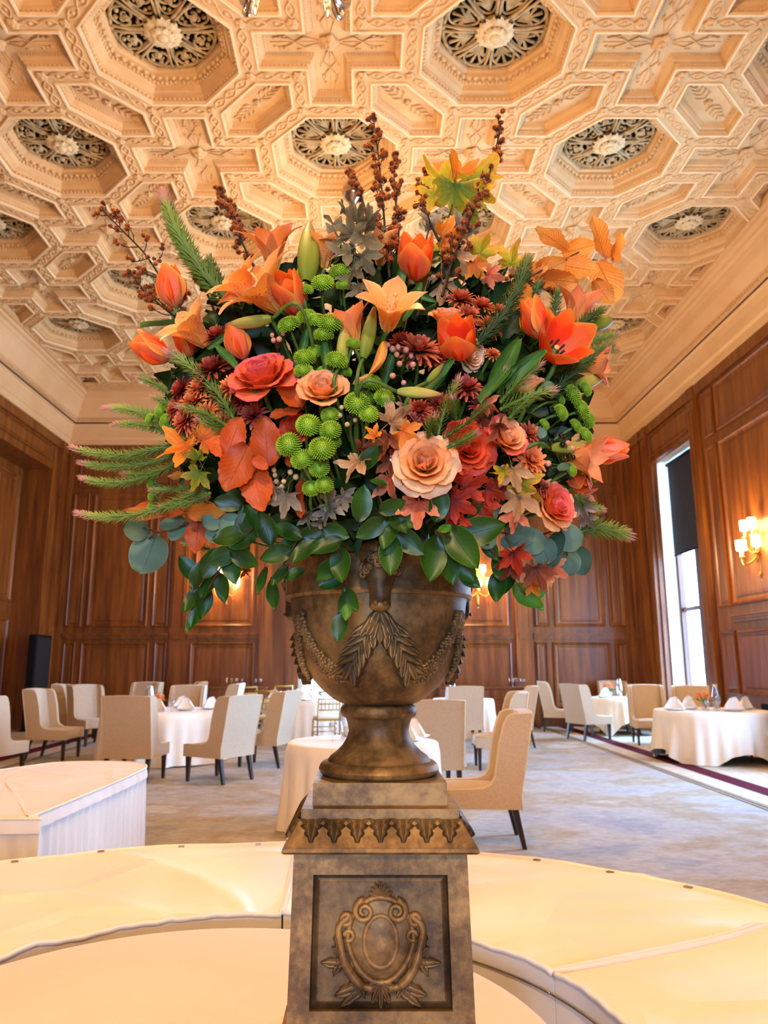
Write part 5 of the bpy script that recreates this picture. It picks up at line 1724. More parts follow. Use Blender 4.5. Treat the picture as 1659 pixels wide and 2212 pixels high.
# --- upholstered dining chair, sitter faces +y
def make_chair():
    t = thing('dining_chair', 'x', 'chair', Matrix.Identity(4))
    W, SF, SB = 0.32, 0.33, -0.31
    def lean(z): return SB - 0.12 * max(0, (z - 0.42)) / 0.65
    b_ = MB()
    n = 10
    def back(u, v):
        z = lerp(0.31, 1.07 + 0.012 * sin(pi * u), v)
        return Vector((lerp(-W, W, u), lean(z) - 0.0 - 0.01 * sin(pi * u), z))
    def backf(u, v):
        z = lerp(0.42, 1.065 + 0.012 * sin(pi * u), v)
        return Vector((lerp(-W + 0.02, W - 0.02, u), lean(z) + 0.10 + 0.015 * sin(pi * u) * sin(pi * v), z))
    g1 = b_.grid(back, 8, n); g2 = b_.grid(backf, 8, n)
    for i in range(8):
        b_.face(g1[n][i], g1[n][i + 1], g2[n][i + 1], g2[n][i])
    for k in range(n):
        b_.face(g1[k][0], g1[k + 1][0], g2[k + 1][0], g2[k][0]); b_.face(g1[k][8], g1[k + 1][8], g2[k + 1][8], g2[k][8])
    part('backrest', b_, M['beige'], t, sharp=45)
    b_ = MB(); b_.box(-W + 0.03, SB + 0.03, 0.31, W - 0.03, SF - 0.01, 0.44, 0.012)
    part('seat', b_, M['beige'], t, sharp=45)
    b_ = MB(); b_.grid(lambda u, v: Vector((lerp(-W + 0.05, W - 0.05, u), lerp(SB + 0.12, SF - 0.012, v), 0.44 + 0.035 * (sin(pi * u) * sin(pi * v)) ** 0.35)), 10, 10)
    part('seat_cushion', b_, M['beige'], t)
    for sg in (-1, 1):
        # side panel: wing running down into a low seat rail
        prof = [(SF, 0.31), (SF, 0.455), (0.1, 0.462), (0.0, 0.47), (-0.07, 0.50), (-0.105, 0.56), (-0.12, 0.66), (-0.145, 0.82), (-0.19, 0.98), (-0.225, 1.045), (-0.27, 1.065), (lean(1.07), 1.07), (lean(0.9), 0.9), (lean(0.7), 0.7), (lean(0.5), 0.5), (SB, 0.4), (SB, 0.31)]
        b_ = MB()
        x0, x1 = sg * W, sg * (W - 0.055)
        a = [b_.pt((x0, y, z)) for y, z in prof]; c = [b_.pt((x1, y, z)) for y, z in prof]
        m = len(prof)
        for i in range(m):
            b_.face(a[i], a[(i + 1) % m], c[(i + 1) % m], c[i])
        # caps as strips against the back line
        b_.face(*a); b_.face(*reversed(c))
        sp = part('side_panel', b_, M['beige'], t, smooth=False)
        b_ = MB()
        b_.tube([(sg * (W - 0.003), y, z) for y, z in prof[1:12]], 0.006, 6); b_.tube([(sg * (W - 0.052), y, z) for y, z in prof[1:12]], 0.006, 6)
        part('piping', b_, M['piping'], sp)
        b_ = MB()
        b_.tube([(sg * W, lean(z) - 0.003, z) for z in (0.31, 0.42, 0.7, 1.07)], 0.006, 6)
        part('piping', b_, M['piping'], t)
    b_ = MB(); b_.tube([(lerp(-W, W, i / 8), lean(1.07) - 0.01 * sin(pi * i / 8), 1.07 + 0.012 * sin(pi * i / 8)) for i in range(9)], 0.006, 6)
    part('piping', b_, M['piping'], t)
    for sx in (-1, 1):
        for y, sp in ((SF - 0.05, 0.0), (SB + 0.05, -0.07)):
            b_ = MB()
            x = sx * (W - 0.05)
            a = [b_.pt((x + q * 0.027, y + w * 0.027, 0.315)) for q, w in ((-1, -1), (1, -1), (1, 1), (-1, 1))]
            c = [b_.pt((x + q * 0.017, y + sp + w * 0.017, 0.0)) for q, w in ((-1, -1), (1, -1), (1, 1), (-1, 1))]
            for i in range(4):
                b_.face(a[i], a[(i + 1) % 4], c[(i + 1) % 4], c[i])
            b_.face(*c)
            part('leg', b_, M['espresso'], t, smooth=False)
    return t
chair0 = make_chair()
CH_USED = []
KY = 1.07
def chair(x, y, face, label):
    """face: heading of the sitter in degrees, 0 = +x, 90 = away from the camera"""
    Mx = TR(x, y * KY, 0, radians(face - 90))
    o = chair0 if not CH_USED else copy_tree(chair0)
    CH_USED.append(o)
    o.matrix_basis = Mx
    tag(o, label, 'chair', 'beige upholstered dining chairs')
    return o
CHAIRS = [
 (-4.95, 9.75, 80, 'beige dining chair cut off at the picture edge, beyond the skirted buffet table'),
 (-4.98, 11.75, -4, 'beige dining chair in profile beside the dark recess, seat towards the round table'),
 (-2.98, 9.55, 84, 'beige dining chair seen squarely from behind, nearest the skirted buffet table'),
 (-1.92, 9.62, 148, 'beige dining chair seen from behind at an angle, its three dark legs in clear view'),
 (-1.52, 11.0, 165, 'beige dining chair half hidden behind the angled chair, next to the gold chairs'),
 (-5.75, 14.5, 5, 'beige dining chair nearest the black loudspeaker, in profile'),
 (-5.15, 13.75, -40, 'beige dining chair with its cream inner back turned to the room, behind the profile chair'),
 (-4.85, 15.6, 260, 'beige dining chair with a wide back standing below the large wall panel'),
 (-4.05, 16.3, 200, 'beige dining chair farthest back, close to the end wall panelling'),
 (-3.35, 13.35, -92, 'beige dining chair on the far side of the round table with the folded napkins'),
 (-3.0, 15.0, 178, 'narrow side view of a beige dining chair before the sideboard'),
 (0.97, 6.42, 176, 'large beige dining chair in profile at the small table right behind the pedestal'),
 (0.73, 8.55, 97, 'beige dining chair seen from behind, partly covered by the urn foot'),
 (1.72, 13.4, 96, 'beige dining chair seen from behind below the urn bowl, near the bright tables'),
 (1.88, 10.7, 178, 'beige dining chair in profile beyond the large profile chair, seat half hidden'),
 (2.72, 13.5, 170, 'beige dining chair in profile before the sideboard with the row of glasses'),
 (4.28, 16.35, -15, 'beige dining chair farthest along the window side, against the corner panelling'),
 (4.42, 14.65, 22, 'beige dining chair turned away towards the window table, lit on its back'),
 (5.75, 16.85, -95, 'beige dining chair between the window table and the end wall'),
 (5.3, 13.75, -100, 'beige dining chair between the two window tables, daylight on its inner back'),
 (5.82, 13.2, -120, 'beige dining chair under the window, mostly hidden by the centrepiece'),
 (6.04, 10.3, 172, 'beige dining chair at the picture edge beside the square-clothed window table'),
]
for c in CHAIRS:
    chair(*c)
# --- gold ladder-back chairs
def make_gold():
    t = thing('banquet_chair', 'x', 'chair', Matrix.Identity(4))
    for sx in (-1, 1):
        b_ = MB(); b_.tube([(sx * 0.19, -0.2, 0), (sx * 0.19, -0.19, 0.45), (sx * 0.18, -0.25, 0.92)], 0.014, 8); part('rear_leg', b_, M['goldwood'], t)
        b_ = MB(); b_.tube([(sx * 0.2, 0.2, 0), (sx * 0.19, 0.19, 0.44)], 0.014, 8); part('front_leg', b_, M['goldwood'], t)
        b_ = MB(); b_.tube([(sx * 0.195, -0.195, 0.2), (sx * 0.195, 0.195, 0.2)], 0.009, 6); part('stretcher', b_, M['goldwood'], t)
    for z in (0.22, 0.3):
        b_ = MB(); b_.tube([(-0.19, 0.195, z), (0.19, 0.195, z)], 0.009, 6); part('stretcher', b_, M['goldwood'], t)
    for z in (0.6, 0.7, 0.78, 0.9):
        y = -0.19 - 0.06 * (z - 0.45) / 0.47
        b_ = MB(); b_.tube([(-0.185, y, z), (0.185, y, z)], 0.011 if z < 0.85 else 0.016, 6); part('back_rail', b_, M['goldwood'], t)
    for k in range(5):
        x = -0.13 + 0.065 * k
        b_ = MB(); b_.tube([(x, -0.205, 0.6), (x, -0.23, 0.78)], 0.006, 6); part('spindle', b_, M['goldwood'], t)
    b_ = MB(); b_.box(-0.2, -0.2, 0.42, 0.2, 0.2, 0.45, 0.008); part('seat', b_, M['goldwood'], t, smooth=False)
    b_ = MB(); b_.box(-0.195, -0.195, 0.45, 0.195, 0.195, 0.49, 0.018); part('seat_pad', b_, M['seatpad'], t, sharp=50)
    return t
gold0 = make_gold()
for i, (x, y, f, lab) in enumerate(((-1.83, 13.75, 80, 'gold ladder-back chair with a white pad, nearest the urn, seen from behind'), (-0.75, 13.5, 105, 'gold ladder-back chair partly behind the urn bowl and its bright glow'), (-2.45, 15.6, -60, 'gold ladder-back chair in front of the sideboard glasses'), (-1.85, 16.3, -80, 'gold ladder-back chair between the far tablecloth and the end wall'))):
    o = gold0 if i == 0 else copy_tree(gold0)
    o.matrix_basis = TR(x, y * KY, 0, radians(f - 90), 1.08)
    tag(o, lab, 'chair', 'gold ladder-back chairs')

# --- tables in the room
TABLES = {
 'a': (-3.2, 11.5, 0.92, 'round dining table under ivory cloth, set with napkins, among the beige chairs', 'ivory floor-length cloth on the round table ringed by beige chairs', False, 'linen'),
 'b': (-1.25, 15.0, 0.85, 'round dining table by the gold chairs', 'pale cloth on the round table by the gold chairs', False, 'linen'),
 'c': (-0.04, 6.95, 0.70, 'small round table close behind the urn pedestal', 'peach-lit cloth on the small round table close behind the urn pedestal', False, 'linen'),
 'd': (0.78, 11.0, 0.62, 'small round table between two beige chair backs', 'lavender-lit cloth on the table between two beige chair backs', False, 'linen'),
 'e': (2.0, 15.2, 0.62, 'round table in the bright daylight before the end wall', 'brightly daylit cloth on the table before the end wall', False, 'linen'),
 'f': (5.42, 15.75, 0.66, 'round table farthest along the window wall', 'square white cloth with drooping corners on the farther window table', True, 'linen'),
 'g': (5.42, 11.55, 0.84, 'round table nearest the viewer by the window, steel legs showing', 'square white cloth trailing its corners on the carpet of the nearer window table', True, 'linen'),
}
for i, (k, (x, y, r, a, b2, s, m)) in enumerate(TABLES.items()):
    round_table(x, y * KY, r, a, b2, s, m, seed=i * 1.7, rot=0.12 if k == 'g' else 0.15, nf=11 if s else 14)
# napkins, plates, glasses, centrepieces
def napkin_mesh():
    b_ = MB()
    def fn(u, v):
        a = pi * (u - 0.5) * 1.15
        r = 0.085 * (1 - 0.55 * v ** 1.3)
        return Vector((r * sin(a) * 1.2, 0.045 * cos(a) * (1 - v) - 0.02, 0.12 * v * (0.72 + 0.28 * cos(a)) + 0.004 * sin(12 * u)))
    b_.grid(fn, 16, 8)
    b_.grid(lambda u, v: fn(u, v) * 0.96 + Vector((0, -0.012, 0)), 16, 8)
    b_.grid(lambda u, v: Vector((lerp(-0.1, 0.1, u), lerp(-0.06, 0.07, v), 0.004 + 0.01 * sin(pi * u) * v)), 6, 4)
    return b_.mesh('napkin', M['napkin'], True)
me_nap = napkin_mesh()
b_ = MB(); b_.lathe([(0, 0.004), (0.07, 0.003), (0.085, 0.008), (0.125, 0.018), (0.127, 0.02), (0.085, 0.012), (0, 0.008)], 28)
me_plate = b_.mesh('plate', M['china'], True)
b_ = MB(); b_.lathe([(0.0, 0.0), (0.05, 0.002), (0.052, 0.01), (0.04, 0.03), (0.052, 0.1), (0.062, 0.16), (0.05, 0.24), (0.036, 0.30), (0.042, 0.34), (0.040, 0.34), (0.034, 0.30), (0.048, 0.24), (0.059, 0.16), (0.05, 0.1), (0.038, 0.032), (0, 0.02)], 20)
me_hurr = b_.mesh('glass_chimney', M['clear'], True)
M['blossom_o'] = M['rose_orange']; 
def centrepiece(x, y, z, label, s=1.0, mats=('rose_peach', 'rose_orange', 'rose_coral')):
    t = thing('flower_vase', label, 'centrepiece', TR(x, y, z, 0, s), 'small flower centrepieces')
    b_ = MB(); b_.lathe([(0.0, 0.0), (0.035, 0.002), (0.04, 0.04), (0.036, 0.08), (0.034, 0.08), (0.037, 0.04), (0.0, 0.01)], 14); part('vase', b_, M['clear'], t)
    rg = random.Random(int(abs(x * 100)))
    for i in range(7):
        a = i * 2.4
        d = Vector((0.055 * cos(a) * (i > 0), 0.055 * sin(a) * (i > 0), 0.15 + 0.03 * (i == 0) - 0.02 * (i > 4)))
        me = cached(('mum', 'c' + mats[i % 3]), lambda: mum_mesh(mats[i % 3], 3, (7, 9, 10), False))
        link('bloom', me, t, frame(d, Vector((d.x * 3, d.y * 3, 0.25)), i) @ Matrix.Scale(0.04, 4))
        b_ = MB(); b_.tube([(0, 0, 0.02), (d.x * 0.4, d.y * 0.4, 0.09), d], 0.003, 5); part('stem', b_, M['stem'], t)
    for i in range(6):
        a = i * 1.05
        leaf_obj(t, 'camellia', 'camellia_light', frame((0.04 * cos(a), 0.04 * sin(a), 0.09), (cos(a), sin(a), 0.4)) @ Matrix.Rotation(pi / 2, 4, 'X'), L=0.07)
def hurricane(x, y, z, label, s=1.0):
    t = thing('hurricane_lamp', label, 'candle holder', TR(x, y, z, 0, s), 'glass hurricane lamps')
    link('glass_chimney', me_hurr, t)
    b_ = MB(); b_.lathe([(0, 0.02), (0.022, 0.022), (0.022, 0.11), (0, 0.113)], 12); part('candle', b_, M['candle'], t)
ORD = ('closest to the viewer', 'next to the centrepiece', 'on the far side', 'at the window side', 'at the wall side')
def dress(key, where, spots, cp, hl, glasses, s=1.0, cps=1.0):
    x, y = TABLES[key][0], TABLES[key][1] * KY
    z = 0.76
    for i, (dx, dy, w) in enumerate(spots):
        o = tag(link('dinner_plate', me_plate, None, TR(x + dx, y + dy, z, 0, s)), 'white plate ' + w + ', ' + where, 'plate', 'plates on the dining tables')
        o = tag(link('folded_napkin', me_nap, None, TR(x + dx, y + dy, z + 0.02 * s, RG.uniform(-0.7, 0.7), 1.15 * s)), 'white fan-folded napkin ' + w + ', ' + where, 'napkin', 'folded napkins on the dining tables')
    if cp:
        centrepiece(x + cp[0], y + cp[1], z, 'small glass vase of orange flowers ' + where, cps)
    if hl:
        hurricane(x + hl[0], y + hl[1], z, 'clear glass hurricane lamp ' + where, 1.15)
    for i, (dx, dy, w) in enumerate(glasses):
        goblet(x + dx, y + dy, z, 'stemmed wine glass ' + w + ', ' + where, 'glasses on the dining tables', 1.05)
dress('a', 'on the table ringed by beige chairs', ((0.02, -0.4, 'in front'), (0.38, -0.12, 'beside the flowers'), (0.7, 0.2, 'nearest the gold chairs'), (-0.45, -0.2, 'behind the square chair back'), (0.15, 0.62, 'on the far side')), (-0.10, 0.05), (-0.3, 0.25), ((0.25, -0.5, 'in front'), (-0.45, 0.05, 'at the back'), (-0.5, 0.3, 'by the lamp')), 1.25, 1.35)
dress('b', 'on the table by the gold chairs', ((-0.62, -0.2, 'over the gold chair'), (-0.3, -0.5, 'beside the gold chair'), (0.05, -0.55, 'nearest the urn'), (-0.2, 0.4, 'at the far side')), (0.1, 0.1), (0.3, 0.2), ((-0.5, -0.5, 'in front'), (0.3, -0.4, 'next to the urn')), 1.3, 1.3)
dress('c', 'on the small table behind the pedestal', ((0.42, 0.0, 'beside the urn foot'), (0.5, 0.3, 'farther from the urn foot')), None, (-0.16, 0.15), ((-0.28, -0.05, 'beside the lamp'),), 1.2)
dress('d', 'on the table between two chair backs', ((0.3, -0.1, 'at its edge'),), None, None, (), 1.3)
dress('e', 'on the daylit table before the end wall', ((-0.2, -0.3, 'in front'), (0.25, -0.25, 'beside the chair back'),), (0.0, 0.0), (-0.2, 0.1), (), 1.2)
dress('f', 'on the farther window table', ((-0.35, -0.2, 'by the chair backs'), (0.25, -0.25, 'in front'), (0.4, 0.2, 'nearest the window')), (-0.15, 0.1), (0.05, 0.05), (), 1.35, 1.6)
dress('g', 'on the nearer window table', ((-0.62, -0.15, 'by the table edge'), (-0.3, 0.15, 'behind the flowers'), (0.2, -0.35, 'in front'), (0.55, 0.05, 'nearest the picture edge')), (-0.12, -0.1), (0.08, -0.05), ((-0.05, -0.35, 'in front of the flowers'), (-0.2, -0.35, 'beside the flowers')), 1.35, 1.5)

# --- skirted buffet table
def skirted_top(b_, outline, zt, crease=0.0):
    n = len(outline)
    c = Vector((sum(p[0] for p in outline) / n, sum(p[1] for p in outline) / n))
    rows = []
    for k in range(1, 9):
        f = k / 8
        rows.append([b_.pt((c.x + (p[0] - c.x) * f, c.y + (p[1] - c.y) * f, zt + crease * 0.5 * sin(7 * f + i * 0.4))) for i, p in enumerate(outline)])
    ci = b_.pt((c.x, c.y, zt))
    for i in range(n):
        b_.face(ci, rows[0][i], rows[0][(i + 1) % n])
    for a, d in zip(rows, rows[1:]):
        for i in range(n):
            b_.face(a[i], d[i], d[(i + 1) % n], a[(i + 1) % n])
t = thing('buffet_table', 'long skirted buffet table with a white pleated skirt, at the picture edge', 'table', (0, 0, 0))
ctrl = [(-1.62, 3.66), (-1.585, 4.3), (-1.56, 5.0), (-1.58, 5.42), (-1.72, 5.62), (-2.0, 5.68), (-2.3, 5.62), (-2.48, 5.35), (-2.62, 5.15), (-3.0, 4.9), (-3.2, 4.6), (-3.2, 3.7), (-3.1, 3.64), (-1.68, 3.64)]
loop = [p for p in catmull([Vector((a, b2 * 1.05, 0)) for a, b2 in ctrl + [ctrl[0]]], 14)][:-1]
outl = [(p.x, p.y) for p in loop]
b_ = MB(); skirted_top(b_, outl, 0.757, 0.003); part('satin_top', b_, M['satin'], t)
dense = []
for i in range(len(outl)):
    a, c = Vector(outl[i]), Vector(outl[(i + 1) % len(outl)])
    k = max(1, int((c - a).length / 0.012))
    dense += [tuple(a.lerp(c, j / k)) for j in range(k)]
b_ = MB(); pleated(b_, dense, 0.01, 0.752, 0.014, 62, 0.008, 6, True); part('skirt', b_, M['skirt'], t)
b_ = MB(); b_.tube([(p[0], p[1], 0.755) for p in outl] + [(outl[0][0], outl[0][1], 0.755)], 0.007, 6); part('piping', b_, M['satin'], t)
b_ = MB(); pleated(b_, dense, 0.69, 0.75, 0.003, 40, 0.012, 2, True); part('skirt_band', b_, M['skirt'], t)

# --- ring of curved buffet tables round the urn table
def ring_pt(th, f, s=0):
    a = radians(th)
    o = Vector((-0.318 + 1.846 * cos(a), 1.49 + 1.846 * sin(a)))
    i = Vector((-0.265 + 0.809 * cos(a), 1.629 + 0.809 * sin(a)))
    return i.lerp(o, f)
def satin_relief(th, f, seed):
    z = 0.0
    for k, (t0, sl, amp, wd) in enumerate(((12, 26, 0.010, 3), (34, -30, 0.011, 2.6), (58, -24, 0.010, 2.2), (70, 10, 0.007, 2.0), (104, 18, 0.008, 2.0), (126, 30, 0.010, 2.4), (150, 24, 0.010, 2.6), (170, -20, 0.008, 3.0))):
        x = (th - t0 - sl * (f - 0.5)) / wd
        z += 2.2 * amp * (1 / (1 + x * x)) * (0.4 + 0.6 * sin(pi * f)) * (1 if x > 0 else 0.6)
    return z + 0.003 * sin(0.35 * th + 5 * f + seed) + 0.0012 * max(0, 0.25 - f) * sin(1.3 * th) * 4
def ring_table(a0, a1, label, seed, clips):
    t = thing('curved_buffet_table', label, 'table', (0, 0, 0), 'curved satin-topped buffet tables round the urn')
    zt = 0.752
    n = int((a1 - a0) / 0.9)
    b_ = MB()
    b_.grid(lambda u, v: Vector((*ring_pt(lerp(a0, a1, u), v), zt + satin_relief(lerp(a0, a1, u), v, seed))), n, 14)
    top = part('satin_top', b_, M['satin'], t)
    def arc(f): return [tuple(ring_pt(lerp(a0, a1, i / (n * 4)), f)) for i in range(n * 4 + 1)]
    b_ = MB(); pleated(b_, arc(1.0), 0.01, zt, 0.006, 50, 0.006, 5); part('outer_skirt', b_, M['skirt'], t)
    b_ = MB(); pleated(b_, list(reversed(arc(0.0))), 0.01, zt, 0.004, 34, 0.004, 5); part('inner_skirt', b_, M['skirt'], t)
    for th in (a0, a1):
        b_ = MB(); pts = [tuple(ring_pt(th, f / 30)) for f in range(31)]
        if th == a1: pts.reverse()
        pleated(b_, pts, 0.01, zt, 0.003, 30, 0.0, 5); part('end_skirt', b_, M['skirt'], t)
        b_ = MB(); b_.tube([(*ring_pt(th, f / 20), zt + 0.003 + satin_relief(th, f / 20, seed)) for f in range(21)], 0.008, 6); part('piping', b_, M['skirt'], t)
    b_ = MB(); b_.tube([(*ring_pt(lerp(a0, a1, i / n), 1.0), zt + satin_relief(lerp(a0, a1, i / n), 1.0, seed)) for i in range(n + 1)], 0.008, 6); part('piping', b_, M['satin'], t)
    b_ = MB(); b_.tube([(*ring_pt(lerp(a0, a1, i / n), 0.0), zt + satin_relief(lerp(a0, a1, i / n), 0.0, seed) - 0.002) for i in range(n + 1)], 0.008, 6); part('piping', b_, M['skirt'], t)
    b_ = MB(); b_.tube([(*ring_pt(lerp(a0, a1, i / n), -0.012), 0.705) for i in range(n + 1)], 0.003, 5); part('hem_line', b_, M['steel'], t)
    for k in range(clips):
        th = lerp(a0, a1, (k + 0.5) / clips)
        p = ring_pt(th, 0.985)
        b_ = MB(); b_.M = TR(p.x, p.y, zt + satin_relief(th, 0.985, seed), radians(th)); b_.box(-0.012, -0.012, -0.001, 0.014, 0.012, 0.004)
        part('skirt_clip', b_, M['steel'], t, smooth=False)
ring_table(-25, 27.8, 'curved satin-topped buffet table at the lower corner, nearest the viewer', 0.5, 6)
ring_table(28.2, 88.8, 'curved satin-topped buffet table between the pedestal and the open carpet', 1.9, 7)
ring_table(89.2, 205, 'curved satin-topped buffet table in front of the skirted buffet', 3.3, 12)
# --- the round table that carries the pedestal
UT = (-0.333, 1.573, 0.712)
t = thing('urn_table', 'round table under a smooth champagne cloth carrying the pedestal', 'table', (UT[0], UT[1], 0))
b_ = MB(); b_.lathe([(0, ZT - 0.04), (UT[2] - 0.01, ZT - 0.04), (UT[2], ZT - 0.03), (UT[2], ZT - 0.006), (0, ZT - 0.006)], 48); part('tabletop', b_, M['espresso'], t, sharp=40)
for k in range(4):
    a = pi / 4 + k * pi / 2
    b_ = MB(); b_.tube([(0.4 * cos(a), 0.4 * sin(a), 0), (0.4 * cos(a), 0.4 * sin(a), ZT - 0.04)], 0.02, 8); part('leg', b_, M['steel'], t)
c = thing('tablecloth', 'smooth champagne cloth on the round table under the pedestal', 'tablecloth', (UT[0], UT[1], 0))
b_ = MB()
R = UT[2] + 0.004
prof = [(0.0, ZT), (R * 0.5, ZT), (R * 0.97, ZT), (R * 0.995, ZT - 0.003), (R, ZT - 0.012)]
b_.lathe(prof, 96)
cir = [(R * cos(-2 * pi * i / 360), R * sin(-2 * pi * i / 360)) for i in range(360)]
pleated(b_, cir, 0.012, ZT - 0.012, 0.018, 24, -0.022, 8, True)
part('cloth', b_, M['linen_warm'], c)
# ------------------------------------------------------------------ the bouquet
BC = at_y(815, 900, 1.57)
def depth(u, v):
    a = (u - 815) / 580.0
    b2 = (v - 860) / (500.0 if v < 860 else 520.0)
    q = 1 - a * a - b2 * b2
    y = 1.53 - 0.36 * sqrt(q) if q > 0 else 1.53 + 0.05 * min(1.0, -q)
    if v > 1170 and 590 < u < 1045:
        y = min(y, 1.31)
    return y
def B(u, v, off=0.0):
    return at_y(u, v, depth(u, v) + off)
def outward(p, cam_w=0.5):
    o = (p - BC).normalized()
    return (o * (1 - cam_w) + Vector((0, -1, 0.08)) * cam_w).normalized()
LM = [('pale peach rose facing the viewer', 919, 998), ('big coral rose', 563, 806), ('peach rose among the green buttons', 697, 836), ('orange-hearted rose', 1095, 942), ('low coral rose', 1200, 1090),
      ('wide-open tulip', 1205, 745), ('speckled lily', 845, 670), ('cup-shaped tulip at the top', 899, 563), ('lone tulip on the outer edge', 373, 625), ('tall upright lily bud', 665, 545), ('sideways lily bud', 540, 695),
      ('yellow maple spray at the top', 980, 400), ('grey maple cluster', 760, 520), ('orange beech spray', 1260, 570), ('copper leaf cluster', 520, 1000), ('largest eucalyptus leaf', 322, 1200), ('ram mask', 815, 1240),
      ('pink tulip bud at the outer edge', 1310, 975), ('golden lily bud', 905, 848), ('twin-leaf camellia trail', 740, 1330), ('coral maple leaf', 905, 1095), ('long rust leaf', 330, 1112), ('orange lily at the upper side', 575, 620), ('tulip facing the viewer', 987, 742), ('broad tulip leaf', 1085, 790), ('hanging salmon maple leaf', 1125, 1090), ('drooping camellia tip', 430, 1310), ('curled lily petal', 800, 785), ('tan dried maple leaf', 770, 1000)]
LAB = set()
def auto(kind, u, v, skip=None):
    near = sorted((math.hypot(u - a, v - b2), n, a, b2) for n, a, b2 in LM if n != skip)
    def rel(a, b2):
        dx, dv = u - a, v - b2
        if abs(dx) > abs(dv) * 1.2:
            return 'to the right of' if dx > 0 else 'to the left of'
        return 'below' if dv > 0 else 'above'
    for pre in ('', 'close '):
        for d, n, a, b2 in near[:5]:
            r = rel(a, b2)
            if pre and r.startswith('to'):
                continue
            l = '%s %s%s the %s' % (kind, pre, r, n)
            if l not in LAB and len(l.split()) <= 16:
                LAB.add(l); return l
    for i in range(6):
        for j in range(i + 1, 7):
            l = '%s between %s and %s' % (kind, near[i][1], near[j][1])
            if l not in LAB and len(l.split()) <= 16:
                LAB.add(l); return l
    LAB.add(kind); return kind
def finish(t, label, cat, group=None):
    LAB.add(label)
    tag(t, label, cat, group)
    return t
def put(u, v, axis, roll=0.0, off=0.0):
    p = B(u, v, off)
    ax = Vector(axis).normalized() if axis is not None else outward(p)
    return p, ax, px_m(p)
def add_stem(t, base, ax, r=0.0035, m='stem'):
    return stem_to(t, t.matrix_basis.inverted(), stem_path(base, ax), r, m)

# ---- tulips: u, v, bloom length px, axis, opening, roll, depth offset, petal, label
for u, v, s, ax, op, roll, off, m, lab in (
 (373, 625, 84, (-0.22, -0.25, 0.95), 0.0, 0.3, 0.0, 'tulip', 'closed orange tulip standing alone on the outer edge above the lily'),
 (332, 757, 78, (-0.8, -0.35, 0.45), 0.12, 0.8, 0.0, 'tulip', 'orange tulip pointing outward below the lone edge tulip'),
 (402, 742, 60, (-0.3, -0.5, 0.8), 0.2, 0.1, 0.03, 'tulip', 'small orange tulip half hidden behind the lower edge lily'),
 (516, 742, 74, (-0.3, -0.45, 0.85), 0.0, 0.9, -0.01, 'tulip', 'closed orange tulip right above the big coral rose'),
 (630, 642, 90, (-0.38, -0.72, 0.6), 0.26, 0.2, -0.02, 'tulip', 'opening red-orange tulip beside the green button mums'),
 (899, 565, 88, (-0.05, -0.78, 0.62), 0.36, 0.25, 0.0, 'tulip', 'cup-shaped red tulip at the top, behind the speckled lily'),
 (990, 742, 90, (-0.22, -0.88, 0.42), 0.42, 0.5, -0.02, 'tulip', 'open red tulip facing the viewer in the middle'),
 (1157, 694, 84, (-0.32, -0.3, 0.9), 0.05, 0.0, -0.03, 'tulip', 'closed orange tulip leaning on the wide-open tulip'),
 (1208, 745, 98, (0.32, -0.93, 0.2), 0.86, 0.35, -0.04, 'tulip', 'wide-open red tulip showing dark stamens'),
 (1308, 974, 76, (0.93, -0.3, -0.05), 0.0, 0.4, 0.0, 'tulip_pink', 'pink tulip bud pointing outward at the outer edge'),
 (1250, 1036, 55, (0.1, -0.5, -0.8), 0.05, 0.4, 0.03, 'tulip', 'small orange tulip head tucked behind the lowest green buttons')):
    p, ax, k = put(u, v, ax, 0, off)
    t = tulip(frame(p - ax * (s * k * 0.5), ax), s * k, op, m, roll)
    finish(t, lab, 'tulip', 'orange tulips in the bouquet')
    add_stem(t, p - ax * (s * k * 0.5), ax, 0.0045)
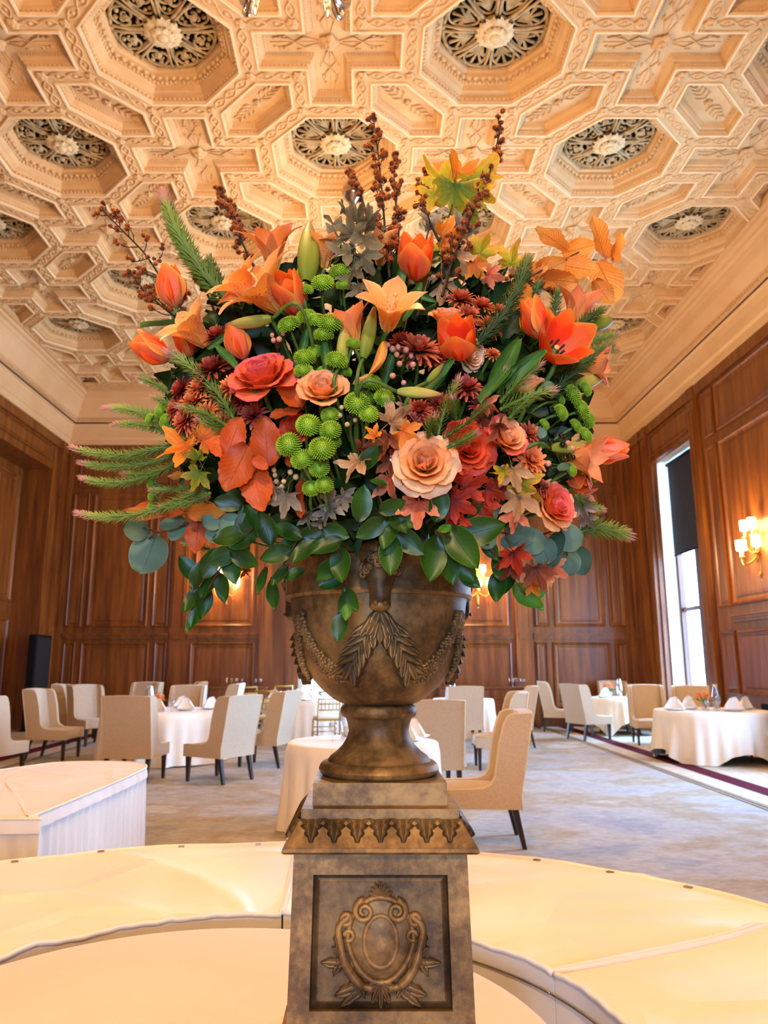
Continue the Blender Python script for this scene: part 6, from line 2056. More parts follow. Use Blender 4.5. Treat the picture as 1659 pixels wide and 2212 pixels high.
# ---- roses: u, v, diameter px, axis, petal, rings, close, off
for u, v, d, ax, m, full, cl, off, lab, mo in (
 (563, 806, 134, (-0.2, -0.72, 0.62), 'rose_coral', 7, 0.0, -0.02, 'big coral and pink rose opened wide beside dark red mums', None),
 (697, 838, 106, (0.02, -0.85, 0.48), 'rose_peach', 6, 0.0, -0.02, 'peach rose with pink petal tips among the green buttons', None),
 (919, 998, 130, (-0.02, -0.97, 0.12), 'rose_peach', 7, 0.0, -0.04, 'pale peach rose opened flat, facing the viewer', 'rose_pale'),
 (1095, 942, 98, (0.42, -0.85, 0.28), 'rose_peach', 6, 0.1, -0.02, 'orange-hearted rose next to the bronze daisy mum', 'rose_coral'),
 (1012, 968, 116, (0.12, -0.9, -0.1), 'rose_orange', 7, 0.0, 0.01, 'deep orange rose behind the heath tips, by the pale peach rose', 'rose_orange'),
 (1200, 1090, 104, (0.55, -0.78, 0.15), 'rose_coral', 7, 0.1, -0.01, 'low coral rose hanging above the round eucalyptus leaves', 'rose_peach'),
 (968, 684, 84, (0.05, -0.6, 0.8), 'rose_peach', 6, 0.05, 0.01, 'peach rose behind the tulip that faces the viewer', None),
 (1020, 768, 70, (0.5, -0.6, -0.3), 'rose_pale', 6, 0.0, 0.02, 'pale peach rose peeping out under the tulip that faces the viewer', None),
 (1132, 828, 92, (0.15, -0.5, 0.85), 'rose_pale', 6, 0.35, -0.01, 'half-closed peach rose below the wide-open tulip', 'rose_pale'),
 (640, 925, 70, (-0.1, -0.9, 0.2), 'rose_orange', 6, 0.0, 0.03, 'orange rose almost covered by green button mums', None)):
    p, ax, k = put(u, v, ax, 0, off)
    s = d * k * 0.5 / 1.0
    t = rose(frame(p - ax * (s * 0.35), ax, 0.7), s, m, roll=u * 0.1, full=full, close=cl, mats_out=mo)
    finish(t, lab, 'rose', 'garden roses in the bouquet')
    add_stem(t, p - ax * s * 0.5, ax, 0.004)
# ---- lilies: throat u, v, petal length px, axis, opening, roll, off, material
for u, v, s, ax, op, roll, off, m, an, lab in (
 (838, 700, 128, (0.12, -0.78, 0.55), 0.62, 0.28, -0.05, 'lily', True, 'speckled orange lily wide open in the middle'),
 (598, 660, 160, (-0.62, -0.55, 0.55), 0.85, 0.25, -0.01, 'lily', True, 'large orange lily spread towards the outer edge above the sideways bud'),
 (540, 640, 120, (-0.6, -0.5, 0.62), 0.75, 0.6, -0.03, 'lily', False, 'orange lily with backswept petals over the sideways bud'),
 (590, 570, 120, (-0.1, -0.45, 0.88), 0.55, 0.5, 0.05, 'lily_plain', True, 'orange lily at the back beside the tall upright bud'),
 (437, 735, 118, (-0.55, -0.55, 0.5), 0.62, 0.4, 0.01, 'lily', True, 'lower orange lily with a pale pistil at the outer edge'),
 (1238, 705, 110, (0.2, -0.3, 0.93), 0.25, 0.2, 0.04, 'lily_plain', False, 'salmon lily standing behind the wide-open tulip'),
 (1225, 985, 110, (0.75, -0.5, -0.25), 0.35, 0.3, 0.02, 'lily_plain', False, 'salmon lily behind the green buttons at the outer edge'),
 (702, 565, 90, (0.1, -0.35, 0.93), 0.45, 0.9, 0.05, 'lily', False, 'orange lily peeking between the upright bud and the grey maple'),
 (822, 560, 88, (0.1, -0.25, 0.96), 0.35, 0.2, 0.07, 'lily', False, 'orange lily behind the dark dry stems at the top'),
 (762, 735, 110, (-0.25, -0.4, 0.88), 0.36, 0.7, 0.01, 'lily_plain', True, 'half-open bronze lily leaning beside the speckled lily'),
 (1262, 790, 90, (0.8, -0.3, -0.1), 0.5, 0.2, 0.06, 'lily_plain', False, 'salmon lily with drooping petals at the outer edge under the beech')):
    p, ax, k = put(u, v, ax, 0, off)
    t = lily(frame(p - ax * 0.012, ax), s * k, m, op, roll, an)
    finish(t, lab, 'lily', 'orange lilies in the bouquet')
    add_stem(t, p - ax * 0.014, ax, 0.004)
# curled single petal hanging from the speckled lily
p = B(822, 745, -0.06)
b_ = MB()
pts = [B(826, 738, -0.05), B(822, 765, -0.06), B(812, 790, -0.07), B(795, 810, -0.065), B(768, 818, -0.06)]
cp = catmull(pts, 5)
b_.grid(lambda u, w: cp[round(w * (len(cp) - 1))] + Vector((0.75, 0, 0.65)) * ((u - 0.5) * 0.034 * sin(pi * (0.12 + 0.8 * w)) ** 0.7) + Vector((0, 0.012 * (2 * u - 1) ** 2, 0)), 6, len(cp) - 1)
t = thing('lily_petal', 'curled pale orange lily petal dangling over the green buttons', 'petal', Matrix.Identity(4))
part('petal', b_, M['lily'], t)
# ---- buds: base px, tip px, relative width, material
for a, b2, w, m, off, lab in (
 ((662, 612), (668, 484), 0.14, 'bud_green', 0.0, 'tall upright lily bud with brown ribs'),
 ((588, 688), (488, 702), 0.15, 'bud', -0.05, 'yellow-green lily bud lying sideways above the closed tulip'),
 ((784, 775), (808, 664), 0.14, 'bud_green', -0.04, 'brown-green lily bud upright under the speckled lily'),
 ((857, 846), (953, 852), 0.15, 'bud', -0.05, 'golden lily bud pointing sideways above the dried maple leaves'),
 ((922, 826), (958, 786), 0.16, 'bud_green', -0.03, 'small green bud below the tulip that faces the viewer'),
 ((735, 790), (748, 690), 0.15, 'bud', -0.005, 'bronze lily bud among the upper green buttons'),
 ((1240, 835), (1302, 815), 0.16, 'bud', 0.05, 'pale yellow bud poking out beyond the green buttons'),
 ((1188, 968), (1278, 965), 0.12, 'bud', 0.0, 'yellow bud lying across the salmon lily by the pink tulip'),
 ((1276, 705), (1322, 690), 0.18, 'bud_green', 0.05, 'green-tipped bud beside the salmon lily under the beech')):
    p, q = B(*a, off), B(*b2, off)
    t = lily_bud(frame(p, q - p), (q - p).length, w, m)
    finish(t, lab, 'flower bud', 'lily buds in the bouquet')
    add_stem(t, p, q - p, 0.0032)
# ---- green button mums: u, v, diameter px
for i, (u, v, d, off) in enumerate(((660, 585, 42, 0), (697, 607, 50, -.02), (735, 583, 50, 0), (658, 623, 38, -.03), (742, 612, 36, .01), (622, 697, 50, -.03), (660, 680, 46, -.02), (683, 688, 44, -.02), (714, 693, 54, -.03), (699, 719, 44, -.02), (763, 739, 32, -.02),
   (658, 768, 50, -.01), (681, 756, 40, .01), (728, 774, 52, -.02), (655, 797, 44, -.01), (700, 800, 36, .01), (746, 800, 32, .01), (802, 822, 50, -.03), (772, 867, 58, -.04), (792, 858, 40, -.01), (833, 857, 48, -.03), (797, 890, 46, -.04),
   (666, 914, 56, -.05), (713, 893, 42, -.02), (713, 925, 50, -.04), (622, 956, 58, -.05), (696, 964, 60, -.06), (651, 988, 52, -.05), (689, 1008, 46, -.04), (672, 1052, 40, -.03), (700, 1044, 42, -.04), (718, 950, 40, -.02),
   (1240, 850, 56, 0), (1267, 838, 40, .02), (1260, 882, 52, 0), (1215, 889, 44, -.02), (1272, 903, 48, .01), (1267, 938, 44, 0), (1178, 915, 30, 0), (1262, 980, 40, -.01), (1236, 1013, 36, -.02), (1257, 1006, 38, .01), (1281, 1022, 42, -.01), (1213, 862, 30, .02), (1246, 918, 38, .02),
   (345, 885, 36, .02), (320, 905, 26, .02), (354, 908, 34, .02), (325, 1042, 30, .02), (327, 1068, 26, .02), (325, 1094, 28, .02))):
    p = B(u, v, off)
    k = px_m(p)
    if u > 1150:
        ax = Vector((0.75, -0.5, 0.45))
    elif u < 400:
        ax = Vector((-0.8, -0.4, 0.3))
    else:
        ax = Vector(((u - 700) / 400, -0.75 if v > 840 else -0.62, 0.45 if v > 840 else 0.75))
    ax = (ax + Vector((RG.uniform(-.15, .15), RG.uniform(-.1, .1), RG.uniform(-.12, .12)))).normalized()
    s = d * k * (0.5 if u < 1150 else 0.44)
    t = button_mum(frame(p - ax * s * 0.25, ax), s, i % 3)
    finish(t, auto('lime green button mum', u, v), 'chrysanthemum', 'green button mums in the bouquet')
    add_stem(t, p - ax * s * 0.6, ax, 0.0026)
# ---- full chrysanthemums
for i, (u, v, d, m, flat, ax, off) in enumerate(((465, 720, 66, 'mum_dark', 0, (-.3, -.6, .75), -.01), (457, 790, 84, 'mum_dark', 0, (-.35, -.6, .7), -.01), (386, 838, 66, 'mum_dark', 1, (-.75, -.45, .3), .01), (415, 862, 66, 'mum_bronze', 0, (-.5, -.7, .5), -.01),
   (442, 890, 62, 'mum_bronze', 0, (-.4, -.8, .4), -.01), (498, 832, 64, 'mum_bronze', 0, (-.3, -.8, .55), 0), (395, 905, 70, 'mum_rust', 0, (-.6, -.7, .2), 0), (545, 893, 60, 'mum_dark', 1, (-.1, -.9, .3), 0), (905, 748, 92, 'mum_rust', 0, (.05, -.75, .6), 0),
   (996, 640, 66, 'mum_rust', 0, (.2, -.6, .75), .01), (1043, 655, 56, 'mum_rust', 0, (.3, -.6, .7), .02), (1012, 676, 56, 'mum_rust', 0, (.3, -.75, .5), 0), (1082, 668, 44, 'mum_bronze', 0, (.4, -.6, .6), .01), (1010, 832, 66, 'mum_dark', 0, (.1, -.8, .5), .01), (905, 885, 60, 'mum_dark', 0, (0, -.9, .35), .01),
   (950, 868, 54, 'mum_dark', 0, (0, -.9, .4), .02), (1146, 934, 56, 'mum_rust', 1, (.4, -.85, .25), 0), (1150, 992, 70, 'mum_bronze', 1, (.35, -.92, .1), -.02), (1168, 1048, 46, 'mum_dark', 1, (.4, -.7, .5), .01), (1078, 1056, 50, 'mum_dark', 1, (.2, -.9, -.2), .02), (886, 908, 44, 'mum_dark', 1, (0, -.95, .1), .0),
   (432, 832, 66, 'mum_bronze', 0, (-.4, -.7, .6), 0), (378, 878, 66, 'mum_rust', 0, (-.7, -.6, .3), .01), (474, 908, 62, 'mum_bronze', 0, (-.3, -.85, .3), .01), (430, 925, 56, 'mum_rust', 0, (-.4, -.85, .2), .02), (940, 770, 64, 'mum_rust', 0, (.1, -.8, .5), .02), (1060, 700, 60, 'mum_rust', 0, (.4, -.7, .5), .02), (870, 735, 56, 'mum_dark', 0, (0, -.8, .5), .02), (500, 790, 50, 'mum_dark', 0, (-.3, -.7, .6), .03),
   (1066, 762, 36, 'mum_bronze', 0, (.3, -.7, .5), 0), (470, 850, 56, 'mum_rust', 0, (-.4, -.8, .4), .02), (520, 865, 50, 'mum_dark', 0, (-.2, -.9, .3), .02), (1040, 875, 46, 'mum_dark', 0, (.2, -.9, .3), .02))):
    p = B(u, v, off)
    ax = Vector(ax).normalized()
    s = d * px_m(p) * 0.6
    t = mum(frame(p - ax * s * 0.3, ax), s, m, i % 2, bool(flat))
    word = {'mum_dark': 'dark red', 'mum_bronze': 'bronze orange', 'mum_rust': 'rust red'}[m] + (' daisy-like mum' if flat else ' shaggy mum')
    finish(t, auto(word, u, v), 'chrysanthemum', 'autumn chrysanthemums in the bouquet')
    add_stem(t, p - ax * s * 0.5, ax, 0.003)
# ---- heath sprigs: base, tip, needle px, material, bend, depth offsets
for a, b2, w, m, bend, o1, o2 in (
 ((505, 665), (348, 412), 34, 'needle', 0.03, .02, .03), ((455, 625), (362, 480), 26, 'needle', 0.0, .04, .05), ((520, 660), (450, 556), 28, 'needle_dark', .04, .03, .05),
 ((400, 950), (222, 880), 28, 'needle', -.05, 0, .0), ((395, 952), (240, 917), 24, 'needle', -.04, .02, .02), ((385, 958), (148, 966), 26, 'needle', .05, -.01, -.02), ((375, 985), (166, 999), 24, 'needle', .04, .0, .0), ((412, 980), (262, 1024), 26, 'needle', .05, -.03, -.03),
 ((345, 1022), (170, 1032), 24, 'needle', .05, .01, .01), ((452, 1050), (158, 1110), 28, 'needle', .06, -.01, -.01), ((455, 1065), (342, 1096), 24, 'needle', .04, -.03, -.03), ((410, 1050), (322, 1058), 20, 'needle', .03, 0, 0), ((330, 1000), (228, 985), 18, 'needle_dark', 0, .03, .03),
 ((505, 905), (360, 756), 30, 'needle', -.05, -.03, -.03), ((490, 920), (382, 876), 28, 'needle', -.04, -.03, -.03), ((390, 880), (330, 858), 22, 'needle', 0, .01, .01), ((365, 850), (296, 815), 22, 'needle', -.03, .02, .03), ((500, 935), (430, 905), 24, 'needle', 0, -.01, -.02),
 ((946, 940), (992, 818), 28, 'needle', .04, -.03, -.05), ((925, 945), (936, 902), 26, 'needle', 0, -.04, -.07), ((958, 945), (1054, 874), 24, 'needle_dark', -.03, -.05, -.05), ((965, 968), (1028, 936), 24, 'needle', 0, -.07, -.09), ((985, 905), (978, 862), 24, 'needle', 0, -.04, -.06),
 ((1030, 745), (1142, 556), 34, 'needle_dark', -.04, -.01, .02), ((1080, 870), (1168, 786), 26, 'needle', .03, -.04, -.05), ((1080, 885), (1198, 842), 28, 'needle', .03, -.04, -.05), ((1100, 905), (1150, 850), 24, 'needle', .02, -.04, -.04), ((1245, 705), (1302, 668), 24, 'needle_dark', 0, -.01, 0), ((1245, 755), (1336, 722), 22, 'needle', .02, .02, .03),
 ((1250, 765), (1335, 755), 20, 'needle', 0, .02, .04), ((1190, 860), (1320, 742), 30, 'needle_dark', .03, .0, .01), ((1255, 1148), (1360, 1158), 34, 'needle', .05, .0, .0), ((1242, 1070), (1304, 1102), 22, 'needle', -.04, 0, 0), ((1195, 690), (1205, 625), 24, 'needle_dark', 0, .03, .04), ((1150, 650), (1165, 610), 22, 'needle_dark', 0, .05, .05), ((460, 1190), (392, 1170), 20, 'needle', 0, .02, .02), ((1075, 850), (1092, 800), 22, 'needle', 0, -.03, -.04), ((470, 705), (462, 690), 20, 'needle_dark', 0, .03, .03)):
    p, q = B(*a, o1), B(*b2, o2)
    k = px_m(q)
    t = sprig(p, q, w * k * (0.8 if b2[0] < 420 and b2[1] > 800 else 1.0), m, bend)
    finish(t, auto('needle-leaved heath sprig with a ' + ('dark tip' if m == 'needle_dark' else 'pinkish tip') + ' reaching', b2[0], b2[1]), 'foliage sprig', 'heath sprigs in the bouquet')
# ---- dry dark seed sprigs
def dry_sprig(path, nb, blen, spread, hd, label, off=0.03, seed=0, f0=0.0, heads=3):
    rg = random.Random(seed)
    pts = catmull([B(u, v, off) for u, v in path], 8)
    k = px_m(pts[-1])
    t = thing('dry_seed_sprig', label, 'dried stem', Matrix.Translation(pts[0]), 'dried dark seed sprigs')
    LAB.add(label)
    o = pts[0]
    b_ = MB(); b_.tube([p - o for p in pts], [lerp(0.0028, 0.0012, i / (len(pts) - 1)) for i in range(len(pts))], 6)
    part('stem', b_, M['stem_dark'], t)
    N = len(pts) - 1
    def head(p, s):
        me = cached(('fuzz', rg.randrange(3)), lambda: fuzz_mesh(0)) if False else cached(('fuzz', 0), lambda: fuzz_mesh(0))
        link('seed_head', me, t, Matrix.Translation(p - o) @ Matrix.Rotation(rg.uniform(0, 6), 4, 'Z') @ Matrix.Rotation(rg.uniform(0, 3), 4, 'X') @ Matrix.Scale(s, 4))
    head(pts[-1], hd * k * 0.5)
    for i in range(nb):
        f = f0 + (0.97 - f0) * (i + 0.5) / nb
        x = f * N
        j = min(N - 1, int(x))
        p = pts[j].lerp(pts[j + 1], x - j)
        d = (pts[j + 1] - pts[j]).normalized()
        az = rg.uniform(0, 2 * pi)
        sx = d.orthogonal().normalized(); sy = d.cross(sx)
        out = (sx * cos(az) + sy * sin(az) * 0.8)
        L = blen * k * (1.1 - 0.75 * f) * rg.uniform(0.6, 1.2)
        q1 = p + (d * 0.6 + out * spread) * L * 0.5
        q2 = q1 + (d * 0.95 + out * spread * 0.35) * L * 0.55
        br = catmull([p, q1, q2], 5)
        b_ = MB(); b_.tube([w - o for w in br], [0.0011] * (len(br)), 4)
        for e in range(3):
            w = br[rg.randrange(3, len(br))]
            dv = Vector((rg.uniform(-1, 1), rg.uniform(-1, 1), rg.uniform(0, 1))).normalized()
            b_.tube([w - o, w - o + dv * 0.007], [0.0006, 0.0006], 4); b_.ell(w - o + dv * 0.008, 0.0014, 5, 4)
        part('twig', b_, M['stem_dark'], t)
        for h2 in range(heads):
            w = br[-1] if h2 == 0 else br[rg.randrange(3, len(br))]
            j2 = Vector((rg.uniform(-1, 1), rg.uniform(-1, 1), rg.uniform(-.6, 1))) * hd * k * 0.55 * (h2 > 0)
            head(w + j2, hd * k * 0.5 * rg.uniform(0.75, 1.05))
    return t
dry_sprig([(425, 705), (372, 640), (318, 555), (262, 495), (219, 452)], 19, 84, 0.86, 16, 'open dark seed sprig stretching past the lone edge tulip', 0.04, 3, 0.1, 3)
dry_sprig([(420, 712), (360, 670), (315, 630), (278, 585)], 15, 57, 0.80, 15, 'shorter dark seed sprig right behind the lone edge tulip', 0.045, 5, 0.1, 3)
dry_sprig([(556, 590), (522, 520), (495, 455), (479, 408)], 26, 46, 0.63, 17, 'dense dark seed sprig beside the upper orange lily', 0.05, 8, 0.15, 3)
dry_sprig([(842, 600), (832, 500), (822, 380), (806, 248)], 31, 78, 0.57, 17, 'tallest dark seed sprig reaching to the top of the bouquet', 0.03, 12, 0.05, 3)
dry_sprig([(800, 500), (782, 430), (764, 395), (754, 368)], 12, 32, 0.46, 15, 'small dark seed sprig above the grey maple cluster', 0.05, 14, 0.3, 3)
dry_sprig([(862, 560), (858, 470), (852, 400), (851, 335)], 12, 49, 0.57, 17, 'thin dark seed sprig between the tallest sprig and the yellow maple', 0.05, 15, 0.25, 3)
dry_sprig([(955, 640), (985, 540), (1030, 440), (1062, 360), (1082, 264)], 33, 62, 0.48, 17, 'long dark seed sprig leaning behind the yellow maple leaf', 0.02, 17, 0.08, 3)
dry_sprig([(948, 520), (925, 470), (915, 430), (920, 376)], 10, 46, 0.57, 16, 'short dark seed sprig under the yellow maple leaf', 0.05, 19, 0.3, 3)
dry_sprig([(1060, 680), (1090, 640), (1120, 600), (1192, 634)], 7, 32, 0.57, 15, 'small seed sprig beside the orange beech spray', 0.06, 23, 0.4, 3)
dry_sprig([(470, 690), (450, 640), (432, 610), (424, 590)], 8, 30, 0.69, 15, 'short seed sprig behind the tall heath sprig', 0.07, 29, 0.2, 3)
# ---- hypericum berries
def berries(spots, m, label, off=-0.02, anchor=None):
    t = thing('hypericum_sprig', label, 'berry sprig', Matrix.Identity(4), 'berry sprigs in the bouquet')
    LAB.add(label)
    u0 = sum(s[0] for s in spots) / len(spots); v0 = sum(s[1] for s in spots) / len(spots)
    an = B(*(anchor or (u0, v0 + 35)), off + 0.06)
    for s_ in spots:
        u, v, d = s_[:3]
        mm = s_[3] if len(s_) > 3 else m
        p = B(u, v, off + RG.uniform(-0.01, 0.01)); k = px_m(p)
        ax = (p - an).normalized()
        b_ = MB(); b_.ell((0, 0, 0), (d * k * 0.5, d * k * 0.5, d * k * 0.58), 12, 8); b_.tube([(0, 0, d * k * 0.5), (0, 0, d * k * 0.75)], 0.0008, 4)
        part('berry', b_, M[mm], t, frame(p, ax))
        b_ = MB(); b_.tube(catmull([p - ax * d * k * 0.4, p.lerp(an, 0.5), an], 4), 0.0012, 5)
        for q in range(4):
            aa = q * pi / 2
            w = p - ax * d * k * 0.5
            e = ax.orthogonal().normalized(); e2 = ax.cross(e)
            b_.tube([w, w + (e * cos(aa) + e2 * sin(aa)) * d * k * 0.5 + ax * 0.002], [0.002, 0.0008], 4)
        part('stalk', b_, M['stem'], t)
    return t
berries([(591, 735, 12), (603, 733, 13), (612, 720, 11), (588, 724, 10), (618, 718, 10, 'berry_dark'), (600, 745, 10, 'berry_dark')], 'berry_pink', 'sprig of pink berries under the leftmost upper button mums')
berries([(838, 745, 10), (848, 754, 13), (860, 750, 12), (877, 756, 13), (857, 766, 12), (888, 770, 11), (863, 786, 13), (892, 788, 14), (848, 812, 14), (872, 827, 12), (880, 775, 11, 'berry_dark')], 'berry_pink', 'sprig of pinkish berries below the speckled lily')
berries([(735, 897, 11), (750, 917, 12), (767, 907, 11), (738, 880, 10), (755, 900, 11, 'berry_dark')], 'berry_cream', 'sprig of cream berries between the green button clusters')
berries([(592, 1015, 11), (594, 1026, 11), (597, 1040, 12), (627, 1020, 12), (639, 1030, 13), (613, 1040, 11), (609, 1051, 12), (588, 980, 7), (612, 1024, 10, 'berry_dark')], 'berry_cream', 'sprig of cream berries beside the copper leaf cluster')
berries([(1212, 940, 12, 'berry_dark'), (1220, 944, 13, 'berry_dark'), (1188, 952, 12, 'berry_dark'), (1215, 961, 13, 'berry_dark'), (1226, 956, 11), (1236, 968, 13), (1230, 985, 14, 'berry_dark'), (1238, 988, 11, 'berry_dark'), (1184, 1001, 14), (1187, 1013, 11, 'berry_dark')], 'berry_pink', 'sprig of black and pink berries beside the bronze daisy mum')
# ---- leaves
def leaves(name, label, cat, kind, m, spots, stems=(), off=0.0, twig='stem_brown', r=0.0018, group=None):
    """spots: centre u, v, length px, tip angle, tilt, roll, extra depth, (material)"""
    LAB.add(label)
    t = thing(name, label, cat, Matrix.Identity(4), group)
    for s_ in spots:
        u, v, L, ang = s_[:4]
        tilt = s_[4] if len(s_) > 4 else RG.uniform(-15, 15)
        roll = s_[5] if len(s_) > 5 else RG.uniform(-22, 22)
        o = (s_[6] if len(s_) > 6 else 0.0) + off
        mm = s_[7] if len(s_) > 7 else m
        c = B(u, v, o); k = px_m(c)
        Lm = L * k
        F = leaf_frame(c, ang, tilt, roll)
        sh = 0.42 if kind == 'maple' else 0.5
        leaf_obj(t, kind, mm, F @ Matrix.Translation((0, -sh * Lm, 0)), L=Lm)
    for path in stems:
        b_ = MB(); b_.tube(catmull([B(u, v, off + 0.012) for u, v in path], 6), r, 6)
        part('twig', b_, M[twig], t)
    return t
BR = 'camellia_branch'
leaves(BR, 'glossy camellia branch fanned over the ram mask', 'leafy branch', 'camellia', 'camellia', ((800, 988, 66, 55, 25, -10), (782, 1086, 84, 80, 10, 20), (818, 1042, 40, 170, 20, 30), (848, 1092, 66, 20, 20, 25), (800, 1142, 76, 215, 10, -25), (838, 1155, 70, 250, 10, 20), (862, 1132, 62, 300, 15, -10), (845, 1200, 92, 268, 5, 5, -.01), (884, 1172, 86, 318, 10, 15), (880, 1125, 56, 330, 10, 10)), [((812, 1035), (822, 1080), (845, 1120), (862, 1150))], -0.03)
leaves(BR, 'glossy camellia branch with broad leaves hanging over the urn rim', 'leafy branch', 'camellia', 'camellia', ((946, 1086, 84, 82, 10, 15), (1038, 1146, 112, 12, 10, 5), (1002, 1184, 118, 300, 15, 10, -.015), (934, 1208, 108, 258, 5, -15), (968, 1215, 100, 285, 0, -20), (1000, 1222, 90, 305, -5, 10, .01), (960, 1142, 36, 200, 20, 10, 0, 'camellia_light'), (1030, 1110, 60, 40, 0, 30, .03), (1015, 1250, 60, 320, 0, 20, .02)), [((972, 1080), (966, 1120), (958, 1150)), ((958, 1150), (985, 1170), (1010, 1160))], -0.035)
leaves(BR, 'camellia branch trailing down the urn bowl, ending in a twin light leaf', 'leafy branch', 'camellia', 'camellia', ((655, 1190, 74, 225, 10, 20), (596, 1198, 74, 200, 10, -10), (705, 1182, 76, 205, 0, 20), (738, 1222, 84, 275, 10, 15), (705, 1232, 70, 220, 15, -20), (714, 1260, 56, 190, 5, 10), (760, 1295, 62, 300, 5, 25), (742, 1300, 50, 250, 5, -25), (748, 1322, 40, 268, 15, 0, -.01, 'camellia_light'), (733, 1354, 68, 262, 10, 10)), [((700, 1160), (735, 1200), (748, 1260), (748, 1310))], -0.03)
leaves(BR, 'camellia branch hanging low past the lamp, drooping to its tip', 'leafy branch', 'camellia', 'camellia', ((406, 1226, 66, 125, 10, 15), (455, 1215, 76, 60, 10, 20), (452, 1262, 70, 235, 10, 25), (428, 1240, 70, 75, 5, -20), (416, 1298, 66, 240, 5, 20), (440, 1300, 70, 262, 0, -25), (425, 1330, 60, 245, -5, 15), (412, 1342, 52, 250, 0, 40), (486, 1200, 76, 20, 15, 10), (500, 1158, 84, 10, 10, -15), (500, 1225, 80, 285, 10, 10), (530, 1205, 76, 330, 10, 15), (480, 1270, 66, 280, 0, 20), (520, 1172, 60, 200, 0, 10)), [((545, 1140), (505, 1190), (468, 1240), (432, 1310), (418, 1352))], -0.02)
leaves(BR, 'short camellia tip with folded leaves beside the urn rim', 'leafy branch', 'camellia', 'camellia', ((566, 1254, 62, 250, 5, 45), (590, 1285, 68, 275, 5, 35), (606, 1245, 56, 235, 0, 30), (574, 1140, 80, 110, 10, 0), (620, 1150, 70, 160, 10, 20), (548, 1120, 66, 120, 0, 20), (635, 1240, 50, 200, 0, 20)), [((640, 1170), (612, 1220), (585, 1250))], -0.02)
leaves(BR, 'camellia branch with light tip leaves below the red maple leaf', 'leafy branch', 'camellia', 'camellia', ((1075, 1268, 72, 262, 5, 15), (1096, 1265, 56, 240, 0, 35, .01), (1140, 1288, 78, 318, 10, 10, 0, 'camellia_light'), (1163, 1284, 36, 20, 5, 10, -.005, 'camellia_light'), (1166, 1308, 28, 300, 5, 10, 0, 'camellia_light'), (1075, 1225, 56, 270, 0, 40, .02), (1060, 1185, 60, 300, 0, 20, .03)), [((1050, 1170), (1080, 1215), (1118, 1262), (1140, 1290))], -0.02)
leaves(BR, 'dark camellia leaves filling the gap under the copper leaf cluster', 'leafy branch', 'camellia', 'camellia', ((495, 1088, 66, 350, 0, 10), (540, 1130, 86, 290, 0, 25), (640, 1175, 76, 190, 0, 20), (600, 1130, 70, 200, 0, 20), (680, 1150, 70, 20, 0, 20), (725, 1150, 66, 340, 0, 20), (1030, 1075, 66, 350, 0, 15, .02), (1105, 1120, 60, 240, 0, 40, .02)), [((540, 1100), (620, 1140), (700, 1160))], 0.01)
leaves('eucalyptus_branch', 'silver-dollar eucalyptus branch with the largest round leaf, low at the outer edge', 'leafy branch', 'euc', 'euc', ((322, 1198, 92, 255, 5, 5), (294, 1146, 56, 150, 10, 25), (372, 1130, 56, 200, 10, 40), (385, 1150, 48, 240, 10, 30), (460, 1122, 50, 30, 0, 10), (468, 1150, 52, 330, 0, 15), (500, 1135, 56, 340, 0, 0), (530, 1130, 46, 10, 0, 10), (520, 1185, 46, 280, 0, 10)), [((500, 1120), (420, 1130), (345, 1150), (320, 1165)), ((345, 1150), (310, 1140))], 0.01)
leaves('eucalyptus_branch', 'silver-dollar eucalyptus branch hanging under the low coral rose', 'leafy branch', 'euc', 'euc', ((1228, 1162, 64, 330, 5, 10), (1192, 1195, 70, 268, 5, 50), (1205, 1175, 56, 262, 0, 60), (1224, 1216, 62, 262, 5, 10), (1258, 1212, 64, 280, 5, 55), (1122, 1152, 66, 200, 5, 10), (1150, 1170, 60, 330, 0, 20), (1175, 1190, 60, 290, 0, 15), (1100, 1170, 40, 200, 0, 30), (1068, 1105, 36, 60, 0, 50), (1052, 1165, 46, 300, 0, 20)), [((1080, 1150), (1150, 1160), (1210, 1140)), ((1210, 1140), (1225, 1200))], 0.0)
leaves('eucalyptus_branch', 'small eucalyptus leaves beside the black berries', 'leafy branch', 'euc', 'euc', ((1170, 935, 24, 30, 0, 20), (1185, 834, 26, 200, 0, 20), (1218, 1010, 30, 220, 10, 40)), (), -0.02)
leaves('beech_spray', 'orange beech spray with veined leaves reaching past the wide-open tulip', 'leafy branch', 'oval', 'beech', ((1192, 514, 84, 140, 5, 15), (1250, 538, 72, 10, 10, 35), (1292, 516, 96, 108, 5, 30), (1330, 534, 66, 75, 5, 50), (1252, 580, 82, 345, 5, 5), (1312, 606, 104, 288, 10, 5, -.01), (1302, 632, 66, 300, 0, 10, .01), (1185, 580, 76, 20, 5, 20), (1205, 605, 84, 355, 0, 55), (1122, 642, 76, 250, 5, 10), (1150, 590, 70, 30, 0, 25, .03)), [((1085, 640), (1112, 618), (1160, 590), (1215, 562), (1290, 562)), ((1215, 562), (1250, 545)), ((1120, 612), (1150, 605))], 0.03)
leaves('copper_spray', 'copper leaf cluster of five big toothed orange leaves', 'leafy branch', 'oval', 'copper', ((512, 1012, 118, 250, 10, -5, -.02), (505, 942, 84, 70, 10, 10), (482, 965, 84, 160, 10, 15), (575, 955, 106, 95, 10, 5), (555, 1052, 108, 285, 10, 10, -.01), (562, 1000, 42, 320, 10, 10, -.02)), [((640, 985), (600, 978), (548, 985))], -0.05)
leaves('copper_leaf', 'dark orange curled leaf tucked under the big coral rose', 'leaf', 'oval', 'copper', ((625, 850, 84, 130, 0, 20), (618, 895, 70, 200, 0, 40)), (), 0.0)
leaves('copper_leaf', 'narrow orange leaf twisting below the green button cluster', 'leaf', 'oval', 'copper', ((650, 1078, 84, 265, 0, 62), (628, 985, 50, 280, 0, 50)), (), -0.02)
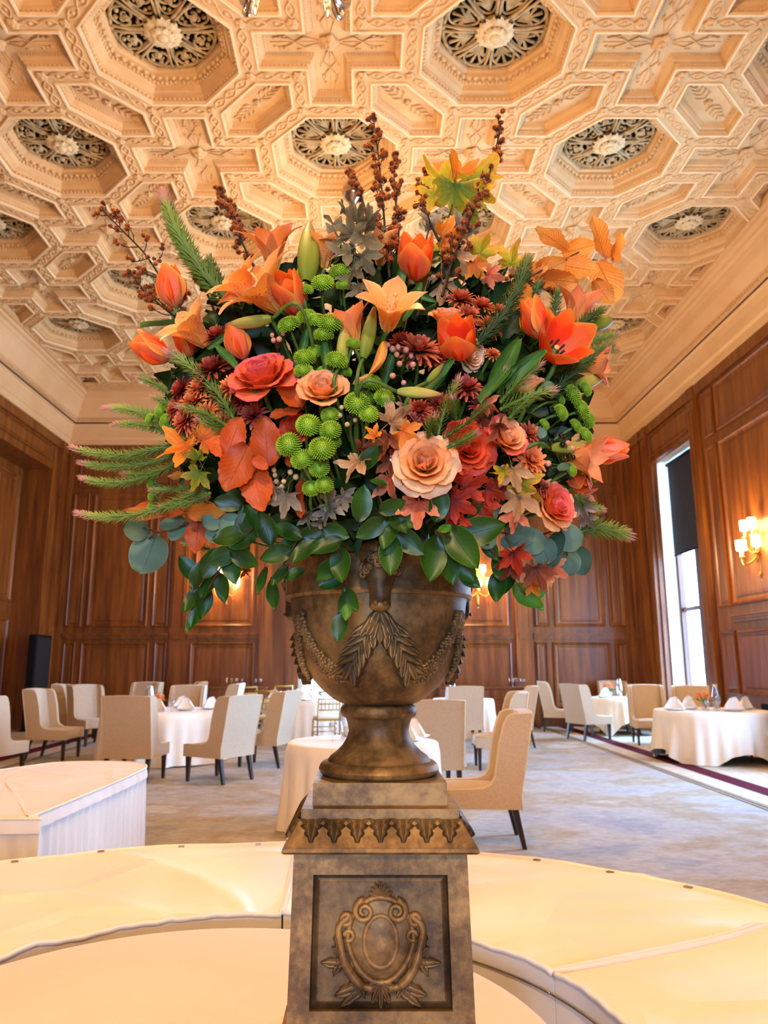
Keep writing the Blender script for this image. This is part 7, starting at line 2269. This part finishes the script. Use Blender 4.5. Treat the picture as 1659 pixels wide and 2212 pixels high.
leaves('rust_leaf', 'long rust leaf with a wavy toothed edge, above the round eucalyptus', 'leaf', 'oval', 'copper', ((330, 1112, 124, 182, 5, 48), (370, 1096, 60, 350, 0, 40)), (), 0.0)
leaves('rust_leaf', 'oval red-brown leaf hanging above the camellia drop', 'leaf', 'oval', 'rust_leaf', ((425, 1156, 78, 268, 10, 5),), (), -0.02)
leaves('rust_leaf', 'slim tan leaf above the low eucalyptus', 'leaf', 'oval', 'beech', ((445, 1100, 82, 10, 0, 60), (385, 1030, 44, 185, 0, 40)), (), 0.0)
for lab, m, spots, off in (
 ('yellow maple spray at the top of the bouquet', 'maple_yellow', ((985, 418, 138, 275, 10, 10, -.01, 'maple_green'), (950, 390, 118, 130, 5, 20), (1028, 385, 124, 40, 5, -20), (985, 378, 110, 95, 10, 10, .01, 'maple_orange'), (930, 425, 76, 200, 5, 20), (1010, 450, 80, 300, 0, 15, .01, 'maple_green'), (1040, 420, 66, 330, 0, 30, .01)), 0.02),
 ('grey olive maple cluster of crumpled leaves at the top', 'maple_olive', ((760, 500, 84, 100, 10, 25), (730, 515, 84, 190, 10, 20), (790, 520, 90, 320, 10, -25), (775, 470, 76, 70, 5, 35), (745, 545, 92, 215, 10, 20, -.01), (785, 560, 84, 300, 10, 30), (760, 590, 76, 260, 5, 30), (725, 485, 66, 130, 0, 50), (800, 480, 80, 55, 0, 60), (745, 452, 50, 100, 0, 50), (775, 620, 70, 280, 5, 30)), -0.01),
 ('faded mauve maple leaves behind the cup-shaped tulip', 'maple_grey', ((930, 480, 76, 110, 0, 40), (965, 510, 90, 10, 0, 30, 0, 'maple_orange'), (1000, 490, 84, 60, 0, 25), (945, 545, 84, 250, 0, 25, 0, 'maple_yellow'), (985, 560, 80, 300, 0, 20, 0, 'maple_tan'), (955, 620, 90, 270, 0, 20, 0, 'maple_tan')), 0.05),
 ('bright yellow maple leaves beside the leaning seed sprig', 'maple_yellow', ((1040, 540, 76, 60, 5, 20), (1025, 575, 70, 300, 5, 20, 0, 'maple_orange'), (1060, 595, 60, 340, 5, 30, 0, 'maple_coral')), 0.05),
 ('pale green-gold leaf behind the dark heath sprig', 'maple_yellow', ((1105, 565, 96, 75, 5, 35), (1120, 600, 70, 20, 0, 40, .01, 'maple_tan')), 0.05),
 ('orange and yellow oak-like leaf spreading above the heath tips', 'maple_orange', ((395, 965, 118, 200, 10, 20), (445, 945, 84, 30, 10, 15)), -0.02),
 ('yellow-green maple leaf with red veins near the copper cluster', 'maple_green', ((428, 1028, 72, 250, 10, 10), (425, 985, 54, 120, 5, 20)), -0.04),
 ('tan dried maple leaf above the paired camellia leaves', 'maple_tan', ((768, 1000, 90, 240, 10, 30), (782, 965, 50, 80, 5, 40, 0, 'maple_brown')), -0.03),
 ('curled tan maple leaves over the pale peach rose', 'maple_tan', ((850, 905, 92, 40, 10, 40), (875, 935, 80, 320, 10, 30, 0, 'maple_orange'), (838, 950, 70, 250, 5, 40, 0, 'maple_brown'), (875, 880, 60, 120, 0, 50)), -0.03),
 ('small bright orange maple leaf beside the curled tan leaves', 'maple_orange', ((808, 938, 48, 140, 10, 10),), -0.05),
 ('brown-red maple leaves falling beside the pale peach rose', 'maple_brown', ((845, 1000, 76, 270, 5, 40), (840, 1040, 92, 285, 5, 35, 0, 'maple_coral'), (820, 975, 60, 200, 0, 30), (860, 975, 60, 60, 0, 40, 0, 'maple_red')), -0.02),
 ('coral maple leaf with dark veins hanging below the pale peach rose', 'maple_coral', ((903, 1092, 104, 268, 10, 10),), -0.03),
 ('dark red maple leaves beneath the deep orange rose', 'maple_red', ((985, 1085, 92, 330, 5, 20), (1010, 1050, 90, 20, 5, 25), (985, 1125, 76, 280, 0, 30), (1045, 1095, 76, 300, 0, 25), (960, 1045, 70, 200, 0, 20), (1060, 1060, 70, 330, 0, 30)), -0.005),
 ('olive and gold maple leaf draped under the orange-hearted rose', 'maple_yellow', ((1110, 1022, 84, 280, 10, 35, 0, 'maple_tan'), (1130, 1050, 96, 320, 10, 45), (1085, 1020, 60, 190, 0, 40)), -0.03),
 ('hanging salmon maple leaf with long pointed lobes', 'maple_coral', ((1122, 1085, 96, 262, 10, 35, 0, 'maple_tan'), (1112, 1115, 76, 255, 5, 40)), -0.04),
 ('pinkish folded leaf edge above the orange-hearted rose', 'maple_coral', ((1052, 872, 60, 330, 0, 65), (1075, 925, 76, 285, 5, 65, -.03, 'maple_brown'), (1040, 905, 60, 40, 0, 30, .03, 'maple_brown')), -0.03),
 ('grey dried maple leaf pointing down under the cream berries', 'maple_grey', ((618, 1078, 84, 260, 10, 15), (590, 1060, 60, 230, 0, 50)), -0.03),
 ('grey dried maple leaves in the shadow below the green buttons', 'maple_grey', ((715, 1085, 76, 20, 5, 40), (705, 1105, 60, 260, 0, 20), (665, 1115, 60, 280, 0, 40), (745, 1075, 60, 340, 0, 40), (690, 1130, 50, 240, 0, 50)), -0.0),
 ('vivid red maple leaf hanging over the camellia light tips', 'maple_red', ((1110, 1200, 84, 285, 10, 20),), -0.04),
 ('mauve and salmon maple leaves at the lower edge', 'maple_coral', ((1190, 1228, 76, 330, 5, 20), (1160, 1235, 84, 290, 5, 20, -.01, 'maple_brown'), (1100, 1225, 70, 240, 0, 25, 0, 'maple_brown'), (1150, 1265, 50, 300, 0, 20, 0, 'maple_orange')), -0.02),
 ('silvery dry leaf edge beside the low coral rose', 'maple_grey', ((1258, 1095, 76, 280, 0, 60), (1268, 1120, 50, 300, 0, 40), (1255, 1050, 60, 60, 0, 50, .03, 'maple_tan'), (1268, 1065, 50, 20, 0, 40, .03, 'maple_coral')), 0.01),
 ('tiny dark curled maple leaves over the far lamp', 'maple_brown', ((530, 1232, 36, 300, 0, 40), (535, 1215, 40, 200, 0, 30)), 0.03)):
    leaves('maple_spray' if len(spots) > 1 else 'maple_leaf', lab, 'leafy branch' if len(spots) > 1 else 'leaf', 'maple', m, spots, [((spots[0][0], spots[0][1]), ((spots[0][0] + 815) / 2, (spots[0][1] + 950) / 2))] if spots[0][1] < 620 else (), off)
leaves('tulip_leaf', 'broad green tulip leaf standing in front of the half-closed peach rose', 'leaf', 'blade', 'tulip_leaf', ((1090, 785, 150, 58, 0, 10), (1080, 825, 130, 50, 0, -30), (1120, 795, 130, 40, 5, 30)), (), -0.045, group=None)
leaves('tulip_leaf', 'thin green tulip leaf pointing outward under the lone tulip', 'leaf', 'blade', 'tulip_leaf', ((362, 697, 118, 172, 0, 62),), (), 0.0)
leaves('tulip_leaf', 'green tulip leaf beside the closed tulip above the big coral rose', 'leaf', 'blade', 'tulip_leaf', ((488, 770, 84, 128, 0, 20), (472, 735, 60, 40, 0, 30)), (), -0.02)
leaves('tulip_leaf', 'folded green tulip leaf beside the speckled lily', 'leaf', 'blade', 'tulip_leaf', ((890, 650, 96, 62, 10, 20), (860, 590, 110, 80, 0, 40, .02), (915, 640, 60, 330, 10, 30)), (), 0.0)
leaves('tulip_leaf', 'dark green tulip leaf under the golden lily bud', 'leaf', 'blade', 'tulip_leaf', ((935, 815, 110, 48, 0, 30), (955, 820, 100, 55, 0, -30), (840, 800, 90, 250, 0, 20), (655, 740, 70, 80, 0, 20), (700, 770, 80, 95, 0, 20)), (), 0.0)
# ---- packed greenery inside the bouquet
b_ = MB(); rg = random.Random(77)
for i in range(1500):
    while True:
        x, z = rg.uniform(-1, 1), rg.uniform(-1, 1)
        if x * x + z * z < 1:
            break
    u, v = 815 + 440 * x, 900 + (275 if z > 0 else 350) * z
    if v > 1165 and 600 < u < 1040:
        v = 1165
    back = rg.uniform(0.05, 0.26)
    c = at_y(u, v, min(1.73, depth(u, v) + back))
    k = px_m(c)
    F = leaf_frame(c, rg.uniform(0, 360), rg.uniform(-50, 50), rg.uniform(-70, 70)) @ Matrix.Scale(rg.uniform(60, 115) * k, 4)
    b_.M = F
    w = 0.26
    idx = [b_.pt((s * w * sin(pi * q) if q not in (0, 1) else 0, q - 0.5, 0.08 * s * s - 0.1 * q * q), (0.5 + s * 0.5, q)) for q in (0, 0.3, 0.65, 1.0) for s in (-1, 0, 1)]
    for j in range(3):
        for s in range(2):
            b_.face(idx[j * 3 + s], idx[j * 3 + s + 1], idx[j * 3 + s + 4], idx[j * 3 + s + 3])
b_.M = None
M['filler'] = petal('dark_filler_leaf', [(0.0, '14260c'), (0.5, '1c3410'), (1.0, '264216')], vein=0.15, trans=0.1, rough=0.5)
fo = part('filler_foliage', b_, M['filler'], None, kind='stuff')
tag(fo, 'dark green foliage packed between the stems of the bouquet', 'foliage')
